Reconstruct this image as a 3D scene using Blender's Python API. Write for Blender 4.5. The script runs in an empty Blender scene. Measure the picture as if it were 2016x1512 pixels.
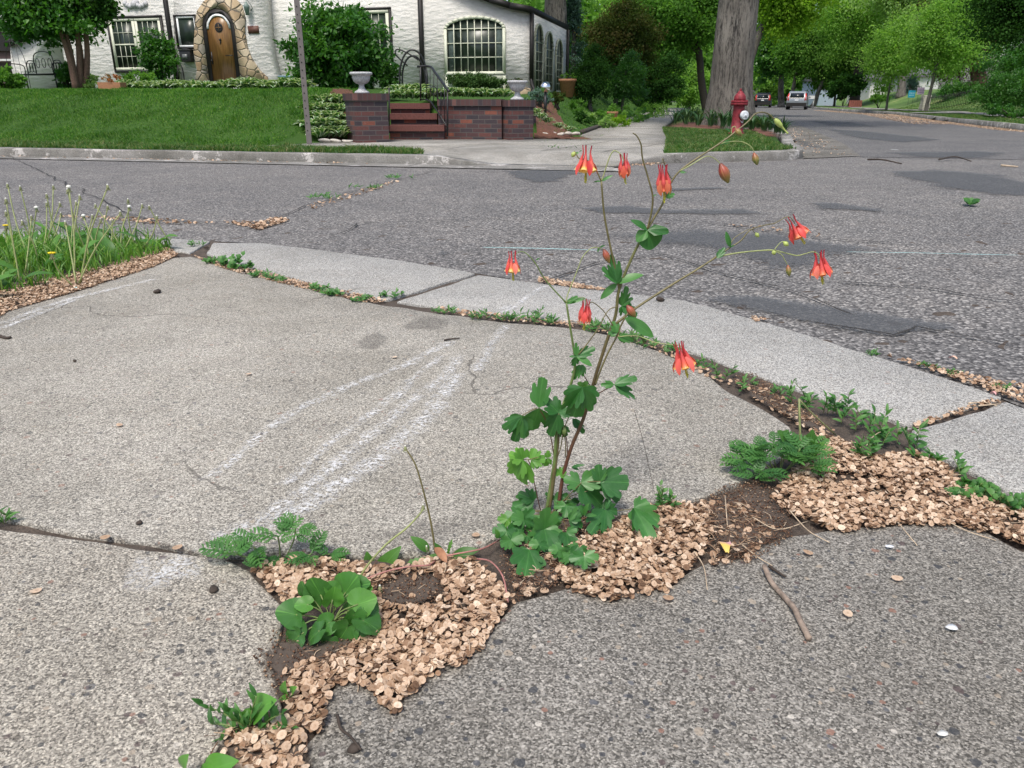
import bpy, math, random
import numpy as np
from mathutils import Vector, Matrix, noise
random.seed(7); rng = np.random.default_rng(7)
SC = bpy.context.scene; COL = SC.collection
R = math.radians
# ---------------------------------------------------------------- camera
FPX = 1500.0; PITCH = math.atan(558/1500); CH = 0.7
cam = bpy.data.cameras.new('camera'); cam.sensor_width = 36; cam.lens = 36*FPX/2016
cam.clip_start = 0.05; cam.clip_end = 1500
co = bpy.data.objects.new('camera', cam); COL.objects.link(co)
co.location = (0, 0, CH); co.rotation_euler = (R(90)-PITCH, 0, 0); SC.camera = co
# ---------------------------------------------------------------- sky and sun
SUN_EL, SUN_AZ = 62, 200
w = bpy.data.worlds.new('World'); SC.world = w; w.use_nodes = True
nt = w.node_tree; bg = nt.nodes['Background']
sky = nt.nodes.new('ShaderNodeTexSky'); sky.sky_type = 'NISHITA'; sky.sun_disc = False
sky.sun_elevation = R(SUN_EL); sky.sun_rotation = R(SUN_AZ)
sky.air_density = 1.0; sky.dust_density = 3.4; sky.ozone_density = 0.5
nt.links.new(sky.outputs[0], bg.inputs[0]); bg.inputs[1].default_value = 0.14
sl = bpy.data.lights.new('sun', 'SUN'); sl.energy = 2.4; sl.angle = R(15); sl.color = (1, .95, .87)
so = bpy.data.objects.new('sun', sl); COL.objects.link(so)
az = R(SUN_AZ); el = R(SUN_EL)
sd = Vector((math.sin(az)*math.cos(el), math.cos(az)*math.cos(el), math.sin(el)))
so.rotation_euler = sd.to_track_quat('Z', 'Y').to_euler()
SC.view_settings.view_transform = 'Standard'; SC.view_settings.look = 'None'
SC.view_settings.exposure = 0.36; SC.view_settings.gamma = 1
# ---------------------------------------------------------------- projection helpers (photo pixel -> world point)
cp, sp_ = math.cos(PITCH), math.sin(PITCH)
def ray(x, y):
    a = (x-1008)/FPX; b = (756-y)/FPX
    return Vector((a, cp+b*sp_, -sp_+b*cp))
def G(x, y, z=0.0):
    r = ray(x, y); t = (z-CH)/r.z; return Vector((r.x*t, r.y*t, z))
def Q(x, y, Y):
    r = ray(x, y); t = Y/r.y; return Vector((r.x*t, Y, CH+r.z*t))
TH = R(14)
EV = Vector((math.cos(TH), -math.sin(TH), 0)); SV = Vector((math.sin(TH), math.cos(TH), 0))
# ---------------------------------------------------------------- objects
def tag(o, label=None, cat=None, group=None, kind=None):
    if label: o['label'] = label
    if cat: o['category'] = cat
    if group: o['group'] = group
    if kind: o['kind'] = kind
    return o
def empty(name, loc, label, cat, group=None):
    o = bpy.data.objects.new(name, None); COL.objects.link(o); o.location = loc
    o.empty_display_size = .1
    return tag(o, label, cat, group)
def setpar(o, p):
    o.parent = p
    if p.type == 'EMPTY': o.matrix_parent_inverse = Matrix.Translation(-p.location)
class MB:
    """collects shapes, then build() links them as ONE mesh"""
    def __init__(s): s.v = []; s.n = 0; s.f = []; s.uv = []; s.at = []; s.mi = []
    def add(s, V, F, UV=None, rnd=0.0, mi=0):
        V = np.asarray(V, dtype=float).reshape(-1, 3); n = len(V)
        s.v.append(V)
        s.uv.append(np.zeros((n, 2)) if UV is None else np.asarray(UV, dtype=float).reshape(-1, 2))
        s.at.append(np.full(n, rnd) if np.isscalar(rnd) else np.asarray(rnd, dtype=float))
        for f in F: s.f.append([i+s.n for i in f])
        s.mi += [mi]*len(F); s.n += n; return s
    def addnp(s, V, Fa, UV, rnd, mi=0):
        s.v.append(V); s.uv.append(UV); s.at.append(rnd); s.f += (Fa+s.n).tolist(); s.mi += [mi]*len(Fa); s.n += len(V)
    def scatter(s, T, F, P, X, Y, Z, UV=None, rnd=None, mi=0):
        """template T(k,3) faces F placed at P(m,3) with axes X,Y,Z (m,3) already scaled"""
        T = np.asarray(T, dtype=float); F = np.asarray(F); k = len(T); m = len(P)
        V = P[:, None, :] + T[None, :, 0:1]*X[:, None, :] + T[None, :, 1:2]*Y[:, None, :] + T[None, :, 2:3]*Z[:, None, :]
        Fa = (F[None]+(np.arange(m)*k)[:, None, None]).reshape(-1, F.shape[1])
        U = np.tile(np.zeros((k, 2)) if UV is None else np.asarray(UV, dtype=float), (m, 1))
        r = rng.random(m) if rnd is None else rnd
        s.addnp(V.reshape(-1, 3), Fa, U, np.repeat(r, k), mi)
    def box(s, c, size, rot=0, taper=1.0, mi=0, rnd=0.0):
        x, y, z = size[0]/2, size[1]/2, size[2]/2
        V = [(-x,-y,-z),(x,-y,-z),(x,y,-z),(-x,y,-z),(-x*taper,-y*taper,z),(x*taper,-y*taper,z),(x*taper,y*taper,z),(-x*taper,y*taper,z)]
        cr, sr = math.cos(rot), math.sin(rot); VV = []; U = []; FF = []
        for f, ax in (((0,3,2,1),(0,1)),((4,5,6,7),(0,1)),((0,1,5,4),(0,2)),((2,3,7,6),(0,2)),((1,2,6,5),(1,2)),((3,0,4,7),(1,2))):
            FF.append([len(VV)+i for i in range(4)])
            for i in f:
                p = V[i]; VV.append((c[0]+p[0]*cr-p[1]*sr, c[1]+p[0]*sr+p[1]*cr, c[2]+p[2])); U.append((p[ax[0]]+10, p[ax[1]]+z+10))
        return s.add(VV, FF, U, rnd, mi)
    def prism(s, pts, ext, mi=0, closed=True, rnd=0.0):
        """polygon of world points extruded by vector ext"""
        n = len(pts); e = Vector(ext); V = [tuple(p) for p in pts]+[tuple(Vector(p)+e) for p in pts]
        F = [list(range(n))[::-1], list(range(n, 2*n))]+[[i, (i+1) % n, n+(i+1) % n, n+i] for i in range(n)]
        return s.add(V, F, None, rnd, mi)
    def tube(s, pts, rad, seg=6, smooth=4, rnd=0.0, mi=0, cap=True):
        pts = [Vector(p) for p in pts]; k = len(pts)
        if np.isscalar(rad): rad = [rad]*k
        if len(rad) != k: rad = [rad[0]+(rad[-1]-rad[0])*i/(k-1) for i in range(k)]
        if smooth > 1 and k > 2:
            P = [pts[0]*2-pts[1]]+pts+[pts[-1]*2-pts[-2]]; o = []; r = []
            for i in range(1, k):
                a, b, c, d = P[i-1:i+3]
                for j in range(smooth):
                    t = j/smooth
                    o.append(.5*((2*b)+(c-a)*t+(2*a-5*b+4*c-d)*t*t+(3*b-a-3*c+d)*t**3)); r.append(rad[i-1]+(rad[i]-rad[i-1])*t)
            o.append(pts[-1]); r.append(rad[-1]); pts = o; rad = r
        V = []; U = []; up = Vector((0, 0, 1)); px = None; L = 0
        for i, p in enumerate(pts):
            d = (pts[min(i+1, len(pts)-1)]-pts[max(i-1, 0)])
            if d.length < 1e-9: d = Vector((0, 0, 1))
            d.normalize()
            if px is None: px = d.cross(up if abs(d.z) < .9 else Vector((1, 0, 0))).normalized()
            else: px = (px-d*px.dot(d)).normalized()
            py = d.cross(px)
            if i: L += (p-pts[i-1]).length
            for j in range(seg):
                a = 2*math.pi*j/seg; V.append(p+(px*math.cos(a)+py*math.sin(a))*rad[i]); U.append((j/seg, L))
        F = [[i*seg+j, i*seg+(j+1) % seg, (i+1)*seg+(j+1) % seg, (i+1)*seg+j] for i in range(len(pts)-1) for j in range(seg)]
        if cap: F += [[j for j in range(seg)][::-1], [(len(pts)-1)*seg+j for j in range(seg)]]
        if callable(rnd): rnd = np.repeat([rnd(i/(len(pts)-1)) for i in range(len(pts))], seg)
        return s.add([tuple(v) for v in V], F, U, rnd, mi)
    def lathe(s, prof, c, seg=16, ax=None, mi=0, rnd=0.0):
        """prof [(r,h)] about axis ax through c"""
        ax = Vector(ax or (0, 0, 1)).normalized(); a = ax.orthogonal().normalized(); b = ax.cross(a); c = Vector(c); V = []
        for r, h in prof:
            for j in range(seg):
                t = 2*math.pi*j/seg; V.append(tuple(c+ax*h+(a*math.cos(t)+b*math.sin(t))*r))
        k = len(prof)
        F = [[i*seg+j, i*seg+(j+1) % seg, (i+1)*seg+(j+1) % seg, (i+1)*seg+j] for i in range(k-1) for j in range(seg)]
        F += [[j for j in range(seg)][::-1], [(k-1)*seg+j for j in range(seg)]]
        return s.add(V, F, None, rnd, mi)
    def build(s, name, mat, parent=None, smooth=False, label=None, bevel=0):
        me = bpy.data.meshes.new(name); V = np.concatenate(s.v); n = len(V)
        me.vertices.add(n); me.vertices.foreach_set('co', V.ravel())
        lens = np.fromiter((len(f) for f in s.f), dtype=np.int32, count=len(s.f)); idx = np.fromiter((i for f in s.f for i in f), dtype=np.int32, count=int(lens.sum()))
        me.loops.add(len(idx)); me.loops.foreach_set('vertex_index', idx)
        me.polygons.add(len(lens)); me.polygons.foreach_set('loop_start', np.concatenate([[0], np.cumsum(lens)[:-1]]).astype(np.int32))
        me.polygons.foreach_set('loop_total', lens)
        me.polygons.foreach_set('material_index', np.array(s.mi, dtype=np.int32))
        me.update(calc_edges=True)
        uv = me.uv_layers.new(name='UVMap'); uv.data.foreach_set('uv', np.concatenate(s.uv)[idx].astype(np.float32).ravel())
        at = me.attributes.new('rnd', 'FLOAT', 'POINT'); at.data.foreach_set('value', np.concatenate(s.at).astype(np.float32))
        if smooth: me.polygons.foreach_set('use_smooth', np.ones(len(lens), dtype=bool))
        for m in (mat if isinstance(mat, (list, tuple)) else [mat]): me.materials.append(m)
        me.validate()
        o = bpy.data.objects.new(name, me); COL.objects.link(o)
        if bevel:
            b = o.modifiers.new('bevel', 'BEVEL'); b.width = bevel; b.segments = 2; b.limit_method = 'ANGLE'; b.angle_limit = R(40)
        if parent is not None: setpar(o, parent)
        if label: o['label'] = label
        return o
def copy_tree(o, parent=None, off=None):
    c = o.copy(); COL.objects.link(c)
    if parent is not None: c.parent = parent
    for ch in [x for x in COL.objects if x.parent == o]: copy_tree(ch, c)
    return c
# ---------------------------------------------------------------- materials
class NT:
    def __init__(s, name):
        s.m = bpy.data.materials.new(name); s.m.use_nodes = True; s.t = s.m.node_tree; s.N = s.t.nodes; s.L = s.t.links
        s.b = s.N['Principled BSDF']; s.out = s.N['Material Output']; s.tc = s.N.new('ShaderNodeTexCoord')
    def new(s, typ, **k):
        n = s.N.new(typ)
        for a, v in k.items(): setattr(n, a, v)
        return n
    def lk(s, a, b): s.L.new(a, b)
    def coord(s, which='Object', scale=(1, 1, 1), rot=(0, 0, 0)):
        m = s.new('ShaderNodeMapping'); m.inputs['Scale'].default_value = scale; m.inputs['Rotation'].default_value = rot
        s.lk(s.tc.outputs[which], m.inputs[0]); return m.outputs[0]
    def noise(s, vec, scale, detail=4, rough=.6):
        n = s.new('ShaderNodeTexNoise'); s.lk(vec, n.inputs['Vector']); n.inputs['Scale'].default_value = scale
        n.inputs['Detail'].default_value = detail; n.inputs['Roughness'].default_value = rough; return n
    def vor(s, vec, scale, feature='F1'):
        n = s.new('ShaderNodeTexVoronoi', feature=feature); s.lk(vec, n.inputs['Vector']); n.inputs['Scale'].default_value = scale; return n
    def ramp(s, fac, stops, interp='LINEAR'):
        r = s.new('ShaderNodeValToRGB'); r.color_ramp.interpolation = interp; e = r.color_ramp.elements
        while len(e) < len(stops): e.new(.5)
        for i, (p, c) in enumerate(stops):
            e[i].position = p; e[i].color = (c, c, c, 1) if np.isscalar(c) else (*c, 1)
        s.lk(fac, r.inputs[0]); return r.outputs[0]
    def mix(s, fac, a, b, mode='MIX'):
        n = s.new('ShaderNodeMix', data_type='RGBA', blend_type=mode)
        for i, v in ((0, fac), (6, a), (7, b)):
            if hasattr(v, 'is_linked') or hasattr(v, 'links'): s.lk(v, n.inputs[i])
            elif i == 0: n.inputs[0].default_value = v
            else: n.inputs[i].default_value = (*v, 1) if len(v) == 3 else v
        return n.outputs[2]
    def math(s, op, a, b=0.0, clamp=False):
        n = s.new('ShaderNodeMath', operation=op, use_clamp=clamp)
        for i, v in ((0, a), (1, b)):
            if hasattr(v, 'links'): s.lk(v, n.inputs[i])
            else: n.inputs[i].default_value = v
        return n.outputs[0]
    def attr(s, name='rnd'):
        n = s.new('ShaderNodeAttribute'); n.attribute_name = name; return n.outputs['Fac']
    def bump(s, h, dist=.01, strength=.5):
        n = s.new('ShaderNodeBump'); n.inputs['Distance'].default_value = dist; n.inputs['Strength'].default_value = strength
        s.lk(h, n.inputs['Height']); s.lk(n.outputs[0], s.b.inputs['Normal']); return n
    def base(s, c):
        if hasattr(c, 'links'): s.lk(c, s.b.inputs['Base Color'])
        else: s.b.inputs['Base Color'].default_value = (*c, 1)
    def rough(s, v): s.b.inputs['Roughness'].default_value = v; return s
def plain(name, c, rough=.6, var=.25, scale=20, metal=0, spec=None, bump=0):
    n = NT(name); v = n.coord(); nz = n.noise(v, scale)
    n.base(n.mix(n.ramp(nz.outputs[0], [(.3, 0), (.7, 1)]), tuple(x*(1-var) for x in c), tuple(min(1, x*(1+var)) for x in c)))
    n.rough(rough); n.b.inputs['Metallic'].default_value = metal
    if spec is not None: n.b.inputs['Specular IOR Level'].default_value = spec
    if bump: n.bump(nz.outputs[0], bump, .6)
    return n.m
def leafmat(name, cols, trans=.3, rough=.5, vein=0, spec=.4, big=None, edge=None, mid=None, tscale=None):
    """cols: dark, mid, light picked by per-leaf random; two-sided translucent leaf"""
    n = NT(name); a = n.attr(); k = len(cols)
    c = n.ramp(a, [(i/(k-1), col) for i, col in enumerate(cols)])
    v = n.coord()
    if big:
        z = n.noise(v, big, 3); c = n.mix(n.ramp(z.outputs[0], [(.35, 0), (.65, .75)]), c, n.mix(1, c, (.5, .55, .5), 'MULTIPLY'))
    sx = n.new('ShaderNodeSeparateXYZ'); n.lk(n.tc.outputs['UV'], sx.inputs[0])
    au = n.math('ABSOLUTE', sx.outputs[0])
    if vein:
        m = n.math('LESS_THAN', au, .012 if vein == 3 else .022)
        dz = n.noise(v, 55, 4, .7); c = n.mix(n.ramp(dz.outputs[0], [(.40, 0), (.72, .14)]), c, (.20, .30, .20)); d2 = n.noise(v, 28, 2); c = n.mix(n.ramp(d2.outputs[0], [(.35, .45), (.6, 0)]), c, n.mix(1, c, (.6, .68, .5), 'MULTIPLY')); c = n.mix(n.math('MULTIPLY', m, .22), c, tuple(min(1, x*2.2+.03) for x in cols[-1]))
        s_ = n.math('SINE', n.math('MULTIPLY', n.math('ADD', au, n.math('MULTIPLY', sx.outputs[1], -1.0 if vein == 2 else 0)), 24))
        c = n.mix(n.math('MULTIPLY', n.math('GREATER_THAN', s_, .93), .05 if vein == 3 else .09), c, tuple(min(1, x*1.8+.02) for x in cols[-1]))
    if edge: c = n.mix(n.ramp(au, [(.5, 0), (.66, 1)]), c, edge)
    if mid: c = n.mix(n.ramp(au, [(.3, 1), (.5, 0)]), c, mid)
    n.base(c); n.rough(rough); n.b.inputs['Specular IOR Level'].default_value = spec
    t = n.new('ShaderNodeBsdfTranslucent'); n.lk(n.mix(1, c, (1.5, 1.6, .7), 'MULTIPLY'), t.inputs[0])
    x = n.new('ShaderNodeMixShader'); x.inputs[0].default_value = trans
    n.lk(n.b.outputs[0], x.inputs[1]); n.lk(t.outputs[0], x.inputs[2]); n.lk(x.outputs[0], n.out.inputs[0]); return n.m
def concrete(name, lo, mid, hi, stain=.25, peb=.55, warm=(1, .97, .92), paint=False):
    n = NT(name); v = n.coord()
    g = n.vor(v, 430); g2 = n.vor(v, 230); p = n.vor(v, 88); p3 = n.vor(v, 44)
    dn = n.noise(v, 120, 2); 
    sep = n.new('ShaderNodeSeparateColor'); n.lk(g.outputs['Color'], sep.inputs[0])
    c = n.ramp(sep.outputs[0], [(0, tuple(x*.8 for x in lo)), (.25, tuple(x*.5 for x in mid)), (.45, mid), (.75, hi), (1, tuple(min(1, x*1.6) for x in hi))])
    s2 = n.new('ShaderNodeSeparateColor'); n.lk(g2.outputs['Color'], s2.inputs[0])
    c2 = n.ramp(s2.outputs[0], [(0, tuple(x*.55 for x in mid)), (.3, tuple(x*.8 for x in mid)), (.6, mid), (1, tuple(min(1, x*1.15) for x in hi))])
    c = n.mix(.36, c, c2)
    # exposed pebbles: random cells only, kept inside the cell
    for vv, rad, thr in ((p, .34, .86), (p3, .28, .90)):
        s3 = n.new('ShaderNodeSeparateColor'); n.lk(vv.outputs['Color'], s3.inputs[0])
        dist = n.math('ADD', vv.outputs['Distance'], n.math('MULTIPLY', n.math('SUBTRACT', dn.outputs[0], .5), .35))
        mask = n.math('MULTIPLY', n.math('LESS_THAN', dist, rad), n.math('GREATER_THAN', s3.outputs[1], thr))
        pc = n.ramp(s3.outputs[0], [(0, (.07, .075, .085)), (.4, (.13, .135, .15)), (.5, (.30, .17, .13)), (.6, (.42, .36, .29)), (.8, (.62, .58, .52)), (.86, (.12, .09, .09))], 'CONSTANT')
        c = n.mix(n.math('MULTIPLY', mask, peb), c, pc)
    big = n.noise(v, 1.7, 5, .65); c = n.mix(n.ramp(big.outputs[0], [(.35, 0), (.68, 1)]), n.mix(1, c, (1-stain, 1-stain, 1-stain*1.05), 'MULTIPLY'), c)
    b3 = n.noise(v, .55, 6, .75); c = n.mix(n.ramp(b3.outputs[0], [(.36, .5), (.50, 0)]), c, n.mix(1, c, (.66, .65, .63), 'MULTIPLY'))
    vc = n.vor(n.mix(.25, v, n.noise(v, 3, 4).outputs['Color'], 'ADD'), .9, 'DISTANCE_TO_EDGE'); hm = n.noise(v, .9, 2); c = n.mix(n.math('MULTIPLY', n.math('LESS_THAN', vc.outputs['Distance'], .0028), n.ramp(hm.outputs[0], [(.5, 0), (.56, .6)])), c, (.07, .065, .06))
    m2 = n.noise(v, 9, 4); c = n.mix(n.ramp(m2.outputs[0], [(.45, 0), (.75, .35)]), c, n.mix(1, c, warm, 'MULTIPLY'))
    if paint:
        pw = n.noise(v, 2.3, 6, .8); c = n.mix(n.ramp(pw.outputs[0], [(.56, 0), (.60, .7)]), c, (.62, .60, .58)); pw2 = n.noise(v, 1.3, 5, .8); c = n.mix(n.ramp(pw2.outputs[0], [(.35, .6), (.45, 0)]), c, (.16, .15, .14))
    pit = n.noise(v, 210, 2, .5)
    c = n.mix(n.ramp(pit.outputs[0], [(.30, .8), (.40, 0)]), c, (.05, .047, .043))
    n.base(c); n.rough(.92); n.b.inputs['Specular IOR Level'].default_value = .2
    h = n.math('ADD', n.math('MULTIPLY', pit.outputs[0], 1.0), n.math('MULTIPLY', g2.outputs['Distance'], -.5)); n.bump(h, .004, .55)
    return n.m
def asphalt(name, dark, mid, chip, chips=.55, size=95, patchy=True, tint=(.80, .81, .83)):
    n = NT(name); v = n.coord(); g = n.vor(v, size); g2 = n.vor(v, size*.45)
    sep = n.new('ShaderNodeSeparateColor'); n.lk(g.outputs['Color'], sep.inputs[0])
    c = n.ramp(sep.outputs[0], [(0, dark), (.4, mid), (chips+.05, mid), (chips+.25, tuple((a+b)/2 for a, b in zip(mid, chip))), (1, chip)])
    s2 = n.new('ShaderNodeSeparateColor'); n.lk(g2.outputs['Color'], s2.inputs[0])
    c = n.mix(n.math('MULTIPLY', n.math('GREATER_THAN', s2.outputs[0], .93), n.math('LESS_THAN', g2.outputs['Distance'], .33)), c, chip)
    # tar binder shows between the chips
    c = n.mix(n.ramp(g.outputs['Distance'], [(.42, 0), (.75, .85)]), c, dark)
    b = n.noise(v, .8, 6, .7); c = n.mix(n.ramp(b.outputs[0], [(.4, 0), (.62, 1)]), n.mix(1, c, tint, 'MULTIPLY'), c)
    b2 = n.noise(v, 5, 4, .6); c = n.mix(n.ramp(b2.outputs[0], [(.5, 0), (.75, .5)]), c, n.mix(1, c, (1.25, 1.2, 1.15), 'MULTIPLY'))
    n.base(c); n.rough(.85); n.b.inputs['Specular IOR Level'].default_value = .3
    n.bump(g.outputs['Distance'], .006, .5); return n.m
def decalmat(name, c, scale=60, thr=(.35, .6), rough=.9, keep=1.0, big=4):
    """thin worn coating: shows where centre weight (rnd) plus noise is high, see-through elsewhere"""
    n = NT(name); v = n.coord(); a = n.attr(); z = n.noise(v, scale, 5, .75); z2 = n.noise(v, big, 3, .6)
    s_ = n.math('ADD', n.math('MULTIPLY', a, .5), n.math('ADD', n.math('MULTIPLY', z.outputs[0], .7), n.math('MULTIPLY', z2.outputs[0], .5)))
    f = n.math('MULTIPLY', n.ramp(s_, [(thr[0], 0), (thr[1], 1)]), keep)
    z3 = n.noise(v, 160, 2); n.base(n.mix(z3.outputs[0], tuple(x*.7 for x in c), tuple(min(1, x*1.2) for x in c))); n.rough(rough)
    t = n.new('ShaderNodeBsdfTransparent'); x = n.new('ShaderNodeMixShader'); n.lk(f, x.inputs[0]); n.lk(t.outputs[0], x.inputs[1])
    n.lk(n.b.outputs[0], x.inputs[2]); n.lk(x.outputs[0], n.out.inputs[0]); return n.m
def grassmat(name, cols, scale=3):
    n = NT(name); v = n.coord(); a = n.noise(v, scale, 5, .7); b = n.noise(v, 90, 3, .7)
    c = n.mix(n.ramp(b.outputs[0], [(.3, 0), (.7, 1)]), n.ramp(a.outputs[0], [(.3, cols[0]), (.7, cols[1])]), n.ramp(a.outputs[0], [(.3, cols[1]), (.7, cols[2])]))
    n.base(c); n.rough(.8); n.b.inputs['Specular IOR Level'].default_value = .15; n.bump(b.outputs[0], .03, .8); return n.m
M = {}
M['slab_mid'] = concrete('concrete_mid', (.09, .088, .085), (.325, .308, .275), (.51, .487, .435))
M['slab_warm'] = concrete('concrete_exposed_aggregate', (.08, .072, .062), (.385, .355, .31), (.58, .54, .465), peb=.75)
M['slab_grey'] = concrete('concrete_grey', (.04, .038, .034), (.215, .203, .182), (.385, .365, .33), stain=.2, peb=.85)
M['slab_gutter'] = concrete('concrete_gutter', (.10, .10, .10), (.37, .365, .35), (.50, .495, .47), peb=.35, stain=.15)
M['gut2'] = concrete('concrete_gutter_dark', (.08, .075, .07), (.21, .20, .185), (.31, .30, .28), peb=.3, stain=.5)
M['kerb'] = concrete('concrete_kerb', (.10, .10, .10), (.30, .295, .285), (.42, .41, .39), peb=.3, stain=.5, paint=True)
M['walkm'] = concrete('concrete_walk', (.14, .135, .13), (.37, .36, .335), (.48, .465, .43), peb=.3, stain=.35)
M['road'] = asphalt('chipseal_road', (.062, .060, .060), (.21, .202, .194), (.49, .47, .445), chips=.60, size=100)
M['street'] = asphalt('worn_asphalt', (.06, .06, .062), (.175, .17, .168), (.42, .41, .39), chips=.64, size=95)
M['patch'] = decalmat('tar_patch', (.10, .108, .118), scale=40, thr=(.84, 1.0), big=1.4, keep=.6)
M['crackm'] = decalmat('crack_shade', (.03, .028, .026), scale=30, thr=(.75, .95), big=3)
n = NT('chalk_dust'); v = n.coord(); z = n.noise(v, 150, 3, .7); z2 = n.noise(v, 16, 4, .7); a = n.attr()
f = n.math('MULTIPLY', n.math('MULTIPLY', n.ramp(z.outputs[0], [(.44, 0), (.58, 1)]), n.ramp(z2.outputs[0], [(.36, .12), (.56, 1)])), n.math('MULTIPLY', n.ramp(a, [(.05, 0), (.85, 1)]), .72))
n.base((.80, .81, .82)); n.rough(.95); t = n.new('ShaderNodeBsdfTransparent'); x = n.new('ShaderNodeMixShader'); n.lk(f, x.inputs[0]); n.lk(t.outputs[0], x.inputs[1]); n.lk(n.b.outputs[0], x.inputs[2]); n.lk(x.outputs[0], n.out.inputs[0]); M['chalk'] = n.m
M['cyan'] = decalmat('cyan_chalk', (.42, .72, .72), scale=150, thr=(.8, 1.2), big=6, keep=.8)
n = NT('damp_soil'); v = n.coord(); a = n.noise(v, 260, 3, .8); b = n.noise(v, 14, 4)
n.base(n.mix(n.ramp(b.outputs[0], [(.35, 0), (.7, 1)]), n.ramp(a.outputs[0], [(.3, (.03, .022, .018)), (.7, (.11, .085, .068))]), n.ramp(a.outputs[0], [(.3, (.055, .043, .034)), (.7, (.19, .15, .12))])))
n.rough(.95); n.bump(a.outputs[0], .006, .9); M['soil'] = n.m
n = NT('elm_seed'); a = n.attr(); sx = n.new('ShaderNodeSeparateXYZ'); n.lk(n.tc.outputs['UV'], sx.inputs[0])
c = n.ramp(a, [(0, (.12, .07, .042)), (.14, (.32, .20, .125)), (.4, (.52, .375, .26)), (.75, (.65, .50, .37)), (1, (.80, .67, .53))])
c = n.mix(n.ramp(sx.outputs[0], [(.2, .32), (.42, 0), (.9, 0), (1, .3)]), c, n.mix(1, c, (.60, .45, .33), 'MULTIPLY'))
z = n.noise(n.coord(), 420, 2); c = n.mix(n.ramp(z.outputs[0], [(.35, .45), (.6, 0)]), c, n.mix(1, c, (.72, .58, .46), 'MULTIPLY'))
n.base(c); n.rough(.6); n.b.inputs['Specular IOR Level'].default_value = .3
t = n.new('ShaderNodeBsdfTranslucent'); n.lk(c, t.inputs[0]); x = n.new('ShaderNodeMixShader'); x.inputs[0].default_value = .2
n.lk(n.b.outputs[0], x.inputs[1]); n.lk(t.outputs[0], x.inputs[2]); n.lk(x.outputs[0], n.out.inputs[0]); M['seed'] = n.m
M['lawn'] = grassmat('lawn', [(.03, .075, .014), (.05, .12, .02), (.085, .17, .035)], 2)
M['under'] = grassmat('lawn_far', [(.06, .11, .03), (.09, .16, .04), (.15, .22, .06)], .6)
M['blade'] = leafmat('grass_blade', [(.025, .10, .010), (.05, .17, .015), (.09, .25, .025), (.22, .33, .07)], .35, .55, big=.7, spec=.25)
M['blade2'] = leafmat('verge_blade', [(.05, .14, .02), (.09, .24, .03), (.15, .33, .05), (.26, .38, .10)], .35, .45)
M['colum'] = leafmat('columbine_leaf', [(.028, .125, .028), (.045, .175, .038), (.075, .225, .05)], .25, .42, vein=1, spec=.45)
M['columY'] = leafmat('young_leaf', [(.10, .27, .04), (.15, .36, .06)], .35, .45, vein=1)
M['violet'] = leafmat('violet_leaf', [(.045, .15, .03), (.07, .22, .04), (.12, .32, .05)], .28, .35, vein=3, spec=.5)
M['weed'] = leafmat('weed_leaf', [(.04, .13, .035), (.065, .19, .045), (.10, .25, .06)], .3, .45, vein=0)
M['dandl'] = leafmat('dandelion_leaf', [(.04, .13, .02), (.07, .20, .03), (.11, .27, .045)], .3, .45, vein=1)
M['lily'] = leafmat('dark_strap_leaf', [(.02, .06, .018), (.035, .095, .03), (.05, .13, .04)], .2, .45)
M['hostaw'] = leafmat('hosta_leaf', [(.05, .14, .04), (.08, .2, .05)], .25, .45, edge=(.5, .58, .42))
M['stemg'] = plain('green_stem', (.14, .20, .06), .5, .25, 60)
M['stemr'] = plain('red_brown_stem', (.10, .045, .028), .45, .3, 60)
M['stemo'] = plain('olive_stem', (.15, .13, .055), .45, .3, 60)
M['stemp'] = plain('pale_stalk', (.30, .34, .14), .5, .25, 50)
M['straw'] = plain('dry_straw', (.48, .38, .27), .7, .3, 60)
M['twig'] = plain('twig_bark', (.25, .195, .155), .85, .45, 90, bump=.003)
M['darktwig'] = plain('dark_twig', (.05, .038, .03), .9, .3, 90)
M['black'] = plain('black_iron', (.012, .012, .013), .45, .2, 20)
# ================================================================ ground, slabs, road
def inpoly(P, poly):
    x, y = P[:, 0], P[:, 1]; r = np.zeros(len(P), bool); n = len(poly)
    for i in range(n):
        x1, y1 = poly[i][0], poly[i][1]; x2, y2 = poly[(i+1) % n][0], poly[(i+1) % n][1]
        if y1 == y2: continue
        r ^= ((y1 > y) != (y2 > y)) & (x < (x2-x1)*(y-y1)/(y2-y1)+x1)
    return r
def outline(pts, step=.05, amp=.006, seed=0, freq=9):
    """closed world polygon -> subdivided, slightly ragged outline"""
    o = []; k = len(pts)
    for i in range(k):
        a = Vector(pts[i]); b = Vector(pts[(i+1) % k]); m = max(1, int((b-a).length/step))
        if m > 400: m = 400
        for j in range(m):
            p = a.lerp(b, j/m); q = p*freq+Vector((seed, 0, 0))
            o.append(Vector((p.x+noise.noise(q)*amp*2, p.y+noise.noise(q+Vector((7, 3, 1)))*amp*2, p.z)))
    return o
def sheet(name, pts, mat, z, thick=0, step=.05, amp=.006, seed=0, kind='structure', bevel=0, freq=9):
    o = outline([Vector((p[0], p[1], z)) for p in pts], step, amp, seed, freq); mb = MB()
    ar = sum(o[i].x*o[(i+1) % len(o)].y-o[(i+1) % len(o)].x*o[i].y for i in range(len(o)))
    if ar < 0: o = o[::-1]
    if thick: mb.prism([p-Vector((0, 0, thick)) for p in o], (0, 0, thick))
    else: mb.add([tuple(p) for p in o], [list(range(len(o)))])
    ob = mb.build(name, mat, bevel=bevel); 
    if kind: ob['kind'] = kind
    return ob
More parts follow.
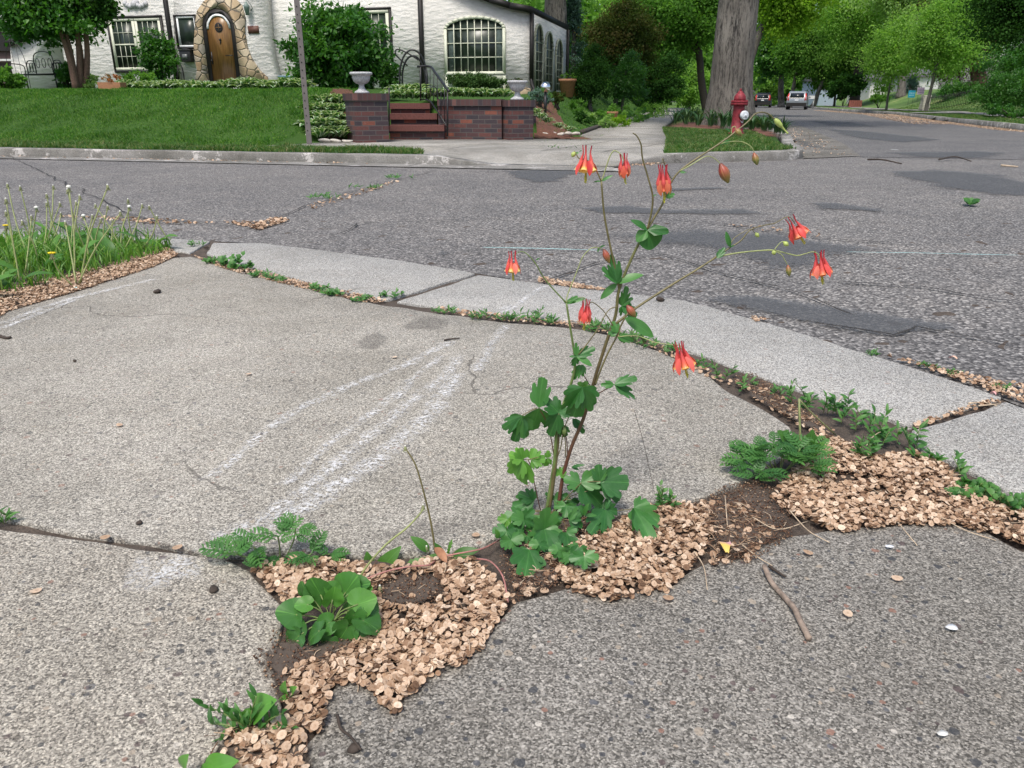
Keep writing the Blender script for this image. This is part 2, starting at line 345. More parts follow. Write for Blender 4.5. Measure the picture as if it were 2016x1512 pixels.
def decal(name, pts, mat, z, step=.08, amp=.03, seed=0, freq=5, label=None, cat=None, kind=None, shrink=.6, soft=None, res=64):
    """coating sheet: attribute rises from 0 at the outline to 1 inside, the material frays it"""
    o = outline([Vector((p[0], p[1], z)) for p in pts], step, amp, seed, freq); W = np.array([(p.x, p.y) for p in o]); mn, mx = W.min(0), W.max(0); sz = mx-mn; st = max(sz)/res
    soft = soft or max(min(sz)*.22, st*2); xs = np.arange(mn[0]-st, mx[0]+2*st, min(st, sz[0]/18)); ys = np.arange(mn[1]-st, mx[1]+2*st, min(st, sz[1]/18)); X, Y = np.meshgrid(xs, ys); P = np.stack([X.ravel(), Y.ravel()], 1)
    A, B = W, np.roll(W, -1, 0); D = B-A; L2 = (D*D).sum(1)+1e-12; best = np.full(len(P), 1e9)
    for a, d, l in zip(A, D, L2): t = np.clip(((P-a)@d)/l, 0, 1); q = P-a-t[:, None]*d; best = np.minimum(best, (q*q).sum(1))
    dist = np.sqrt(best)*np.where(inpoly(P, W), 1, -1); at = np.clip(dist/soft, 0, 1); nx = len(xs); n_ = len(P); K = np.arange(n_).reshape(len(ys), nx)
    F = np.stack([K[:-1, :-1], K[:-1, 1:], K[1:, 1:], K[1:, :-1]], -1).reshape(-1, 4); F = F[at[F].max(1) > 0]; used = np.unique(F); mp = np.zeros(n_, int); mp[used] = np.arange(len(used))
    mb = MB(); mb.addnp(np.column_stack([P[used], np.full(len(used), z)]), mp[F], np.zeros((len(used), 2)), at[used]); return tag(mb.build(name, mat), label, cat, None, kind)
def ribbon(mb, pts, wd, z, step=.03, amp=.0, seed=0, freq=6):
    pts = [Vector((p[0], p[1], z)) for p in pts]; o = []
    for a, b in zip(pts, pts[1:]):
        m = max(1, int((b-a).length/step)); o += [a.lerp(b, j/m) for j in range(m)]
    o.append(pts[-1]); V = []; A = []; F = []
    for i, p in enumerate(o):
        d = (o[min(i+1, len(o)-1)]-o[max(0, i-1)]).normalized(); s_ = Vector((-d.y, d.x, 0)); q = p*freq+Vector((seed, 0, 0))
        p = p+s_*noise.noise(q)*amp; ww = wd*(.7+.6*abs(noise.noise(q*2.3))); e = .0 if i in (0, len(o)-1) else 1.0
        V += [p+s_*ww, p, p-s_*ww]; A += [0, e, 0]
        if i: b = (i-1)*3; F += [[b, b+3, b+4, b+1], [b+1, b+4, b+5, b+2]]
    mb.add([tuple(v) for v in V], F, None, A)
P_ = lambda L, z=0.0: [G(x, y, z) for x, y in L]
# the one big ground sheet
gm = MB(); gm.add([(-300, -60, -.09), (300, -60, -.09), (300, 420, -.09), (-300, 420, -.09)], [[0, 1, 2, 3]])
gm.build('ground', M['under'])['kind'] = 'structure'
# soil bed under the slabs (uneven)
N_ = 150; xs = np.linspace(-4.5, 4.5, N_*2); ys = np.linspace(.2, 4.9, N_); V = []
for y in ys:
    for x in xs: V.append((x, y, -.009+.005*noise.noise(Vector((x*9, y*9, 0)))+.003*noise.noise(Vector((x*30, y*30, 2)))))
n2 = N_*2; F = [[r*n2+c, r*n2+c+1, (r+1)*n2+c+1, (r+1)*n2+c] for r in range(N_-1) for c in range(n2-1)]
MB().add(V, F).build('soil', M['soil'], smooth=True)['kind'] = 'structure'
slabA = [(-2.15, 1.50), (-1.98, 2.05)]
A1 = P_([(20, 612), (180, 565), (300, 525), (345, 507), (375, 505), (450, 528), (560, 556), (700, 592), (755, 601), (860, 616), (1000, 636), (1100, 643), (1150, 649), (1220, 664), (1300, 692), (1370, 726), (1440, 772), (1500, 805), (1555, 838), (1572, 870), (1530, 905), (1480, 935), (1440, 958), (1400, 972), (1340, 988), (1280, 1003), (1180, 1016), (1100, 1024), (1040, 1034), (990, 1052), (930, 1078), (880, 1083), (800, 1085), (700, 1095), (640, 1090), (560, 1085), (500, 1094), (440, 1092), (330, 1077), (200, 1055), (0, 1026)])
sheet('sidewalk', [Vector(p).to_3d() if len(p) == 2 else p for p in [Vector((-2.15, 1.50, 0)), Vector((-1.98, 2.05, 0))]]+A1, M['slab_mid'], 0, .06, .03, .006, 1, bevel=.004)
sheet('sidewalk', [Vector((-2.2, 1.46, 0))]+P_([(0, 1042), (200, 1070), (440, 1106), (490, 1130), (520, 1165), (556, 1200), (552, 1240), (545, 1270), (535, 1310), (542, 1350), (556, 1395), (505, 1440), (430, 1470), (390, 1512), (370, 1580), (340, 1700)])+[Vector((-.4, .3, 0)), Vector((-2.2, .3, 0))], M['slab_warm'], .002, .06, .03, .006, 2, bevel=.004)
sheet('sidewalk', P_([(2016, 1084), (1950, 1044), (1890, 1030), (1780, 1027), (1640, 1042), (1560, 1049), (1500, 1072), (1450, 1095), (1390, 1101), (1350, 1124), (1320, 1152), (1250, 1165), (1200, 1171), (1120, 1153), (1060, 1167), (1010, 1179), (985, 1207), (950, 1259), (900, 1299), (850, 1319), (825, 1339), (800, 1359), (780, 1399), (755, 1385), (735, 1355), (700, 1342), (662, 1339), (648, 1387), (632, 1445), (600, 1470), (612, 1512), (625, 1600)])+[Vector((-.25, .3, 0)), Vector((2.5, .3, 0)), Vector((2.5, .85, 0))], M['slab_grey'], -.001, .06, .03, .006, 3, bevel=.004)
# gutter slabs
sheet('gutter', P_([(420, 478), (520, 479), (650, 495), (780, 512), (900, 531), (934, 539), (765, 590), (700, 580), (560, 543), (470, 519), (405, 499)]), M['slab_gutter'], .001, .06, .05, .006, 4, bevel=.004)
sheet('gutter', P_([(941, 541), (1080, 560), (1200, 573), (1350, 592), (1500, 632), (1700, 695), (1850, 740), (1972, 782), (1790, 838), (1740, 820), (1640, 790), (1560, 762), (1480, 737), (1380, 697), (1300, 671), (1220, 646), (1150, 632), (1000, 621), (860, 604), (782, 594)]), M['slab_gutter'], 0, .06, .05, .006, 5, bevel=.004)
sheet('gutter', P_([(1984, 792), (2100, 832)])+[Vector((2.1, 1.6, 0)), Vector((2.0, 1.15, 0))]+P_([(2150, 1040), (2016, 985), (1930, 935), (1860, 903), (1804, 878), (1798, 848)]), M['slab_gutter'], .001, .06, .05, .006, 6, bevel=.004)
sheet('gutter', [Vector((-6, 5.3, 0)), Vector((-4, 4.78, 0))]+P_([(330, 468), (415, 474), (372, 498), (335, 492)])+[Vector((-4, 4.35, 0)), Vector((-6, 4.85, 0))], M['slab_gutter'], -.001, .06, .05, .006, 7, bevel=.004)
# road: from the gutter to the far kerb, wide both ways
sheet('road', [Vector((-40, 13.5, 0)), Vector((-6, 5.29, 0)), Vector((-4, 4.77, 0))]+P_([(330, 468), (520, 478), (650, 494), (780, 511), (900, 530), (1080, 558), (1200, 571), (1350, 590), (1500, 630), (1700, 693), (1850, 738), (1975, 781), (2100, 831)])+[Vector((2.2, 1.5, 0)), Vector((40, -8.4, 0)), Vector((40, 1.5, 0)), Vector((13.4, 8.1, 0)), Vector((4.37, 10.85, 0)), Vector((3.7, 10.9, 0)), Vector((-.6, 9.7, 0)), Vector((-7, 11.2, 0)), Vector((-40, 19.5, 0))], M['road'], -.006, 0, .06, .006, 8)
# side street (darker, worn), running away on the right
STL = [Vector((4.2, 10.7, 0)), Vector((5.3, 14, 0)), Vector((7.1, 20.7, 0)), Vector((11.5, 40, 0)), Vector((17.5, 62, 0)), Vector((24.3, 86, 0)), Vector((33, 118, 0)), Vector((39, 140, 0))]
STR = [Vector((47, 138, 0)), Vector((38.5, 108, 0)), Vector((29, 78, 0)), Vector((24.1, 60, 0)), Vector((20.4, 43, 0)), Vector((15.5, 29, 0)), Vector((12.7, 20, 0)), Vector((12.0, 13, 0)), Vector((13.6, 8.0, 0))]
sheet('street', STL+STR, M['street'], -.002, 0, .3, .03, 9, freq=2)
decal('tar_patch', P_([(962, 334), (1060, 332), (1150, 334), (1165, 342), (1130, 360), (1020, 362), (985, 350)]), M['patch'], .002, seed=1, kind='structure', amp=.06)
for i, L in enumerate([[(1100, 408), (1220, 402), (1330, 410), (1480, 408), (1530, 418), (1400, 428), (1150, 422)], [(1120, 462), (1250, 440), (1400, 442), (1560, 452), (1720, 478), (1790, 515), (1700, 545), (1560, 548), (1380, 520), (1230, 482)], [(750, 470), (850, 476), (950, 488), (930, 498), (830, 496)], [(1500, 388), (1650, 398), (1780, 412), (1760, 424), (1600, 412)], [(1690, 335), (1850, 330), (2016, 345), (2200, 380), (2100, 400), (1900, 385), (1760, 356)], [(1250, 368), (1420, 366), (1440, 372), (1300, 377)], [(1350, 590), (1500, 575), (1700, 600), (1990, 640), (2000, 680), (1750, 660), (1500, 622)]]):
    decal('tar_patch', P_(L), M['patch'], .002, seed=2+i, kind='structure', amp=.11, freq=2.2)
cr = MB()
for i, L in enumerate([[(-100, 345), (60, 336), (200, 330), (330, 326)], [(480, 455), (600, 405), (700, 375), (860, 335)], [(0, 300), (300, 440), (480, 446)], [(60, 415), (250, 428), (420, 438), (560, 440)], [(1250, 425), (1420, 440), (1620, 470), (1790, 480)], [(1060, 562), (1180, 520), (1300, 500), (1500, 560), (1700, 620)], [(1650, 560), (1820, 570), (2016, 600)], [(1600, 640), (1760, 660), (1800, 640), (2016, 690)], [(870, 340), (1300, 330), (1700, 322)], [(640, 470), (700, 440), (1000, 430)], [(1300, 380), (1560, 372), (1900, 372)], [(1060, 600), (1200, 596)][:0] or [(0, 331), (120, 329), (300, 322)]]):
    ribbon(cr, P_(L), .010, .004, .05, .06, i*3, 2.5)
tag(cr.build('road_crack', M['crackm']), kind='structure')
# gutter line at foot of the side street with debris, cyan line on the road
for L, w_, lb in (([(940, 489), (1060, 491), (1190, 495)], .016, 'pale cyan chalk line on the road left of the columbine stem'), ([(1655, 498), (1800, 500), (2020, 505)], .012, 'pale cyan chalk line on the road at the right edge'), ([(1994, 434), (2030, 436)], .03, 'cyan dash cut off by the right edge of the road')):
    cy = MB(); ribbon(cy, P_(L), w_, .006, .05, .004); tag(cy.build('chalk_line', M['cyan']), lb, 'chalk line')
# white chalk scrawls over the middle slab
def chalk(name, lines, label):
    mb = MB()
    for i, (L, w_) in enumerate(lines): ribbon(mb, P_(L), w_*2.8, .0032, .02, .008, i*5, 12)
    tag(mb.build('chalk_mark', M['chalk']), label, 'chalk mark')
chalk('c', [([(905, 700), (880, 740), (800, 800), (740, 850), (680, 900), (600, 965), (540, 1010), (500, 1045)], .012), ([(900, 735), (860, 800), (790, 870), (740, 905), (690, 940), (600, 1000), (470, 1055), (410, 1070)], .016), ([(890, 672), (800, 720), (690, 760), (600, 800), (520, 850)], .010), ([(810, 745), (740, 810), (640, 880), (560, 960)], .008), ([(520, 850), (470, 900), (400, 950)], .008), ([(870, 700), (820, 740), (780, 790)], .007)], 'long streaks of white chalk running down the middle slab left of the columbine')
chalk('c', [([(1000, 640), (965, 680), (950, 715), (930, 735)], .010), ([(975, 665), (955, 700), (940, 720)], .007)], 'short pair of white chalk strokes on the slab behind the columbine')
chalk('c', [([(1075, 563), (1040, 585), (1005, 610), (985, 618)], .008), ([(1005, 600), (990, 612)], .01)], 'white chalk stroke on the gutter slab between road and weeds')
chalk('c', [([(0, 640), (120, 595), (190, 578), (305, 550)], .012), ], 'thin white chalk line along the dandelion verge')
chalk('c', [([(430, 1052), (460, 1062), (500, 1050)], .022), ], 'smudge of white chalk dust at the lower end of the long streaks')
chalk('c', [([(240, 1128), (300, 1130), (360, 1115), (410, 1108)], .022)], 'smudge of white chalk dust on the lower left slab below the joint')
chalk('c', [([(150, 590), (100, 610), (60, 625), (0, 650)], .01)], 'faint second chalk line below the thin one')
def wet(L, s=1): return decal('stain', P_(L), M['stain'], .0022, .05, .02, s, 8, kind='structure', shrink=.45)
M['stain'] = decalmat('dark_stain', (.12, .11, .10), scale=60, thr=(.72, 1.9), big=5, keep=.25)
wet([(700, 672), (745, 650), (775, 668), (740, 690), (690, 690)], 3); wet([(770, 640), (850, 622), (890, 630), (870, 652), (790, 656)], 7)
wet([(640, 1050), (900, 1000), (1200, 960), (1450, 930), (1450, 975), (1200, 1015), (980, 1065), (800, 1090)], 5)
# dirt heaps that lie over the slab edges
M['dirt'] = decalmat('dirt_spill', (.085, .066, .052), scale=130, thr=(.72, .98), big=14, keep=1)
for i, L in enumerate([[(500, 1300), (545, 1240), (620, 1255), (740, 1235), (760, 1270), (660, 1300), (600, 1340), (560, 1400), (530, 1410)], [(730, 1160), (780, 1125), (860, 1135), (880, 1180), (820, 1205), (750, 1200)], [(1370, 1000), (1420, 960), (1500, 950), (1560, 1000), (1560, 1060), (1480, 1110), (1400, 1120), (1370, 1070)], [(1000, 1050), (1100, 1010), (1200, 1010), (1160, 1060), (1120, 1150), (1010, 1190), (980, 1120)], [(1440, 745), (1480, 735), (1570, 790), (1640, 850), (1620, 870), (1540, 820), (1460, 780)], [(-10, 1026), (200, 1052), (330, 1076), (450, 1092), (455, 1110), (330, 1092), (190, 1066), (-10, 1042)], [(420, 1440), (520, 1400), (590, 1400), (640, 1470), (630, 1560), (400, 1560)]]):
    decal('dirt', P_(L), M['dirt'], .0045, .04, .012, 20+i, 14, kind='structure', shrink=.75)
# ================================================================ elm seeds (litter nobody could count)
def seed_tpl(k=10):
    """oval papery wing: raised seed case in the middle, slightly cupped rim"""
    V = [(0, 0, .10)]; U = [(0, 0)]
    for r, h, u in ((.30, .09, .3), (.48, .015, .45), (1.0, .09, 1.0)):
        for j in range(k):
            a = 2*math.pi*j/k; rr = r*(1+(.04*math.sin(5*a) if r == 1 else 0)); V.append((rr*math.cos(a), rr*.82*math.sin(a), h+(.06*math.cos(2*a) if r == 1 else 0))); U.append((u, a/6.3))
    F = []
    for j in range(k):
        q = (j+1) % k; F.append([0, 1+j, 1+q, 1+q])
    tri = [[0, 1+j, 1+(j+1) % k] for j in range(k)]; quad = [[1+b*k+j, 1+(b+1)*k+j, 1+(b+1)*k+(j+1) % k, 1+b*k+(j+1) % k] for b in (0, 1) for j in range(k)]
    tri += [[a, b, c] for a, b, c, d in quad]+[[a, c, d] for a, b, c, d in quad]
    return np.array(V), tri, U
ST, SF, SU = seed_tpl()
def frames(m, tilt):
    """m random near-horizontal frames; tilt = std of the lean in radians"""
    a = rng.random(m)*2*math.pi; tx = rng.normal(0, tilt, m); ty = rng.normal(0, tilt, m)
    Z = np.stack([np.sin(tx), np.sin(ty), np.ones(m)], 1); Z /= np.linalg.norm(Z, axis=1)[:, None]
    X = np.stack([np.cos(a), np.sin(a), np.zeros(m)], 1); X -= Z*(X*Z).sum(1)[:, None]; X /= np.linalg.norm(X, axis=1)[:, None]
    return X, np.cross(Z, X), Z
def sample(poly, m, world=False):
    W = poly if world else P_(poly); xs = [p[0] for p in W]; ys = [p[1] for p in W]; out = []; got = 0
    while got < m:
        P = np.stack([rng.uniform(min(xs), max(xs), m*2), rng.uniform(min(ys), max(ys), m*2)], 1); P = P[inpoly(P, W)]; out.append(P); got += len(P)
        if not len(P): break
    return np.concatenate(out)[:m]
def area(W): return abs(sum(W[i][0]*W[(i+1) % len(W)][1]-W[(i+1) % len(W)][0]*W[i][1] for i in range(len(W))))/2
def seeds(mb, poly, dens_, size=.0056, h=.009, tilt=.5, holes=(), z0=.001, world=False, fade=None):
    W = poly if world else P_(poly); dens = dens_*(1.85 if size < .008 else 1.0); P = sample(W, int(area(W)*dens), True)
    nz = np.array([noise.noise(Vector((p[0]*22, p[1]*22, 5))) for p in P]); P = P[nz > rng.uniform(-.75, -.15, len(P))]
    for hp in holes: P = P[~inpoly(P, P_(hp)) | (rng.random(len(P)) < .03)]
    m = len(P); X, Y, Z = frames(m, tilt); s_ = (size*rng.uniform(.66, 1.2, m))[:, None]; fl = np.where(rng.random(m) < .4, -1, 1)[:, None]
    lay = rng.random(m)
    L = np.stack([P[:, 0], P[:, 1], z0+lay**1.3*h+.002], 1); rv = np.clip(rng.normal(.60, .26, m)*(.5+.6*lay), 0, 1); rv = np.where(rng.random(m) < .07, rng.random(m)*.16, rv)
    mb.scatter(ST, SF, L, X*s_*fl, Y*s_, Z*s_*fl, SU, rv); return mb
sd_ = MB()
H1 = [[(735, 1165), (780, 1130), (850, 1132), (885, 1165), (850, 1195), (770, 1200)], [(560, 1245), (700, 1235), (690, 1285), (600, 1300)]]
D1 = [(495, 1128), (560, 1105), (660, 1110), (760, 1120), (850, 1105), (930, 1105), (985, 1150), (1003, 1190), (975, 1235), (950, 1280), (900, 1315), (850, 1335), (805, 1375), (778, 1415), (752, 1392), (730, 1362), (690, 1350), (655, 1352), (646, 1400), (632, 1445), (590, 1445), (568, 1400), (560, 1330), (640, 1290), (740, 1240), (735, 1200), (640, 1180), (590, 1200), (545, 1180)]
seeds(sd_, D1, 27000, holes=H1)
D2 = [(1075, 1100), (1180, 1050), (1270, 1005), (1330, 995), (1385, 1000), (1400, 1050), (1385, 1095), (1345, 1135), (1315, 1165), (1240, 1180), (1195, 1186), (1120, 1165)]
seeds(sd_, D2, 27000)
seeds(sd_, [(1370, 985), (1480, 1000), (1530, 1050), (1470, 1105), (1400, 1120)], 4500, h=.004)
seeds(sd_, [(1000, 1060), (1100, 1040), (1110, 1140), (1010, 1190)], 5500, h=.004)
D3 = [(1515, 985), (1560, 930), (1640, 870), (1690, 880), (1705, 905), (1800, 892), (1865, 925), (1930, 970), (2016, 1000), (2200, 1080), (2200, 1140), (2016, 1078), (1950, 1053), (1890, 1038), (1780, 1036), (1650, 1050), (1570, 1022)]
seeds(sd_, D3, 25000, holes=[[(1640, 935), (1680, 930), (1690, 950), (1650, 955)], [(1720, 960), (1745, 958), (1740, 985), (1715, 980)]])
seeds(sd_, [(1440, 748), (1500, 765), (1570, 800), (1650, 850), (1620, 870), (1560, 835), (1480, 785)], 3200, h=.004)
seeds(sd_, [(1560, 835), (1660, 870), (1700, 900), (1640, 880)], 16000, h=.006)
seeds(sd_, [(445, 1440), (500, 1410), (575, 1420), (600, 1460), (610, 1540), (420, 1560)], 22000)
seeds(sd_, [(-80, 620), (0, 570), (150, 540), (260, 508), (330, 488), (352, 503), (300, 527), (180, 566), (20, 613), (-60, 660)], 14000, h=.006)
seeds(sd_, [(375, 502), (420, 515), (560, 545), (620, 562), (760, 592), (740, 600), (560, 560), (440, 530)], 7000, h=.003)
seeds(sd_, [(860, 606), (1000, 622), (1150, 636), (1300, 680), (1440, 750), (1440, 768), (1290, 690), (1150, 646), (1000, 634), (860, 616)], 3800, h=.003)
seeds(sd_, [(1740, 700), (1850, 728), (2016, 762), (2120, 800), (2120, 830), (1975, 780), (1850, 738)], 12000, h=.007)
seeds(sd_, [(1060, 546), (1150, 562), (1200, 572), (1150, 570), (1060, 556)], 14000, h=.004); seeds(sd_, [(1470, 622), (1520, 630), (1490, 634)], 8000, h=.004)
seeds(sd_, [(490, 448), (540, 428), (570, 434), (510, 452)], 5000, h=.004, size=.012); seeds(sd_, [(100, 425), (300, 430), (430, 440), (300, 440)], 1500, h=.004, size=.011)
seeds(sd_, [(1400, 438), (1560, 452), (1640, 468), (1500, 455)], 600, h=.004, size=.011); seeds(sd_, [(600, 405), (780, 355), (790, 358), (620, 412)], 500, h=.003, size=.013)
seeds(sd_, [(430, 435), (520, 438), (480, 446)], 2500, h=.003, size=.012)
seeds(sd_, [(1200, 326), (1290, 325), (1330, 318), (1250, 318)], 900, h=.006, size=.013)
seeds(sd_, [(1795, 836), (1960, 785), (1975, 790), (1800, 845)], 9000, h=.002)
tag(sd_.build('elm_seed_litter', M['seed']), 'drifts of papery tan elm seeds lying in the gaps between the slabs', 'seed litter', None, 'stuff')
for L in ([(480, 1095), (1010, 1060), (1040, 1225), (900, 1355), (785, 1450), (590, 1470), (500, 1300)], [(1060, 1080), (1420, 965), (1425, 1135), (1300, 1215), (1090, 1210)], [(1470, 960), (1700, 850), (2016, 955), (2016, 1120), (1700, 1085), (1500, 1090)], [(420, 1400), (640, 1400), (660, 1540), (400, 1540)]): seeds(sd_, L, 650, size=.0058, h=.002, tilt=.15, z0=.003)
# thin straws, shreds and crumbs in the dirt
sb = MB(); cr_ = MB()
for poly, dens in ((D1, 3000), (D2, 3600), (D3, 3600), ([(1370, 985), (1480, 990), (1560, 1050), (1470, 1105), (1400, 1120)], 9000), ([(1000, 1055), (1200, 1010), (1110, 1140), (1010, 1190)], 9000), ([(1440, 750), (1500, 755), (1640, 850), (1540, 820)], 7000), ([(560, 1300), (640, 1280), (640, 1440), (580, 1420)], 5000), ([(420, 1440), (590, 1420), (610, 1540), (400, 1540)], 4000)):
    W = P_(poly); P = sample(W, int(area(W)*dens), True); X, Y, Z = frames(len(P), .12)
    for i, p in enumerate(P):
        x = Vector(X[i]); y = Vector(Y[i]); L = random.uniform(.006, .03); b = Vector((p[0], p[1], random.uniform(.003, .013)))
        sb.tube([b-x*L/2, b+y*random.uniform(-.2, .2)*L, b+x*L/2], random.uniform(.0003, .0008), 4, 2, random.random())
for poly, dens in (([(500, 1300), (545, 1240), (620, 1255), (740, 1235), (760, 1270), (600, 1340), (560, 1400)], 60000), ([(730, 1160), (780, 1125), (860, 1135), (880, 1180), (820, 1205), (750, 1200)], 60000), ([(1370, 1000), (1420, 960), (1500, 950), (1560, 1000), (1560, 1060), (1480, 1110), (1400, 1120)], 70000), ([(1000, 1050), (1100, 1010), (1200, 1010), (1160, 1060), (1120, 1150), (1010, 1190), (980, 1120)], 70000), ([(1440, 745), (1480, 735), (1570, 790), (1640, 850), (1540, 820)], 50000), (D1, 9000), (D2, 9000), (D3, 9000)):
    W = P_(poly); P = sample(W, int(area(W)*dens), True); m = len(P); X, Y, Z = frames(m, 1.2); s_ = (rng.random(m)**2*.0022+.0007)[:, None]
    sb.scatter([(-1, -.6, 0), (1, -.5, 0), (.1, 1, 0), (0, 0, .8)], [[0, 2, 1], [0, 1, 3], [1, 2, 3], [2, 0, 3]], np.column_stack([P, rng.uniform(.003, .008, m)]), X*s_, Y*s_, Z*s_, None, rng.random(m)**1.7*.9)
n = NT('litter_straw'); n.base(n.ramp(n.attr(), [(0, (.07, .035, .02)), (.55, (.17, .085, .045)), (.8, (.40, .27, .17)), (1, (.55, .45, .33))])); n.rough(.8); M['litter'] = n.m
tag(sb.build('dry_litter', M['litter']), 'brown shreds and bits of dry straw mixed into the elm seeds', 'plant litter', None, 'stuff')
# separate seeds and grit on the bare concrete
def single_seed(px, py, s_, label, r=.7):
    p = G(px, py); X, Y, Z = frames(1, .12); mb = MB(); mb.scatter(ST, SF, np.array([[p.x, p.y, .0045]]), X*s_, Y*s_, Z*s_, SU, np.array([r]))
    tag(mb.build('elm_seed', M['seed']), label, 'seed', 'single elm seeds blown onto the concrete')
for (x, y, lb) in [(937, 1058, 'elm seed lying alone on the slab above the trailing stem'), (236, 840, 'orange elm seed on the slab left of the chalk streaks'), (777, 706, 'tan elm seed on the slab below the dark stain'), (208, 1062, 'elm seed caught in the joint of the left slabs'), (350, 1082, 'elm seed on the joint right beside the chalk smudge'), (72, 1168, 'small tan seed on the lower left slab'), (1315, 1182, 'pale seed just below the right seed drift'), (1072, 1168, 'round seed at the edge of the grey slab below the columbine'), (1668, 1213, 'rusty seed flake on the grey slab at right'), (1765, 1143, 'broken tan seed on the grey slab near the right seed drift'), (490, 739, 'rust coloured seed husk on the slab at centre left'), (1590, 1092, 'orange seed near the twig tip'), (690, 573, 'pale seed on the gutter slab near the weeds')]:
    single_seed(x, y, .0085, lb, random.uniform(.3, .95))
peb = MB(); ICO = None
def pebble(p, s_, label, mat='darktwig', k=8):
    mb = MB(); pr = [(0.02, -.3), (.7, -.25), (1, .1), (.75, .5), (.02, .62)]; mb.lathe([(r*s_, h*s_) for r, h in pr], (p.x, p.y, p.z+.3*s_), k)
    for V in mb.v: V += np.array([[noise.noise(Vector(q)*90+Vector((i, 0, 0)))*s_*.5 for i in (0, 9, 5)] for q in V])
    tag(mb.build('pebble', M[mat], smooth=True), label, 'pebble', 'dark pebbles and crumbs on the concrete')
for x, y, s_, lb in [(274, 1032, .006, 'black crumb on the slab above the chalk smudge'), (310, 577, .016, 'black crumb on the slab near the verge'), (406, 489, .012, 'black crumb on the gutter slab beside the verge'), (422, 1165, .008, 'dark pebble in the lower left slab'), (697, 1475, .007, 'dark pebble at the end of the curved twig'), (1300, 593, .016, 'dark bark chip at the road edge behind the columbine'), (515, 855, .004, 'small black crumb beside the chalk streak'), (147, 712, .006, 'tiny black crumb on the slab below the thin chalk line'), (1300, 1050, .0, '')][:-1]:
    pebble(G(x, y), s_, lb)
# twigs
def twig(name, L, r, label, mat='twig', z=.004, cat='twig', group=None, taper=1):
    pts = [G(x, y)+Vector((0, 0, z+(q[0] if q else 0))) for x, y, *q in L]; mb = MB(); k = len(pts)
    mb.tube(pts, [r*(1-.4*taper*i/(k-1)) for i in range(k)], 7, 5)
    tag(mb.build(name, M[mat], smooth=True), label, cat, group)
twig('twig', [(1503, 1124, .006), (1518, 1150), (1548, 1185), (1562, 1205, .003), (1575, 1228), (1592, 1262)], .0042, 'thick grey brown twig lying on the right slab', taper=-.3)
twig('twig', [(1512, 1122, .004), (1530, 1130), (1546, 1140)], .0028, 'short charred twig next to the tip of the thick twig', 'darktwig')
twig('twig', [(665, 1415, .002), (672, 1440), (690, 1462, .006), (712, 1482)], .0022, 'thin curved brown twig at the lower edge of the grey slab', 'darktwig')
for i, (L, lb) in enumerate([([(1552, 1020, .012), (1590, 1048), (1632, 1072)], 'long pale straw sticking out below the right seed drift'), ([(1365, 1100, .01), (1385, 1120), (1392, 1166)], 'bent pale straw at the right end of the middle drift'), ([(1480, 1032, .01), (1530, 1052, .006), (1590, 1030)], 'straw across the dirt between two drifts'), ([(1460, 1085, .008), (1490, 1100), (1520, 1118)], 'straw running toward the thick twig'), ([(1405, 1045, .006), (1440, 1052)], 'white straw in the dirt'), ([(1765, 1040, .008), (1805, 1078)], 'straw below the right drift pointing down'), ([(1850, 1030, .008), (1900, 1048), (1960, 1068)], 'straw along the edge of the rightmost drift'), ([(1700, 895, .012), (1725, 880, .03), (1790, 845)], 'straw leaning over the slab joint at right'), ([(1425, 1000, .02), (1432, 1045)], 'upright white shred standing in the dirt'), ([(1660, 783, .004), (1645, 800), (1630, 815)], 'straw among the weeds of the long crack')]):
    twig('straw', L, .0011, lb, 'straw', cat='straw', group='loose straws around the seed drifts')
for L, lb in [([(1905, 800, .004), (1935, 795), (1962, 802)], 'dry curled leaf stalk on the joint near the kerb'), ([(1925, 805, .004), (1970, 798)], 'second dry stalk across the joint near the kerb'), ([(1000, 668, .002), (990, 672)], 'short stalk on the slab')][:2]:
    twig('straw', L, .002, lb, 'straw', cat='straw', group='loose straws around the seed drifts')
twig('twig', [(0, 664), (14, 668), (22, 666)], .006, 'dark twig at the left edge of the middle slab', 'darktwig')
twig('twig', [(875, 672), (885, 670), (905, 668)], .003, 'small brown twig beside the end of the chalk streak', 'darktwig')
twig('twig', [(1288, 870, .09), (1245, 870, .07), (1262, 905, .045), (1278, 950, .02), (1290, 980, .0)][1:], .0007, 'hair thin dark stem rising behind the columbine', 'darktwig')
# two coloured maple wing, petals and paper bits
def wing(px, py, L, ang, label, c1, c2, nm='maple_key', cat='maple seed'):
    p = G(px, py); mb = MB(); V = []; F = []; U = []; k = 9
    d = Vector((math.cos(ang), math.sin(ang), 0)); s_ = Vector((-d.y, d.x, 0))
    for i in range(k):
        t = i/(k-1); ww = L*.22*(math.sin(math.pi*min(1, .12+t*.88)**1.4)+.12); b = p+d*(t-.5)*L+s_*math.sin(t*2.6)*L*.22+Vector((0, 0, .016+.006*math.sin(t*5)))
        V += [b-s_*ww, b+Vector((0, 0, .0015)), b+s_*ww]; U += [(t, 0)]*3
        if i: q = (i-1)*3; F += [[q, q+3, q+4, q+1], [q+1, q+4, q+5, q+2]]
    m = NT(nm+'_skin'); sx = m.new('ShaderNodeSeparateXYZ'); m.lk(m.tc.outputs['UV'], sx.inputs[0]); m.base(m.ramp(sx.outputs[0], [(.25, c1), (.6, c2)])); m.rough(.5)
    tag(mb.add([tuple(v) for v in V], F, U).build(nm, m.m, smooth=True), label, cat)
wing(1436, 1092, .044, R(62), 'pink and yellow maple wing lying beside the middle drift', (.62, .45, .10), (.70, .38, .40))
wing(1875, 714, .03, R(100), 'faded pink petal in the seeds by the kerb', (.6, .4, .3), (.7, .42, .42), 'petal', 'petal')
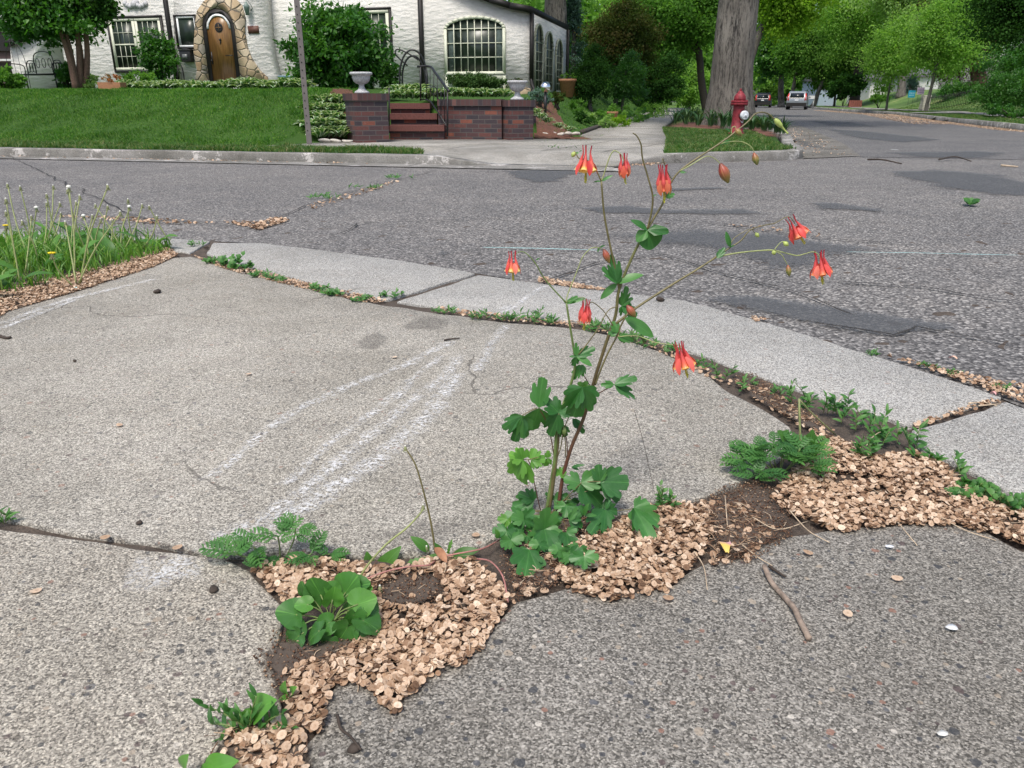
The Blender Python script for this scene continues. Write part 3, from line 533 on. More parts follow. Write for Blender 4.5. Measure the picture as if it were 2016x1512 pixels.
wing(1955, 786, .02, R(80), 'small pink petal on the joint near the kerb', (.6, .3, .3), (.7, .42, .42), 'petal', 'petal')
def flake(px, py, s_, label, c, cat='paper scrap', nm='paper_scrap'):
    p = G(px, py, .004); k = 7; V = [(p.x+math.cos(2*math.pi*i/k+.3)*s_*random.uniform(.6, 1.1)*1.3, p.y+math.sin(2*math.pi*i/k+.3)*s_*random.uniform(.6, 1.1), p.z+random.uniform(0, .0008)) for i in range(k)]
    V2 = [(x, y, z+.0008) for x, y, z in V]
    mb = MB().add(V+V2, [list(range(k))[::-1], list(range(k, 2*k))]+[[i, (i+1) % k, k+(i+1) % k, k+i] for i in range(k)])
    tag(mb.build(nm, plain(nm+'_skin', c, .7, .08)), label, cat)
flake(152, 566, .013, 'light turquoise scrap beside the verge litter', (.50, .80, .80)); flake(1750, 1076, .006, 'white flake on the grey slab', (.75, .78, .82), 'flake', 'flake')
flake(1876, 1236, .008, 'white fleck at right on the grey slab', (.70, .72, .74), 'flake', 'flake'); flake(1855, 1445, .006, 'pale fleck near the lower right corner', (.70, .70, .66), 'flake', 'flake')
# ================================================================ leaves
def sm_(a, b, x): t = max(0, min(1, (x-a)/(b-a))); return t*t*(3-2*t)
def r_fan(th, depth=.30, teeth=True):
    a = abs(th)/1.25; e = .72+.28*math.cos(th*1.2)
    n_ = math.exp(-((abs(th)-.44)/.085)**2)*depth+math.exp(-((abs(th)-.86)/.06)**2)*depth*.45+math.exp(-(th/.05)**2)*depth*.22
    return (e*(1-n_)+(.028*math.cos(th*17) if teeth else 0))*(1-.45*min(1, a*1.02)**7)
def r_heart(th):
    a = abs(th)/math.pi; return (1-.40*a**.8)*(1-.62*sm_(.80, 1.0, a))*(.90+.10*math.cos(th)**8)*(1+.014*math.cos(th*36))
def polar_leaf(mb, B, T, wf=1.0, normal=(0, -.75, .65), rf=r_fan, thm=1.25, droop=.16, cup=.20, rnd=None, k=44, wav=.05):
    B = Vector(B); T = Vector(T); d = T-B; L = d.length
    if L < 1e-6: return
    d /= L; n_ = Vector(normal); n_ = (n_-d*n_.dot(d)).normalized(); s_ = d.cross(n_); V = [B]; U = [(0, 0)]; ph = random.random()*6; rs = (.35, .68, 1.0)
    for r in rs:
        for j in range(k):
            th = -thm+2*thm*j/(k-1); rr = r*(rf(th) if r > .5 else .35*(.6+.4*rf(th))/.35); y = rr*math.cos(th); x = rr*math.sin(th)*wf
            h = -droop*y*abs(y)+cup*abs(x)**1.5*1.2+wav*math.sin(th*5+ph)*r*r
            V.append(B+(d*y+s_*x+n_*h)*L); U.append((th/thm, r))
    F = [[0, 1+j, 2+j] for j in range(k-1)]+[[1+b*k+j, 1+(b+1)*k+j, 1+(b+1)*k+j+1, 1+b*k+j+1] for b in range(2) for j in range(k-1)]
    mb.add([tuple(v) for v in V], F, U, random.random() if rnd is None else rnd)
def strip_leaf(mb, B, T, wd, normal=(0, -.6, .8), sag=.15, cup=.25, rnd=None, prof=None, k=8, twist=0):
    B = Vector(B); T = Vector(T); d = T-B; L = d.length
    if L < 1e-6: return
    d /= L; n_ = Vector(normal); n_ = n_-d*n_.dot(d)
    if n_.length < .05: n_ = Vector((.3, -.6, .1)); n_ = n_-d*n_.dot(d)
    n_.normalize(); s_ = d.cross(n_); V = []; U = []; F = []
    prof = prof or (lambda t: math.sin(math.pi*min(1, t**.8))**.8)
    for i in range(k+1):
        t = i/k; wv = wd*max(.04, prof(t)); c = B+d*(t*L)+n_*(sag*L*math.sin(math.pi*t)); ss = (s_*math.cos(twist*t)+n_*math.sin(twist*t))
        for u in (-1, 0, 1): V.append(c+ss*(u*wv)+n_*(abs(u)*cup*wv)); U.append((u, t))
        if i: q = (i-1)*3; F += [[q, q+1, q+4, q+3], [q+1, q+2, q+5, q+4]]
    mb.add([tuple(v) for v in V], F, U, random.random() if rnd is None else rnd)
def jag(t): return (.12 if t < .12 else .25+.75*(t**.7)*(1 if t < .8 else (1-t)*5))*(.45+.55*abs(math.sin(t*17))) if t < .97 else .05
# ================================================================ columbine
PY = 1.22
def Q0(x, y, Y, zmin=.012):
    p = Q(x, y, Y); return p if p.z > zmin else G(x, y, zmin)
def S3(L, dy0=0.0, dy1=0.0):
    k = len(L); return [Q0(x, y, PY+dy0+(dy1-dy0)*i/(k-1), .004) for i, (x, y) in enumerate(L)]
root = empty('columbine', G(1085, 1006), 'tall wild columbine with nodding red and yellow flowers growing from the joint between the slabs', 'flower plant')
def stem(L, r0, r1, mat, dy0=0.0, dy1=0.0, nm='stem'):
    k = len(L); mb = MB(); mb.tube(S3(L, dy0, dy1), [r0+(r1-r0)*i/(k-1) for i in range(k)], 7, 5); return mb.build(nm, M[mat], root, smooth=True)
n = NT('columbine_main_stem'); sx = n.new('ShaderNodeSeparateXYZ'); n.lk(n.tc.outputs['Object'], sx.inputs[0])
zz = n.noise(n.coord(), 60, 3); n.base(n.mix(n.ramp(n.math('ADD', sx.outputs[2], n.math('MULTIPLY', zz.outputs[0], .12)), [(.15, 0), (.62, 1)]), (.11, .045, .03), (.15, .17, .06))); n.rough(.45); M['cst'] = n.m
stem([(1098, 1006), (1108, 940), (1125, 880), (1150, 820), (1172, 742), (1195, 670), (1212, 620), (1219, 569), (1245, 505), (1263, 470), (1274, 453)], .0036, .0021, 'cst')
stem([(1274, 453), (1290, 425), (1305, 400), (1318, 365), (1338, 337), (1375, 310), (1415, 284), (1445, 262), (1472, 240), (1486, 225), (1500, 221), (1514, 225), (1526, 236)], .0019, .0009, 'stemo', 0, .03)
stem([(1274, 453), (1282, 420), (1285, 387), (1276, 350), (1265, 312), (1262, 285), (1254, 268), (1246, 262)], .0017, .0009, 'stemo', 0, -.02)
stem([(1219, 569), (1213, 539), (1199, 473), (1189, 418), (1184, 357)], .0020, .0014, 'stemo', 0, -.02)
stem([(1184, 357), (1171, 330), (1155, 315), (1140, 312), (1134, 302), (1130, 297)], .0012, .0007, 'stemo', -.02, -.015)
stem([(1184, 357), (1190, 340), (1199, 312), (1207, 298), (1214, 298), (1224, 306), (1229, 318)], .0010, .0007, 'stemp', -.02, -.02)
stem([(1213, 637), (1254, 605), (1327, 558), (1370, 532), (1410, 506)], .0023, .0015, 'stemo', -.005, .03)
stem([(1410, 506), (1452, 498), (1503, 493), (1524, 493), (1542, 497), (1568, 503), (1584, 500), (1599, 496), (1610, 500), (1616, 515)], .0014, .0007, 'stemp', .03, .04)
stem([(1524, 494), (1538, 501), (1545, 512), (1551, 522)], .0008, .0006, 'stemp', .03, .03)
stem([(1524, 493), (1533, 481), (1540, 476), (1546, 477)], .0008, .0006, 'stemp', .03, .03)
stem([(1410, 506), (1436, 488), (1458, 474), (1477, 453), (1503, 444), (1526, 439), (1546, 428), (1556, 428), (1565, 440)], .0013, .0006, 'stemo', .03, .05)
stem([(1438, 485), (1441, 475), (1449, 466), (1475, 451), (1486, 458)], .0008, .0005, 'stemo', .03, .045)
stem([(1338, 337), (1360, 325), (1385, 310), (1398, 308), (1412, 316), (1420, 326)], .0009, .0006, 'stemp', 0, .01)
stem([(1322, 352), (1314, 338), (1308, 322), (1305, 312), (1303, 322)], .0009, .0006, 'stemo', 0, -.01)
stem([(1415, 284), (1437, 279), (1460, 279), (1478, 288), (1485, 300)], .0009, .0006, 'stemp', .02, .02)
stem([(1440, 264), (1441, 252), (1447, 249), (1449, 256)], .0008, .0006, 'stemp', .02, .02)
stem([(1076, 1006), (1086, 945), (1092, 905), (1096, 850), (1108, 800), (1124, 756), (1132, 720), (1130, 691), (1123, 647), (1115, 596)], .0034, .0016, 'stemg', .0, -.03)
stem([(1080, 1004), (1088, 950), (1095, 890), (1098, 856)], .0044, .0040, 'stemo', -.004, -.004, 'broken_stem')
stem([(1115, 596), (1107, 588), (1082, 561), (1067, 541), (1056, 521), (1043, 505), (1031, 496), (1020, 497), (1012, 504)], .0013, .0006, 'stemg', -.03, -.04)
stem([(1115, 596), (1117, 582), (1125, 561), (1137, 531), (1147, 506), (1162, 490), (1175, 487), (1187, 491)], .0010, .0006, 'stemp', -.03, -.01)
stem([(1115, 596), (1140, 586), (1152, 588), (1153, 600)], .0009, .0006, 'stemg', -.03, -.03)
stem([(1158, 600), (1166, 595), (1181, 605), (1192, 617), (1204, 636), (1213, 655)], .0007, .0010, 'stemo', -.03, -.005)
stem([(1215, 604), (1206, 606), (1198, 611), (1190, 623), (1179, 644), (1162, 669), (1139, 698)], .0008, .0011, 'stemo', -.005, -.03)
stem([(1235, 618), (1223, 640), (1214, 663), (1197, 695), (1182, 730), (1172, 758)], .0014, .0016, 'stemo', -.01, -.004)
stem([(1216, 663), (1253, 661), (1290, 674), (1325, 679), (1338, 680), (1340, 690)], .0009, .0006, 'stemp', -.01, -.04)
stem([(1172, 778), (1190, 768), (1209, 757)], .0010, .0009, 'stemr', 0, -.01, 'leaf_stalk')
stem([(1165, 765), (1153, 745), (1147, 735)], .0009, .0008, 'stemr', 0, -.01, 'leaf_stalk')
stem([(1118, 905), (1116, 870), (1112, 850), (1108, 825)], .0010, .0008, 'stemr', 0, -.01, 'leaf_stalk'); stem([(1114, 900), (1112, 860), (1100, 814)], .0010, .0008, 'stemo', 0, -.02, 'leaf_stalk')
stem([(1092, 905), (1086, 870), (1078, 835), (1061, 803)], .0010, .0009, 'stemr', 0, -.01, 'leaf_stalk'); stem([(1092, 915), (1104, 880), (1112, 840), (1147, 762)], .0010, .0009, 'stemo', 0, -.02, 'leaf_stalk')
stem([(1064, 1004), (1055, 965), (1047, 925), (1040, 905)], .0010, .0008, 'stemr', -.01, -.02, 'leaf_stalk')
for L in ([(1090, 1004), (1110, 985), (1130, 965), (1145, 950)], [(1095, 1010), (1140, 1012), (1192, 1003)], [(1095, 1012), (1170, 1010), (1245, 1002)], [(1085, 1010), (1075, 1025), (1072, 1042)], [(1080, 1012), (1055, 1050), (1042, 1080)], [(1078, 1008), (1050, 1008), (1030, 1022)], [(1095, 1010), (1110, 1025), (1115, 1045)], [(1145, 950), (1165, 948), (1182, 948)], [(1028, 905), (1040, 905), (1060, 900)], [(1057, 803), (1042, 810), (1028, 818)]):
    stem(L, .0010, .0008, 'stemo', -.01, -.03, 'leaf_stalk')
def leafcl(node, tips, dy=-.01, mat='colum', wf=.85, typ='f', nm='leaf', dt=0.0, normal=None, rf=r_fan):
    """one compound leaf: leaflets from a node; the whole leaf is one mesh"""
    mb = MB(); zl = random.uniform(.012, .032); N0 = Q0(node[0], node[1], PY+dy, zl+.006)
    for t in tips:
        x, y = t[:2]; ww = t[2] if len(t) > 2 else wf; b = N0
        T = Q0(x, y, N0.y+dt+random.uniform(-.006, .006), zl*.7); nn = normal or (random.uniform(-.45, .45), -.72, random.uniform(.35, .9))
        if typ == 'f' and ww > .45: polar_leaf(mb, b, T, ww*(.70 if ww < .8 else .88), nn, rf, 1.2)
        else: strip_leaf(mb, b, T, (T-b).length*ww*.42, nn, .06, .25, prof=lambda t: math.sin(math.pi*min(1, t**.9))**.7)
    return mb.build(nm, M[mat], root, smooth=True)
leafcl((1061, 803), [(1066, 744, .75), (1048, 852, 1.0)], -.012)
leafcl((1029, 818), [(987, 845, .65), (1011, 874, .7), (1037, 864, .8)], -.018)
leafcl((1100, 813), [(1074, 784, .95), (1080, 862, .75), (1125, 806, 1.0)], -.02)
leafcl((1147, 762), [(1112, 800, .8), (1131, 826, .95), (1170, 804, .85)], -.03); leafcl((1149, 768), [(1139, 752, .9), (1155, 750, .9)], -.01, 'columY')
leafcl((1209, 757), [(1254, 741, .62), (1256, 782, .5), (1184, 757, .7)], -.012)
leafcl((1135, 702), [(1135, 675, .5), (1172, 684, .6), (1166, 721, .45), (1129, 722, .8), (1121, 701, .5)], -.03)
leafcl((1148, 718), [(1125, 748, .6), (1146, 742, .7)], -.02); leafcl((1127, 824), [(1153, 853, .55), (1140, 845, .6)], .01)
leafcl((1090, 830), [(1098, 840, .6), (1104, 858, .6)], .0, 'columY')
leafcl((1029, 905), [(1004, 893, 1.1), (1024, 883, 1.0), (1010, 938, 1.1), (1024, 955, 1.0), (1040, 948, .7)], -.02, 'columY'); leafcl((1046, 905), [(1052, 883, 1.2), (1074, 903, 1.1), (1062, 921, .9)], -.02, 'columY'); leafcl((1077, 902), [(1080, 888, .8), (1075, 921, .9), (1084, 912, .7)], -.01, 'columY')
leafcl((1102, 935), [(1090, 925, .8), (1112, 920, .9), (1118, 938, .8)], .0, 'columY')
leafcl((1143, 951), [(1111, 942, 1.0), (1116, 962, .8), (1190, 938, .8), (1190, 996, .8)], -.015)
leafcl((1182, 948), [(1178, 915, .8), (1192, 925, .6), (1240, 950, 1.0), (1226, 982, .8)], -.02); leafcl((1125, 920), [(1152, 915, .3), (1140, 925, .3)], .01)
leafcl((1192, 1003), [(1165, 1048, .75), (1190, 1045, .6), (1218, 1008, 1.0), (1200, 985, .6)], -.025); leafcl((1248, 1000), [(1276, 985, .9), (1286, 1056, .75), (1298, 1026, .8), (1245, 1045, .45)], -.035)
leafcl((1072, 1042), [(1076, 1003, 1.1), (1052, 1072, .9), (1082, 1085, .8), (1104, 1068, .9)], -.045)
leafcl((1042, 1082), [(1014, 1098, .8), (1036, 1132, 1.0), (1058, 1120, .7)], -.05); leafcl((1030, 1022), [(1003, 1060, .7), (992, 1012, .9), (1050, 1004, .8), (1012, 1035, .7)], -.02)
leafcl((1115, 1048), [(1136, 1044, .8), (1122, 1082, .9), (1106, 1064, .8), (1128, 1066, .8)], -.02); leafcl((1052, 985), [(1022, 970, .8), (1048, 962, .7), (1008, 998, .8)], .01)
leafcl((1150, 1015), [(1175, 1015, .35), (1160, 990, .35), (1140, 995, .35)], .0); leafcl((1090, 985), [(1120, 975, .8), (1112, 1000, .7), (1075, 970, .7)], .02)
leafcl((1120, 1025), [(1145, 1010, .8), (1150, 1035, .8), (1135, 1000, .6)], .01); leafcl((1062, 1015), [(1040, 1045, .8), (1065, 1050, .7)], -.01)
leafcl((1274, 453), [(1241, 433, .45), (1317, 453, .5), (1253, 474, .75), (1290, 490, .85)], -.01, rf=lambda th: .85+.15*math.cos(th))
leafcl((1216, 558), [(1189, 524, .55), (1205, 503, .55), (1220, 528, .55)], -.008); leafcl((1215, 558), [(1182, 589, .4), (1267, 541, .42)], -.004)
leafcl((1224, 602), [(1236, 565, .6), (1245, 585, .6), (1216, 585, .4), (1223, 622, .7), (1256, 622, .8)], .008); leafcl((1230, 626), [(1275, 648, .5), (1287, 664, .42)], -.012)
leafcl((1215, 656), [(1197, 655, .8), (1208, 632, .8)], -.012); leafcl((1216, 664), [(1251, 668, .6), (1232, 674, .6)], -.012)
leafcl((1184, 357), [(1207, 345, .3), (1168, 359, .35)], -.02); leafcl((1412, 509), [(1427, 486, .6)], .02); leafcl((1438, 487), [(1429, 455, .35), (1445, 482, .5)], .03)
leafcl((1338, 339), [(1352, 338, .5)], 0); leafcl((1414, 285), [(1442, 278, .42)], .02); leafcl((1440, 265), [(1428, 252, .4)], .02); leafcl((1115, 598), [(1136, 582, .55), (1110, 590, .5), (1152, 588, .25)], -.03)
leafcl((1140, 300), [(1128, 304, .5), (1146, 296, .4)], -.015); leafcl((1180, 487), [(1192, 483, .3), (1176, 496, .5)], -.01); leafcl((1309, 388), [(1330, 380, .6)], .005); leafcl((1285, 387), [(1292, 382, .5)], 0); leafcl((1055, 512), [(1062, 508, .5)], -.03)
leafcl((1106, 838), [(1115, 862, .8), (1122, 850, .5)], -.01, 'weed')
g_ = random.Random(5)
for k in range(19):
    z_ = k % 3; cx_, cy_ = [(g_.uniform(995, 1062), g_.uniform(1000, 1075)), (g_.uniform(1090, 1250), g_.uniform(962, 1040)), (g_.uniform(1040, 1150), g_.uniform(1040, 1105))][z_]
    r_ = g_.uniform(17, 30); a0 = g_.uniform(-.5, .5)+math.pi/2; tips = [(cx_+math.cos(a0+t)*r_, cy_+math.sin(a0+t)*r_*.85, g_.uniform(.75, 1.0)) for t in (-1.5, 0, 1.4)]
    leafcl((cx_, cy_), tips, {0: g_.uniform(-.03, .02), 1: g_.uniform(-.02, .04), 2: g_.uniform(-.06, -.02)}[z_], 'columY' if g_.random() < .12 else 'colum')
    if k % 2: stem([(1088, 1008), ((1088+cx_)/2, (1005+cy_)/2-8), (cx_, cy_)], .0009, .0007, 'stemo', -.01, -.02, 'leaf_stalk')
# flowers
n = NT('petal'); a = n.attr(); z = n.noise(n.coord(), 300, 2)
c = n.ramp(n.math('ADD', a, n.math('MULTIPLY', n.math('SUBTRACT', z.outputs[0], .5), .10)), [(.02, (.20, .012, .03)), (.25, (.50, .03, .055)), (.62, (.80, .125, .11)), (.84, (.86, .27, .13)), (.93, (.88, .60, .14)), (1, (.88, .70, .25))])
n.base(c); n.rough(.45); t = n.new('ShaderNodeBsdfTranslucent'); n.lk(c, t.inputs[0]); x = n.new('ShaderNodeMixShader'); x.inputs[0].default_value = .3
n.lk(n.b.outputs[0], x.inputs[1]); n.lk(t.outputs[0], x.inputs[2]); n.lk(x.outputs[0], n.out.inputs[0]); M['petal'] = n.m
M['sepal'] = leafmat('sepal_red', [(.58, .05, .055), (.76, .11, .10), (.84, .26, .20)], .3, .45)
M['sepalo'] = leafmat('sepal_orange', [(.60, .09, .06), (.70, .17, .09), (.72, .28, .16)], .3, .45)
M['stamen'] = leafmat('stamen_yellow', [(.60, .58, .07), (.72, .68, .12)], .2, .5)
def flower(top, bot, dy, spread=1.0, flare=1.0, yellow=0.0, rot=0, orange=False):
    A = Q(top[0], top[1], PY+dy); Bm = Q(bot[0], bot[1], PY+dy-.004); ax = Bm-A; L = ax.length; ax.normalize()
    u = Vector((0, -1, 0)); u = (u-ax*u.dot(ax)).normalized(); v_ = ax.cross(u)
    pet = MB(); sep = MB(); stm = MB()
    def pt(h, r, th): return A+ax*(h*L)+(u*math.cos(th)+v_*math.sin(th))*(r*L*spread)
    for k in range(5):
        th = 2*math.pi*k/5+rot; h0 = random.uniform(-.02, .02); w_ = random.uniform(-.12, .12)
        pet.tube([pt(h0, .13, th+w_), pt(.012+h0, .13, th+w_), pt(.03+h0, .128, th+w_), pt(.2, .105, th+w_/2), pt(.34, .135, th), pt(.48, .16, th), pt(.60, .11+.06*flare, th), pt(.69, .085+.115*flare, th)],
                 [L*r for r in (.012, .021, .014, .019, .040, .062, .074*min(1.1, flare), .086*flare)], 10, 3, rnd=lambda t: min(1, t**1.05*(.93+yellow)), cap=False)
        # spread lip at the mouth
        th2 = th+math.pi/5; b = pt(.40, .13, th2); t_ = pt(.79+random.uniform(-.03, .04), .235+.24*(flare-1)+random.uniform(-.02, .04), th2)
        nn = (u*math.cos(th2)+v_*math.sin(th2)); strip_leaf(sep, b, t_, L*.088, nn, .08, .3, prof=lambda t: math.sin(math.pi*min(1, .08+t*.92)**1.1)**.75, k=8)
    for k in range(16):
        th = k*2.4; e = random.uniform(.84, 1.0); r = .012+.028*((k*7) % 5)/5
        stm.tube([pt(.55, .01, th), pt(.75, r*.8, th), pt(e, r, th)], L*.0055, 4, 2, random.random())
        p = pt(e, r, th); stm.lathe([(L*.002, -L*.022), (L*.013, -L*.01), (L*.013, L*.012), (L*.002, L*.022)], p, 5, ax, rnd=random.random())
    f = pet.build('flower', M['petal'], root, smooth=True); sep.build('sepals', M['sepalo' if orange else 'sepal'], f, smooth=True); stm.build('stamens', M['stamen'], f, smooth=True)
flower((1157, 287), (1152, 360), -.02, 1.05, 1.25, .12, .35); flower((1227, 302), (1231, 362), -.02, 1.0, .6, -.1, .9, True); flower((1305, 324), (1308, 400), -.01, .92, .55, -.1, 0.2, True)
flower((1555, 427), (1584, 480), .05, 1.15, 1.25, -.06, .5); flower((1612, 494), (1620, 560), .04, 1.1, 1.1, -.06, .2); flower((1009, 494), (1010, 553), -.04, 1.0, 1.05, .15, .3)
flower((1154, 589), (1149, 650), -.03, 1.0, .6, -.1, .8); flower((1335, 674), (1354, 743), -.04, 1.0, 1.2, .0, .1)
n = NT('bud_skin'); a = n.attr(); w_ = n.new('ShaderNodeSeparateXYZ'); n.lk(n.tc.outputs['UV'], w_.inputs[0])
c = n.ramp(a, [(0, (.12, .015, .02)), (.3, (.30, .045, .03)), (.55, (.24, .08, .035)), (.85, (.22, .18, .045)), (1, (.16, .19, .05))])
c = n.mix(n.math('MULTIPLY', n.math('GREATER_THAN', n.math('SINE', n.math('MULTIPLY', w_.outputs[0], 31.4)), .8), .5), c, (.42, .22, .10)); n.base(c); n.rough(.45); M['bud'] = n.m
M['budg'] = plain('green_bud', (.36, .44, .12), .5, .2, 80)
def bud(top, bot, dy, fat=.2, mat='bud', nm='bud', prof=None, green=0.0, lab=None):
    A = Q(top[0], top[1], PY+dy); B = Q(bot[0], bot[1], PY+dy-.003); mb = MB(); d = B-A; L = d.length
    pf = prof or [.25, .55, .85, 1, 1, .85, .55, .2]; k = len(pf)
    mb.tube([A+d*(i/(k-1)) for i in range(k)], [L*fat*r for r in pf], 10, 2, rnd=lambda t: min(1, t+green)); o = mb.build(nm, M[mat], root, smooth=True, label=lab); return o
bud((1418, 322), (1434, 360), .01, .26); bud((1484, 301), (1491, 325), .02, .27, green=.35); bud((1188, 490), (1200, 518), -.01, .22, green=-.05); bud((1234, 601), (1251, 624), -.03, .27); bud((1551, 522), (1554, 544), .03, .24, green=.4)
bud((1447, 253), (1460, 268), .02, .3, green=.45); bud((1542, 476), (1552, 484), .03, .38, 'budg'); bud((1487, 458), (1494, 467), .045, .36, 'budg'); bud((1132, 299), (1126, 309), -.015, .4, 'budg'); bud((1527, 496), (1520, 499), .03, .5, 'budg')
bud((1109, 838), (1112, 858), -.012, .25, 'stemg'); bud((1525, 234), (1551, 263), .03, .13, 'budg', 'seed_pod', [.4, .9, 1.1, 1.0, .9, .5, .35, .28, .3, .4], lab='pale green seed pod on the highest arching stalk')
# ================================================================ weeds
def weed(name, base, label, cat, group=None): return empty(name, base, label, cat, group)
def up_stem(B, h, lean, k=4): return [B+Vector((lean[0]*t*t, lean[1]*t*t, h*t)) for t in [i/(k-1) for i in range(k)]]
def fern_leaf(ml, B, d, L, w_=.35, nrm=(0, -.4, .9), lv=6, second=True):
    """cut pinnate leaf like a ragweed leaf"""
    d = Vector(d).normalized(); n_ = Vector(nrm); n_ = (n_-d*n_.dot(d)).normalized(); s_ = d.cross(n_); r = random.random()
    strip_leaf(ml, B, B+d*L-n_*L*.1, L*.035, n_, .1, .2, r)
    for i in range(lv):
        t = .2+.72*i/(lv-1); c = B+d*(L*t)+n_*(.1*L*math.sin(math.pi*t)); q = L*w_*math.sin(math.pi*(.18+.72*t))
        for sg in (-1, 1):
            dd = (s_*sg*.9+d*.55).normalized(); e = c+dd*q; strip_leaf(ml, c, e, q*.14, n_, .05, .2, r)
            if second:
                for tt in (.45, .7):
                    cc = c+dd*q*tt
                    for g in (-1, 1): strip_leaf(ml, cc, cc+(dd*.7+d*g*.7)*q*.34, q*.07, n_, .0, .1, r, k=3)
    strip_leaf(ml, B+d*L*.85, B+d*L*1.08-n_*L*.1, L*.05, n_, 0, .2, r)
def ragweed(px, py, label, spread, specs):
    B = G(px, py); root_ = weed('ragweed', B, label, 'weed'); ms = MB(); ml = MB()
    for (dx, dy, h, L) in specs:
        p = B+Vector((dx, dy, 0)); t_ = p+Vector((dx*.35, dy*.2-.005, h)); ms.tube([B+Vector((dx*.3, dy*.3, 0)), p+Vector((0, 0, h*.5)), t_], .0012, 5, 3)
        for k in range(5):
            a = random.random()*6.28; fern_leaf(ml, t_-Vector((0, 0, h*.3*k/5)), (math.cos(a)+dx*9, math.sin(a)*.8+dy*8, random.uniform(-.05, .55)), L*random.uniform(.75, 1.1))
    ms.build('stem', M['stemg'], root_, smooth=True); ml.build('leaves', M['weed'], root_, smooth=True)
ragweed(550, 1108, 'feathery ragweed at the left end of the seed drifts', .1, [(0, .01, .045, .045), (-.05, .0, .02, .05), (-.03, .01, .025, .045), (.04, .0, .02, .045), (.02, .02, .055, .035), (-.015, -.015, .01, .035), (.06, .01, .012, .035)])
ragweed(1535, 930, 'feathery ragweed clump beside the right seed drift', .1, [(-.05, 0, .03, .055), (-.03, -.02, .02, .05), (0, 0, .05, .055), (.02, -.01, .06, .05), (-.01, .02, .055, .05), (.05, .02, .05, .045), (-.045, -.03, .012, .045), (.035, -.02, .03, .045), (-.02, .0, .04, .05), (.01, .015, .035, .05), (-.035, .02, .04, .05), (-.06, .015, .02, .045), (.03, .0, .05, .05)])
def knot(px, py, h, n_, label, leafL=.016, group='leafy weeds in the slab joints', spread=.02, mat='weed', wd=.2, name='knotweed', z=0):
    B = G(px, py, z); r_ = weed(name, B, label, 'weed', group); ms = MB(); ml = MB()
    for s_ in range(n_):
        b = B+Vector((random.uniform(-1, 1)*spread, random.uniform(-.7, .7)*spread, 0)); hh = h*random.uniform(.45, 1.05); a = random.random()*6.28; ln = hh*random.uniform(.15, .8)
        P = up_stem(b, hh, (math.cos(a)*ln, math.sin(a)*ln)); ms.tube(P, .0009, 4, 3)
        m = max(6, int(hh/.0055))
        for i in range(m):
            t = .12+.88*i/m; c = b+Vector((math.cos(a)*ln*t*t, math.sin(a)*ln*t*t, hh*t)); aa = random.random()*6.28; up_ = random.uniform(.1, .9)+(.8 if t > .85 else 0)
            L = leafL*random.uniform(.75, 1.4)*(1.1-.35*t); dd = Vector((math.cos(aa), math.sin(aa), up_)).normalized(); strip_leaf(ml, c, c+dd*L, L*wd*.8, (0, -.5, .8), .08, .3, k=5)
    ms.build('stem', M['stemg'], r_, smooth=True); ml.build('leaves', M[mat], r_, smooth=True); return r_
for a_ in [(1432, 742, .035, 9, 'knotweed tuft with one upright shoot beside the lowest columbine flower'), (1530, 778, .032, 8, 'knotweed growing in the joint above the bare dirt'), (1585, 800, .045, 10, 'knotweed behind the bent pale stalk'), (1640, 818, .05, 12, 'bushy knotweed right of the bent pale stalk'), (1690, 842, .05, 12, 'tall leafy knotweed in the middle of the right joint'), (1740, 872, .055, 13, 'knotweed clump at the end of the right slab joint'), (1700, 898, .045, 10, 'broad knotweed in front of the clump, over the seeds'), (1775, 880, .045, 7, 'knotweed shoot nearest the straight joint to the kerb'), (1480, 765, .02, 6, 'low knotweed on the bare dirt of the joint'), (1385, 722, .018, 5, 'small knotweed just left of the upright shoot'), (1835, 912, .02, 6, 'low knotweed beside the right gutter slab'), (1870, 935, .03, 6, 'small upright knotweed right of the seeds')]:
    knot(a_[0], a_[1], a_[2]*1.25, max(3, a_[3]//2), a_[4], spread=.034, leafL=.022 if a_[1] > 790 else .018, wd=.20)
for x, y, h in [(1900, 962, .022), (1925, 975, .022), (1955, 985, .025), (1985, 1000, .03), (2012, 1010, .04), (1880, 975, .012)]:
    knot(x, y, h, 9, f'low round-leaved weed on the slab edge at the far right, {["fourth","third","second","first","last","lowest"][[1900,1925,1955,1985,2012,1880].index(x)]} of its row', .013, spread=.022, wd=.55, name='clover_weed', group='round leaved weeds along the right slab edge')
names = ['at the left end of the long joint', 'second along the joint, behind the thin chalk stroke', 'under the leftmost flower', 'between the leftmost flower and the columbine', 'just left of the low hanging flower', 'behind the middle of the columbine', 'right behind the columbine stem', 'right of the columbine stem', 'beyond the drooping leaf of the columbine', 'halfway to the lowest flower']
for i, (x, y, h) in enumerate([(870, 615, .012), (938, 626, .028), (985, 630, .028), (1038, 632, .04), (1068, 636, .03), (1165, 650, .045), (1185, 652, .035), (1240, 668, .04), (1278, 682, .03), (1310, 695, .016)]):
    knot(x, y, h, 7, 'small grassy weed '+names[i], .022, 'small weeds along the rear joint', .04, wd=.14, name='joint_weed')
for i, (x, y, h, w2, lb) in enumerate([(425, 518, .03, .3, 'nearest the verge'), (450, 524, .045, .6, 'with broad leaves'), (475, 530, .035, .6, 'second with broad leaves'), (515, 545, .02, .2, 'low and thin'), (545, 552, .015, .2, 'just past the low thin one'), (625, 572, .018, .2, 'by itself in mid joint'), (660, 580, .016, .3, 'small and round'), (715, 592, .014, .2, 'close to where the slabs meet'), (770, 585, .02, .2, 'on the straight joint'), (390, 484, .02, .15, 'at the corner by the road')]):
    knot(x, y, h, 7, 'green weed in the left joint, '+lb, .022, 'weeds in the left joint', .04, wd=w2, name='joint_weed')
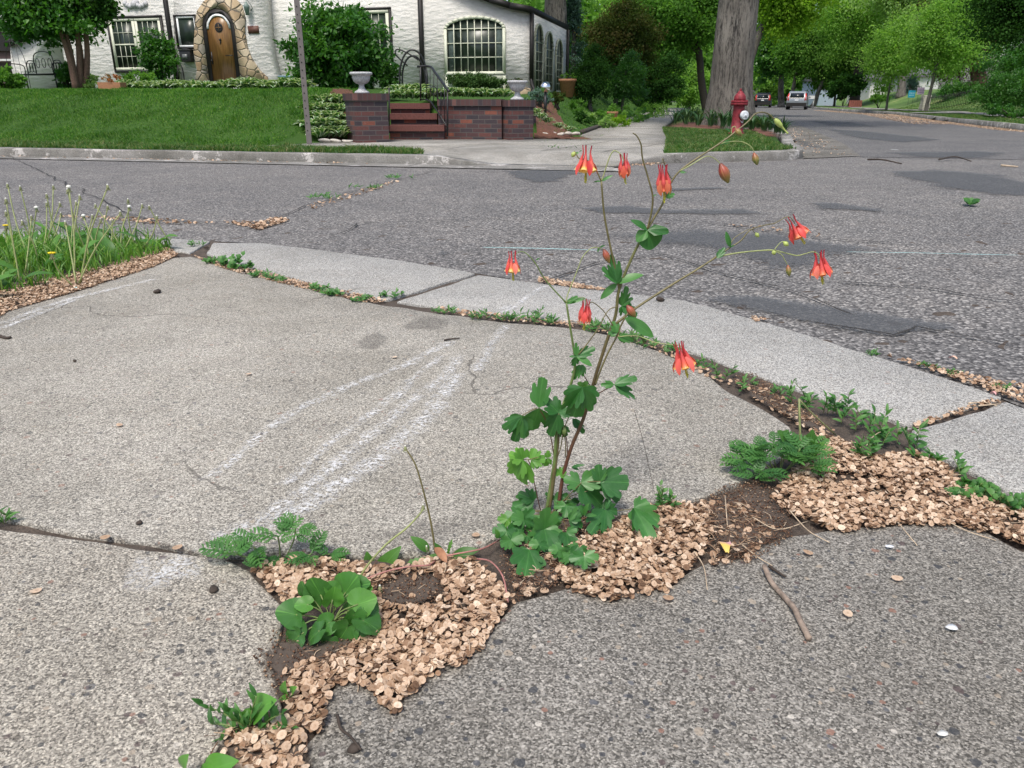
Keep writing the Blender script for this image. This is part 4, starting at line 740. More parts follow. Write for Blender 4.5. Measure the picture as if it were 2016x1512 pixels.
knot(1312, 1000, .045, 6, 'slender weed right of the columbine at the top of the middle drift', .014, None, .015, wd=.3)
knot(4, 1030, .025, 5, 'tuft of grass in the joint at the left edge', .02, None, .012, wd=.12, name='grass_tuft')
knot(1905, 404, .015, 3, 'sprig of maple leaves lying on the road at right', .055, None, .05, wd=.5, name='leaf_sprig')
for x, y, lb in [(1830, 722, 'first'), (1875, 738, 'second'), (1980, 768, 'third'), (1720, 700, 'smallest')]: knot(x, y, .012, 6, f'moss like weed in the kerb litter, {lb} from the left' if lb != 'smallest' else 'smallest moss like weed before the kerb litter', .012, 'tiny weeds in the kerb litter', .03, name='joint_weed')
for x, y, lb in [(650, 390, 'left'), (720, 370, 'middle'), (790, 352, 'right')]: knot(x, y, .02, 8, f'thin grass in the long road crack, {lb} tuft', .04, 'grass in the road crack', .14, wd=.12, name='grass_tuft')
# violet with heart leaves
B = G(650, 1235); vr = weed('violet', B, 'glossy heart leaved violet growing through the lower seed drift', 'plant'); ms = MB()
for (bx, by, tx, ty, dy, n_, rd) in [(600, 1215, 545, 1200, -.02, (-.3, -.5, .8), .2), (598, 1222, 562, 1262, -.03, (-.3, -.6, .6), .1), (615, 1190, 580, 1190, -.01, (-.2, -.2, .95), .8), (640, 1185, 612, 1140, .01, (-.3, -.4, .8), .3), (652, 1190, 660, 1160, 0, (0, -.6, .8), .95), (690, 1195, 738, 1178, -.01, (.3, -.5, .8), .85), (672, 1180, 700, 1135, .02, (.2, -.4, .9), .5), (685, 1165, 722, 1145, .02, (.3, -.3, .9), .3), (700, 1215, 752, 1238, -.03, (.2, -.6, .8), .15), (660, 1220, 622, 1240, -.035, (0, -.8, .6), .4), (690, 1225, 668, 1262, -.04, (.1, -.7, .6), .2), (640, 1235, 600, 1262, -.045, (-.1, -.5, .8), .05), (655, 1250, 640, 1278, -.045, (0, -.6, .7), .1), (700, 1200, 690, 1235, -.03, (.1, -.8, .5), .45), (665, 1170, 640, 1150, .015, (0, -.3, .9), .75), (720, 1190, 745, 1205, -.01, (.2, -.5, .8), .25), (610, 1175, 590, 1150, .01, (-.2, -.4, .9), .15), (595, 1245, 570, 1270, -.045, (-.2, -.5, .8), .05), (705, 1235, 730, 1262, -.04, (.2, -.6, .7), .2), (700, 1170, 728, 1155, .02, (.2, -.4, .9), .55)]:
    Yb = B.y+dy+.012; b = Q(bx, by, Yb); t_ = Q(tx, ty, Yb-.004); mb = MB(); polar_leaf(mb, b.lerp(t_, .30), t_+(t_-b)*.04, random.uniform(.95, 1.2), (n_[0]+random.uniform(-.5, .5), n_[1]+random.uniform(-.3, .4), n_[2]), r_heart, 3.1, random.uniform(.05, .3), random.uniform(.1, .38), rd, 56, .03); mb.build('leaf', M['violet'], vr, smooth=True)
    ms.tube([B+Vector((random.uniform(-.008, .008), random.uniform(-.005, .008), 0)), B.lerp(b, .5)+Vector((0, 0, .008)), b.lerp(t_, .32)], .0011, 5, 3)
ms.build('stem', M['stemg'], vr, smooth=True)
# dandelions in the joint
M['head'] = plain('spent_flower_head', (.22, .24, .12), .7, .4, 90); M['fluff'] = plain('pale_fluff', (.72, .72, .66), .8, .15, 60); M['yel'] = plain('dandelion_yellow', (.80, .62, .02), .6, .2, 80)
def dhead(parent, p, s_, kind='spent'):
    mb = MB(); mb.lathe([(s_*.2, -s_*1.2), (s_*.55, -s_*.9), (s_*.62, -s_*.2), (s_*.45, s_*.5), (s_*.2, s_*.9)], p, 8)
    for k in range(9): a = k*.7; mb.tube([p+Vector((0, 0, -s_*.8)), p+Vector((math.cos(a)*s_*.7, math.sin(a)*s_*.7, -s_*.9)), p+Vector((math.cos(a)*s_*.95, math.sin(a)*s_*.95, -s_*1.5))], s_*.1, 4, 2)
    mb.build('flower_head', M['head'], parent, smooth=True); m2 = MB()
    if kind == 'spent': m2.lathe([(s_*.1, s_*.5), (s_*.34, s_*.8), (s_*.3, s_*1.1), (s_*.05, s_*1.3)], p, 7); m2.build('tuft', M['fluff'], parent, smooth=True)
    elif kind == 'fluff': m2.lathe([(s_*.2, s_*.1), (s_*.95, s_*.5), (s_*1.1, s_*1.0), (s_*.7, s_*1.5), (s_*.1, s_*1.7)], p, 9); m2.build('tuft', M['fluff'], parent, smooth=True)
    else: 
        for k in range(40): a = k*2.4; r = s_*(.3+1.1*(k % 10)/10); m2.tube([p+Vector((0, 0, s_*.3)), p+Vector((math.cos(a)*r, math.sin(a)*r, s_*(1.0-.3*(k % 10)/10)))], s_*.13, 4, 1)
        m2.build('petals', M['yel'], parent)
for L, lb, mt, hd in [([(700, 1152), (722, 1115), (760, 1072), (800, 1040), (828, 1010), (833, 998)], 'curved pale dandelion stalk leaning over the violet', 'stemp', 1), ([(857, 1088), (852, 1050), (842, 1000), (820, 920), (798, 882)], 'straight thin dandelion stalk standing between violet and columbine', 'stemo', 1)]:
    B = G(*L[0]); r_ = weed('dandelion_stalk', B, lb, 'dandelion stalk'); k = len(L); P = [Q(x, y, B.y+.0+.02*i/k) for i, (x, y) in enumerate(L)]; P[0] = B
    mb = MB(); mb.tube(P, [.0019-.0007*i/(k-1) for i in range(k)], 7, 5); mb.build('stem', M[mt], r_, smooth=True); dhead(r_, P[-1], .0042)
B = G(857, 1092); dr = weed('dandelion', B, 'creeping dandelion with narrow toothed leaves and reddish stems between violet and columbine', 'dandelion')
for (bx, by, tx, ty, w2) in [(845, 1085, 808, 1056, .3), (850, 1092, 840, 1130, .35), (700, 1150, 665, 1090, .22), (740, 1135, 790, 1075, .28), (735, 1120, 722, 1085, .4), (860, 1090, 825, 1155, .3), (780, 1125, 745, 1150, .2), (880, 1095, 890, 1062, .18), (890, 1098, 945, 1082, .3), (885, 1105, 920, 1092, .2), (700, 1140, 650, 1115, .2), (905, 1130, 880, 1115, .2), (855, 1098, 800, 1110, .2), (640, 1120, 610, 1130, .25), (690, 1110, 640, 1098, .3), (980, 1060, 975, 1040, .35), (720, 1125, 755, 1140, .3), (760, 1130, 800, 1112, .18), (870, 1095, 855, 1068, .3)]:
    b = Q(bx, by, B.y-.005*(by > 1120)); t_ = Q(tx, ty, B.y-.01*(ty > by)); mb = MB(); strip_leaf(mb, b, t_, (t_-b).length*w2*.7, (random.uniform(-.3, .3), -.6, .8), .1, .2, prof=jag if w2 < .25 else None, k=22); mb.build('leaf', M['dandl'], dr, smooth=True)
for L in ([(700, 1148), (760, 1125), (810, 1115), (845, 1112), (862, 1098)], [(862, 1098), (900, 1090), (950, 1080), (985, 1062)], [(935, 1100), (965, 1105), (990, 1135), (1000, 1185)]):
    P = [G(x, y, .006+.012*math.sin(math.pi*i/(len(L)-1))) for i, (x, y) in enumerate(L)]; mb = MB(); mb.tube(P, .0013, 6, 4); mb.build('runner', M['pinkstem'] if 'pinkstem' in M else M.setdefault('pinkstem', plain('pink_stem', (.38, .17, .15), .5, .3, 60)), dr, smooth=True)
for (x, y) in [(748, 1158), (840, 1080), (580, 1110)]: dhead(dr, G(x, y, .012), .005)
mb = MB(); strip_leaf(mb, G(880, 1108, .012), G(856, 1078, .018), .007, (0, -.5, .8), .15, .4); mb.build('dry_leaf', plain('brown_leaf', (.30, .14, .07), .6, .3, 90), dr, smooth=True)
# right side dandelion with bent stalk
B = G(1578, 915); dd = weed('dandelion', B, 'dandelion with upright toothed leaves and a snapped pale stalk by the right drift', 'dandelion')
for (bx, by, tx, ty, w2) in [(1585, 905, 1530, 848, .32), (1590, 910, 1600, 845, .3), (1590, 912, 1622, 870, .3), (1595, 915, 1650, 912, .28), (1580, 915, 1545, 900, .3), (1600, 905, 1632, 890, .25), (1588, 915, 1575, 945, .3), (1590, 900, 1578, 860, .3)]:
    b = Q(bx, by, B.y); t_ = Q(tx, ty, B.y-.01); mb = MB(); strip_leaf(mb, b, t_, (t_-b).length*w2*.6, (random.uniform(-.4, .4), -.7, .6), .1, .2, prof=jag, k=22); mb.build('leaf', M['dandl'], dd, smooth=True)
mb = MB(); mb.tube([Q(1577, 912, B.y), Q(1575, 850, B.y), Q(1573, 785, B.y+.01)], .0022, 6, 3); mb.tube([Q(1573, 786, B.y+.01), Q(1600, 815, B.y+.05), G(1645, 856, .004)], .0016, 6, 3); mb.build('stem', M['stemp'], dd, smooth=True)
# lower left weed
B = G(492, 1440); lw = weed('knotweed', B, 'sprawling knotweed with narrow leaves at the lower edge of the picture', 'weed'); ms = MB(); ml = MB()
for (bx, by, tx, ty) in [(480, 1430, 400, 1388), (480, 1440, 415, 1425), (490, 1435, 505, 1370), (500, 1435, 575, 1432), (490, 1450, 430, 1462), (490, 1445, 470, 1405), (500, 1450, 500, 1490), (505, 1440, 555, 1405), (495, 1450, 530, 1470), (485, 1445, 452, 1400)]:
    b = Q(bx, by, B.y-.005); t_ = Q(tx, ty, B.y-.01*(ty > by)); ms.tube([b, b.lerp(t_, .5)+Vector((0, 0, .004)), t_], .0009, 4, 3)
    for i in range(7):
        c = b.lerp(t_, .15+.85*i/6); a = random.random()*6.28; d_ = (t_-b).normalized()*.6+Vector((math.cos(a)*.7, math.sin(a)*.5, .45)); L = random.uniform(.014, .024); strip_leaf(ml, c, c+d_.normalized()*L, L*.14, (0, -.5, .8), .1, .3, k=5)
ms.build('stem', M['stemg'], lw, smooth=True); ml.build('leaves', M['weed'], lw, smooth=True)
for nm, items, lb in [('plantain', [(485, 1425, 470, 1402, .65), (500, 1410, 545, 1378, .6), (490, 1420, 505, 1395, .5)], 'young plant with round leaves rising out of the sprawling knotweed'), ('plantain', [(375, 1530, 372, 1485, .5), (400, 1530, 470, 1498, .45), (395, 1535, 430, 1515, .5)], 'broad leaves cut off by the bottom edge of the picture'), ('sprout', [(572, 1372, 562, 1340, .4), (572, 1372, 548, 1378, .4), (575, 1370, 585, 1352, .4)], 'tiny sprout at the left side of the seed drift')]:
    B = G(items[0][0], items[0][1]); r_ = weed(nm, B, lb, 'weed'); 
    for bx, by, tx, ty, w2 in items:
        b = Q(bx, by, B.y); t_ = Q(tx, ty, B.y-.01); mb = MB(); strip_leaf(mb, b, t_, (t_-b).length*w2*.6, (random.uniform(-.3, .3), -.5, .8), .12, .25, .9); mb.build('leaf', M['violet'], r_, smooth=True)
# ================================================================ verge with dandelions at left
VG = [Vector((-5.5, 4.45, 0)), Vector((-3.2, 4.15, 0)), Vector((-1.92, 4.06, 0)), Vector((-1.70, 3.82, 0)), G(318, 500), G(250, 520), G(130, 552), G(0, 585), Vector((-2.25, 2.2, 0)), Vector((-5.5, 1.2, 0))]
sheet('verge', VG, M['soil'], .004, 0, .06, .03, 31)
def blades(name, W, n_, h, wd, mat, label, z=0.0, lean=.5, cat='grass', zf=None, hvar=.5, world=True):
    P = sample(W, n_, True); m = len(P); zz = np.full(m, z) if zf is None else np.array([zf(p[0], p[1]) for p in P])
    a = rng.random(m)*6.283; hh = h*(1-hvar+2*hvar*rng.random(m)); hh *= np.array([.75+.9*max(-.3, noise.noise(Vector((p[0]*2.5, p[1]*2.5, 9)))) for p in P]); ln = lean*hh*rng.random(m)
    X = np.stack([np.cos(a), np.sin(a), np.zeros(m)], 1)*wd; b = rng.random(m)*6.283
    Z = np.stack([np.cos(b)*ln, np.sin(b)*ln, hh], 1); Y = np.stack([np.cos(b)*ln*1.2, np.sin(b)*ln*1.2, -hh*.25], 1)
    T = [(-1, 0, 0), (1, 0, 0), (-.8, .15, .5), (.8, .15, .5), (0, 1, 1)]; F = [[0, 1, 3], [0, 3, 2], [2, 3, 4]]
    mb = MB(); mb.scatter(T, F, np.column_stack([P, zz]), X, Y, Z, [(-1, 0), (1, 0), (-1, .5), (1, .5), (0, 1)])
    return tag(mb.build(name, mat), label, cat, None, 'stuff')
blades('grass', VG, 26000, .115, .0034, M['blade2'], 'bright green uncut grass on the verge at the left edge')
ml = MB()
for p in sample(VG, 1000, True):
    c = Vector((p[0], p[1], .01)); a = random.random()*6.28; L = random.uniform(.06, .17); up_ = random.uniform(.15, 1.1); d_ = Vector((math.cos(a), math.sin(a), up_)).normalized()
    strip_leaf(ml, c, c+d_*L, L*random.uniform(.1, .2), (0, -.3, 1), .12, .25, prof=jag if random.random() < .6 else None, k=14)
tag(ml.build('broadleaf_ground_cover', M['dandl']), 'tangle of dandelion and clover leaves in the verge', 'ground cover', None, 'stuff')
dl = [(15, 365, 'spent'), (40, 370, 'spent'), (105, 368, 'spent'), (136, 372, 'fluff'), (133, 376, 'spent'), (212, 368, 'spent'), (118, 402, 'spent'), (92, 402, 'spent'), (72, 412, 'fluff'), (120, 422, 'spent'), (62, 428, 'spent'), (212, 408, 'spent'), (255, 410, 'fluff'), (252, 395, 'spent'), (280, 405, 'spent'), (294, 408, 'spent'), (309, 428, 'spent'), (165, 428, 'fluff'), (182, 427, 'spent'), (198, 434, 'spent'), (222, 436, 'spent'), (129, 440, 'spent'), (12, 395, 'spent'), (12, 420, 'spent'), (44, 438, 'spent'), (157, 388, 'spent'), (237, 420, 'spent'), (188, 405, 'spent'), (12, 447, 'yellow'), (102, 502, 'yellow'), (92, 385, 'spent'), (150, 400, 'spent')]
words = 'first second third fourth fifth sixth seventh eighth ninth tenth eleventh twelfth thirteenth fourteenth fifteenth sixteenth seventeenth eighteenth nineteenth twentieth twenty-first twenty-second twenty-third twenty-fourth twenty-fifth twenty-sixth twenty-seventh twenty-eighth twenty-ninth thirtieth thirty-first thirty-second'.split()
order = sorted(range(len(dl)), key=lambda i: dl[i][0]*10+i)
for r_i, i in enumerate(order):
    x, y, kd = dl[i]; Y = random.uniform(3.0, 3.9) if x < 240 else random.uniform(3.75, 3.95)
    if kd == 'yellow': Y = 2.95 if x > 50 else 3.5
    T = Q(x, y, Y); Bx = max(-4, min(-1.75, T.x+random.uniform(-.12, .10))); B = Vector((Bx, Y+random.uniform(-.12, .05), .004))
    nice = {'spent': 'closed dandelion head', 'fluff': 'dandelion head with white fluff', 'yellow': 'open yellow dandelion'}[kd]
    r_ = weed('dandelion', B, f'{nice} on a bare stalk in the verge, {words[r_i]} from the left', 'dandelion', 'dandelions standing in the verge')
    mb = MB(); mb.tube([B, B.lerp(T, .5)+Vector((random.uniform(-.02, .02), 0, 0)), T], [.0034, .003, .0024], 6, 4); mb.build('stem', M['stemp'], r_, smooth=True); dhead(r_, T, .0095 if kd != 'yellow' else .012, kd)
# ================================================================ far side: terrain, kerb, walk
KO = Vector((-0.62, 9.15, 0))                        # a point of the far kerb line; u runs along it, s away from it
def US(u, s, z=0.0): p = KO+EV*u+SV*s; return Vector((p.x, p.y, z))
def us(p): d = Vector((p[0], p[1], 0))-KO; return d.dot(EV), d.dot(SV)
def sm(a, b, x): t = max(0, min(1, (x-a)/(b-a))); return t*t*(3-2*t)
WLE = [us(G(x, y, .13)) for x, y in [(1140, 266), (1212, 240), (1260, 224), (1317, 212)]]; WRE = [us(G(x, y, .13)) for x, y in [(1300, 262), (1296, 251), (1319, 235), (1351, 213)]]
print('walk edges', WLE, WRE)
def interp(T, s):
    if s <= T[0][1]: return T[0][0]
    for (u0, s0), (u1, s1) in zip(T, T[1:]):
        if s <= s1: return u0+(u1-u0)*(s-s0)/max(1e-6, s1-s0)
    return T[-1][0]+(s-T[-1][1])*.12
def wle(s): return interp(WLE, s) if s > WLE[0][1] else WLE[0][0]-(WLE[0][1]-s)*.9
def lawnH(x, y):
    u, s = us((x, y))
    hl = .10+.77*sm(.95, 4.2, s)+.018*max(0, s-4.2)
    hr = .08+.60*sm(3.5, 4.6, s)+.02*max(0, s-4.2)          # behind the retaining wall and toward the side walk
    hr = .08+(hr-.08)*sm(0, 1.9, wle(s)-u-.05)
    t = sm(-3.7, -2.7, u) if s < 4.4 else sm(-3.7, -2.7, u)*(1-.0)
    h = hl+(hr-hl)*t
    return h+.02*noise.noise(Vector((x*.7, y*.7, 0)))
def grid_sheet(name, ok, x0, x1, y0, y1, st, hf, mat, kind='structure', w_=False):
    xs = np.arange(x0, x1+st, st); ys = np.arange(y0, y1+st, st); idx = {}; V = []; F = []
    def vid(i, j):
        if (i, j) not in idx: idx[(i, j)] = len(V); V.append((xs[i], ys[j], hf(xs[i], ys[j])))
        return idx[(i, j)]
    for i in range(len(xs)-1):
        for j in range(len(ys)-1):
            if ok(xs[i]+st/2, ys[j]+st/2): F.append([vid(i, j), vid(i+1, j), vid(i+1, j+1), vid(i, j+1)])
    o = MB().add(V, F).build(name, mat, smooth=True); o['kind'] = kind; return o
def usmesh(name, u0, u1, s0, s1, nu, ns, hf, mat, uend=None):
    """lawn patch laid out along the kerb directions"""
    V = []
    for j in range(ns+1):
        for i in range(nu+1):
            s = s0+(s1-s0)*(j/ns)**1.3; ue = uend(s) if uend else u1; u = u0+(ue-u0)*i/nu; p = US(u, s); V.append((p.x, p.y, hf(p.x, p.y)))
    F = [[j*(nu+1)+i, j*(nu+1)+i+1, (j+1)*(nu+1)+i+1, (j+1)*(nu+1)+i] for j in range(ns) for i in range(nu)]
    o = MB().add(V, F).build(name, mat, smooth=True); o['kind'] = 'structure'; return o
# kerb of the far side: grass left of the ramp, lowered at the ramp, round the corner island
def kerb(name, line, w_, h, mat, label=None, kh=None):
    V = []; F = []; k = len(line); pr = [(0, -.05), (0, .85), (.05, 1), (1, 1), (1, -.05)]
    for i, p in enumerate(line):
        d = (line[min(k-1, i+1)]-line[max(0, i-1)]).normalized(); s_ = Vector((-d.y, d.x, 0)); hh = kh[i] if kh else h
        for a, b in pr: q = p+s_*(a*w_); V.append((q.x, q.y, max(b*hh, -.05)+random.uniform(-.003, .003)*(b > .5)))
        if i: q = (i-1)*5; F += [[q+j, q+5+j, q+6+j, q+1+j] for j in range(4)]
    F += [[4, 3, 2, 1, 0], [(k-1)*5+j for j in range(5)]]; o = MB().add(V, F).build(name, mat); o['kind'] = 'structure'; return o
def kcut(u): return .0075+.092*sm(.5, -.45, u)
kl = []; kh = []
for u in list(np.arange(-30, -.6, .5))+list(np.arange(-.6, 1.81, .1)): kl.append(US(u, 0)); kh.append(kcut(u)+.003)
kerb('kerb', kl, .17, .13, M['kerb'], kh=kh)
sheet('gutter', [US(-30, -.42, 0), US(1.9, -.42, 0), US(1.9, -.005, 0), US(-30, -.005, 0)], M['kerb'], .004, 0, .2, .008, 41)
I0 = P_([(1212, 326), (1240, 324), (1275, 322), (1330, 320), (1420, 318), (1500, 316), (1560, 314), (1580, 311)]); I0 += [Vector((3.95, 10.8, 0)), Vector((4.25, 12.0, 0)), Vector((5.0, 14.3, 0)), Vector((7.6, 24, 0))]
kh = [.014, .03, .06, .10]+[.108]*(len(I0)-4); kerb('kerb', I0, .17, .10, M['kerb'], kh=kh)
sheet('gutter', [Vector((3.76, 10.2, 0)), Vector((4.7, 10.7, 0)), Vector((5.8, 14, 0)), Vector((7.7, 20.7, 0)), Vector((8.6, 24, 0)), Vector((7.7, 24, 0)), Vector((5.2, 14.6, 0)), Vector((4.2, 12, 0)), Vector((3.95, 10.8, 0))], M['gut2'], .003, 0, .15, .02, 43)
# walk and ramp: one pale sheet, running off along the side street
WALK = [US(2.30, 2.4), US(-.4, 2.4), US(-.5, 1.0), US(-3.3, 1.0), US(-3.0, 2.3), US(-2.0, 4.2), US(1.0, 4.2)]+P_([(1143, 266), (1212, 240), (1260, 224), (1317, 212.5), (1353, 212.5), (1323, 235), (1304, 251), (1312, 266)], .108)
sheet('walk', WALK, M['walkm'], .109, .10, .15, .012, 42, freq=3)
def sloped(name, quad, mat, seed=0):
    ob = MB().add([tuple(q) for q in quad], [list(range(len(quad)))]).build(name, mat); ob['kind'] = 'structure'; return ob
I0us = [us(p) for p in P_([(1212, 326), (1240, 324), (1275, 322), (1330, 320), (1420, 318), (1500, 316), (1560, 314)])]
KHS = [(.010, .0), (.010, .37), (.026, .561), (.056, .763), (.097, 1.005), (.103, 1.3)]
def apronH(x, y):
    u, s = us((x, y)); h = max(kcut(u)+.001, .0095+.0975*sm(.10, .85, s))
    if s < 1.3: h += (interp(KHS, min(s, 1.29))+.001-h)*sm(1.4, .5, interp(I0us, s)-u)
    else: h += (.102-h)*sm(1.9, 2.2, u)
    return h
usmesh('ramp', -.6, 3.2, .16, 2.5, 80, 40, apronH, M['walkm'], uend=lambda s: interp(I0us, s)-.06 if s < 1.2 else max(2.36, interp(I0us, 1.2)-.06-1.5*(s-1.2)))
sheet('walk', [US(1.3, .02), US(1.82, .05)]+[q+Vector((-.02, .05, 0)) for q in P_([(1240, 324), (1275, 322), (1330, 320), (1420, 318)])]+[US(2.6, 1.6), US(1.3, 1.0)], M['walkm'], .034, .03, .1, .004, 62)
wj = MB()
for L in ([US(.75, .98), US(1.3, 3.6)], [US(2.2, 5.1), US(3.35, 5.0)], [US(2.4, 7.2), US(3.5, 7.1)], [US(2.5, 9.4), US(3.7, 9.3)], [US(2.7, 12), US(3.9, 11.9)], [US(-3, 1.5), US(.6, 1.7), US(2.8, 1.6)], [US(-1.4, 2.6), US(2.9, 2.7)], [US(1.5, 1.0), US(1.9, 2.2), US(2.1, 3.0)]): ribbon(wj, L, .018, .114, .1, .04, len(wj.v), 2)
for k in range(26): a = US(random.uniform(.8, 3.2), random.uniform(.6, 8)); ribbon(wj, [a, a+EV*random.uniform(.1, .4)+SV*random.uniform(-.03, .03)], .014, .115, .1, .03, k, 3)
for u in (-7.1, -3.55, -.5, -10.8): ribbon(wj, [US(u, -.42), US(u+.03, -.02)], .012, .007, .1, .02, u, 3)
tag(wj.build('walk_joint', M['crackm']), kind='structure')
# lawn bank
usmesh('lawn', -34, 2.6, .16, 40, 190, 70, lambda x, y: lawnH(x, y)-(.035 if us((x, y))[1] < 1.0 and us((x, y))[0] > -3 else 0), M['lawn'], uend=lambda s: wle(s)+.12 if s > 3 else (-.5 if s < 1.0 else wle(3)))
MULCH = NT('bark_mulch'); v = MULCH.coord(); a = MULCH.noise(v, 60, 4, .8); MULCH.base(MULCH.ramp(a.outputs[0], [(.3, (.05, .02, .013)), (.5, (.17, .07, .042)), (.7, (.28, .14, .09))])); MULCH.rough(.9); MULCH.bump(a.outputs[0], .03, 1); M['mulch'] = MULCH.m
def lawn_blades(name, poly, n_, h, wd, mat, label, hf, lean=.6): return blades(name, poly, n_, h, wd, mat, label, zf=hf, lean=lean)
M['vblade'] = leafmat('worn_grass_blade', [(.035, .12, .018), (.06, .17, .025), (.11, .21, .045), (.30, .28, .13)], .35, .5, big=2)
lawn_blades('lawn_grass', [US(-16, 1.0), US(-3.2, 1.0), US(-3.3, 5.2), US(-16, 5.2)], 120000, .060, .0042, M['blade'], 'mown green grass covering the bank in front of the white house', lambda x, y: lawnH(x, y)-.004)
lawn_blades('grass', [US(-14, .18), US(-.5, .2), US(-.75, .85), US(-1.2, 1.0), US(-14, 1.05)], 34000, .075, .005, M['vblade'], 'strip of rough grass between far kerb and bank', lambda x, y: .096)
lawn_blades('lawn_grass', P_([(1058, 262), (1140, 263), (1212, 237), (1256, 223), (1180, 211), (1100, 205), (1056, 220)], .3), 22000, .06, .007, M['blade'], 'grass on the small slope between house corner and side walk', lambda x, y: lawnH(x, y)-.004)
# corner island
ISL = [p.copy() for p in P_([(1304, 252), (1311, 272)], .105)]+[US(2.22, 2.2)]+[I0[3]+Vector((-.13, .13, 0))]+[q+Vector((-.05, .14, 0)) for q in I0[4:8]]+[Vector((3.8, 11.2, .13)), Vector((4.7, 14.3, .13)), Vector((7.2, 24, .13)), Vector((9, 32, .13)), Vector((7.6, 32, .13)), US(4.2, 14, .13), US(3.65, 8.2, .13)]
sheet('island', ISL, M['lawn'], .106, .11, .1, .008, 44)
lawn_blades('grass', [(p.x, p.y, 0) for p in ISL[:9]]+[US(3.65, 8.2)], 26000, .06, .005, M['vblade'], 'thin grass round the hydrant on the corner island', lambda x, y: .104)
mdm = decalmat('mulch_decal', (.15, .062, .04), 20, (.7, .95))
for L in ([(1462, 263), (1500, 270), (1548, 273), (1540, 262), (1500, 250), (1462, 246)], [(1300, 250), (1380, 255), (1440, 258), (1440, 244), (1330, 238)]): decal('mulch_bed', P_(L, .11), mdm, .118, kind='structure')
# ================================================================ brick retaining wall, piers, steps, railing
n = NT('dark_brick'); br = n.new('ShaderNodeTexBrick'); n.lk(n.tc.outputs['UV'], br.inputs[0]); br.inputs['Scale'].default_value = 1; br.inputs['Brick Width'].default_value = .205; br.inputs['Row Height'].default_value = .068; br.inputs['Mortar Size'].default_value = .006; br.inputs['Bias'].default_value = 0
br.inputs['Color1'].default_value = (0, 0, 0, 1); br.inputs['Color2'].default_value = (1, 1, 1, 1); br.inputs['Mortar'].default_value = (.5, .5, .5, 1)
c = n.ramp(br.outputs['Color'], [(0, (.028, .026, .033)), (.3, (.045, .032, .038)), (.6, (.075, .034, .034)), (.88, (.11, .042, .036)), (.98, (.20, .065, .04))])
z = n.noise(n.coord(), 35, 4); c = n.mix(n.ramp(z.outputs[0], [(.35, 0), (.7, .5)]), c, n.mix(1, c, (1.7, 1.6, 1.6), 'MULTIPLY'))
z2 = n.noise(n.coord(), 6, 5, .7); c = n.mix(n.ramp(z2.outputs[0], [(.66, 0), (.72, .6)]), c, (.34, .30, .29))
c = n.mix(br.outputs['Fac'], c, (.10, .088, .085)); n.base(c); n.rough(.8); n.bump(n.math('SUBTRACT', 1, br.outputs['Fac']), .008, .8); M['brick'] = n.m
n = NT('rowlock_brick'); br = n.new('ShaderNodeTexBrick'); n.lk(n.tc.outputs['UV'], br.inputs[0]); br.inputs['Scale'].default_value = 1; br.inputs['Brick Width'].default_value = .072; br.inputs['Row Height'].default_value = .5; br.inputs['Mortar Size'].default_value = .005; br.offset = 0
br.inputs['Color1'].default_value = (0, 0, 0, 1); br.inputs['Color2'].default_value = (1, 1, 1, 1); br.inputs['Bias'].default_value = 0
c = n.ramp(br.outputs['Color'], [(0, (.032, .027, .034)), (.35, (.065, .033, .034)), (.8, (.11, .045, .04)), (1, (.18, .09, .08))]); c = n.mix(br.outputs['Fac'], c, (.07, .06, .06)); n.base(c); n.rough(.8); M['rowlock'] = n.m
M['redbrick'] = plain('worn_red_brick_tread', (.13, .048, .04), .8, .3, 50)
def pier(c, size, z0, z1, rot, par):
    m1 = MB(); m1.box((c.x, c.y, (z0+z1-.1)/2), (size[0], size[1], z1-.1-z0), rot); m1.build('brick_pier', M['brick'], par)
    m2 = MB(); m2.box((c.x, c.y, z1-.05), (size[0]+.05, size[1]+.05, .1), rot); m2.build('coping', M['rowlock'], par)
WZ = .13
A_ = G(703, 279, WZ); WF = 13.0
wallE = empty('brick_wall', US(-.2, 3.6, WZ), 'low dark brick retaining wall with two piers and a rowlock coping', 'garden wall')
def wx(px, Y): return Q(px, 230, Y).x
# left pier: corner toward the kerb
pc = Vector((wx(720, 12.15), 12.25, 0)); pier(pc, (.50, .50), WZ-.05, .80, R(28), wallE)
pr = Vector((wx(1016, 12.9), 13.05, 0)); pier(pr, (.42, .42), WZ-.05, .71, R(24), wallE)
# straight wall between the railing and the right pier
wa = Vector((wx(866, 13.2), 13.25, 0)); wb = Vector((wx(990, 13.0), 13.05, 0)); d = wb-wa; wr = math.atan2(d.y, d.x); wc = (wa+wb)/2; L_ = d.length
m1 = MB(); m1.box((wc.x, wc.y, (WZ-.05+.62)/2), (L_, .22, .62-WZ+.05), wr); m1.build('brick_panel', M['brick'], wallE); m1 = MB(); m1.box((wc.x, wc.y-.01, .67), (L_, .28, .1), wr); m1.build('coping', M['rowlock'], wallE)
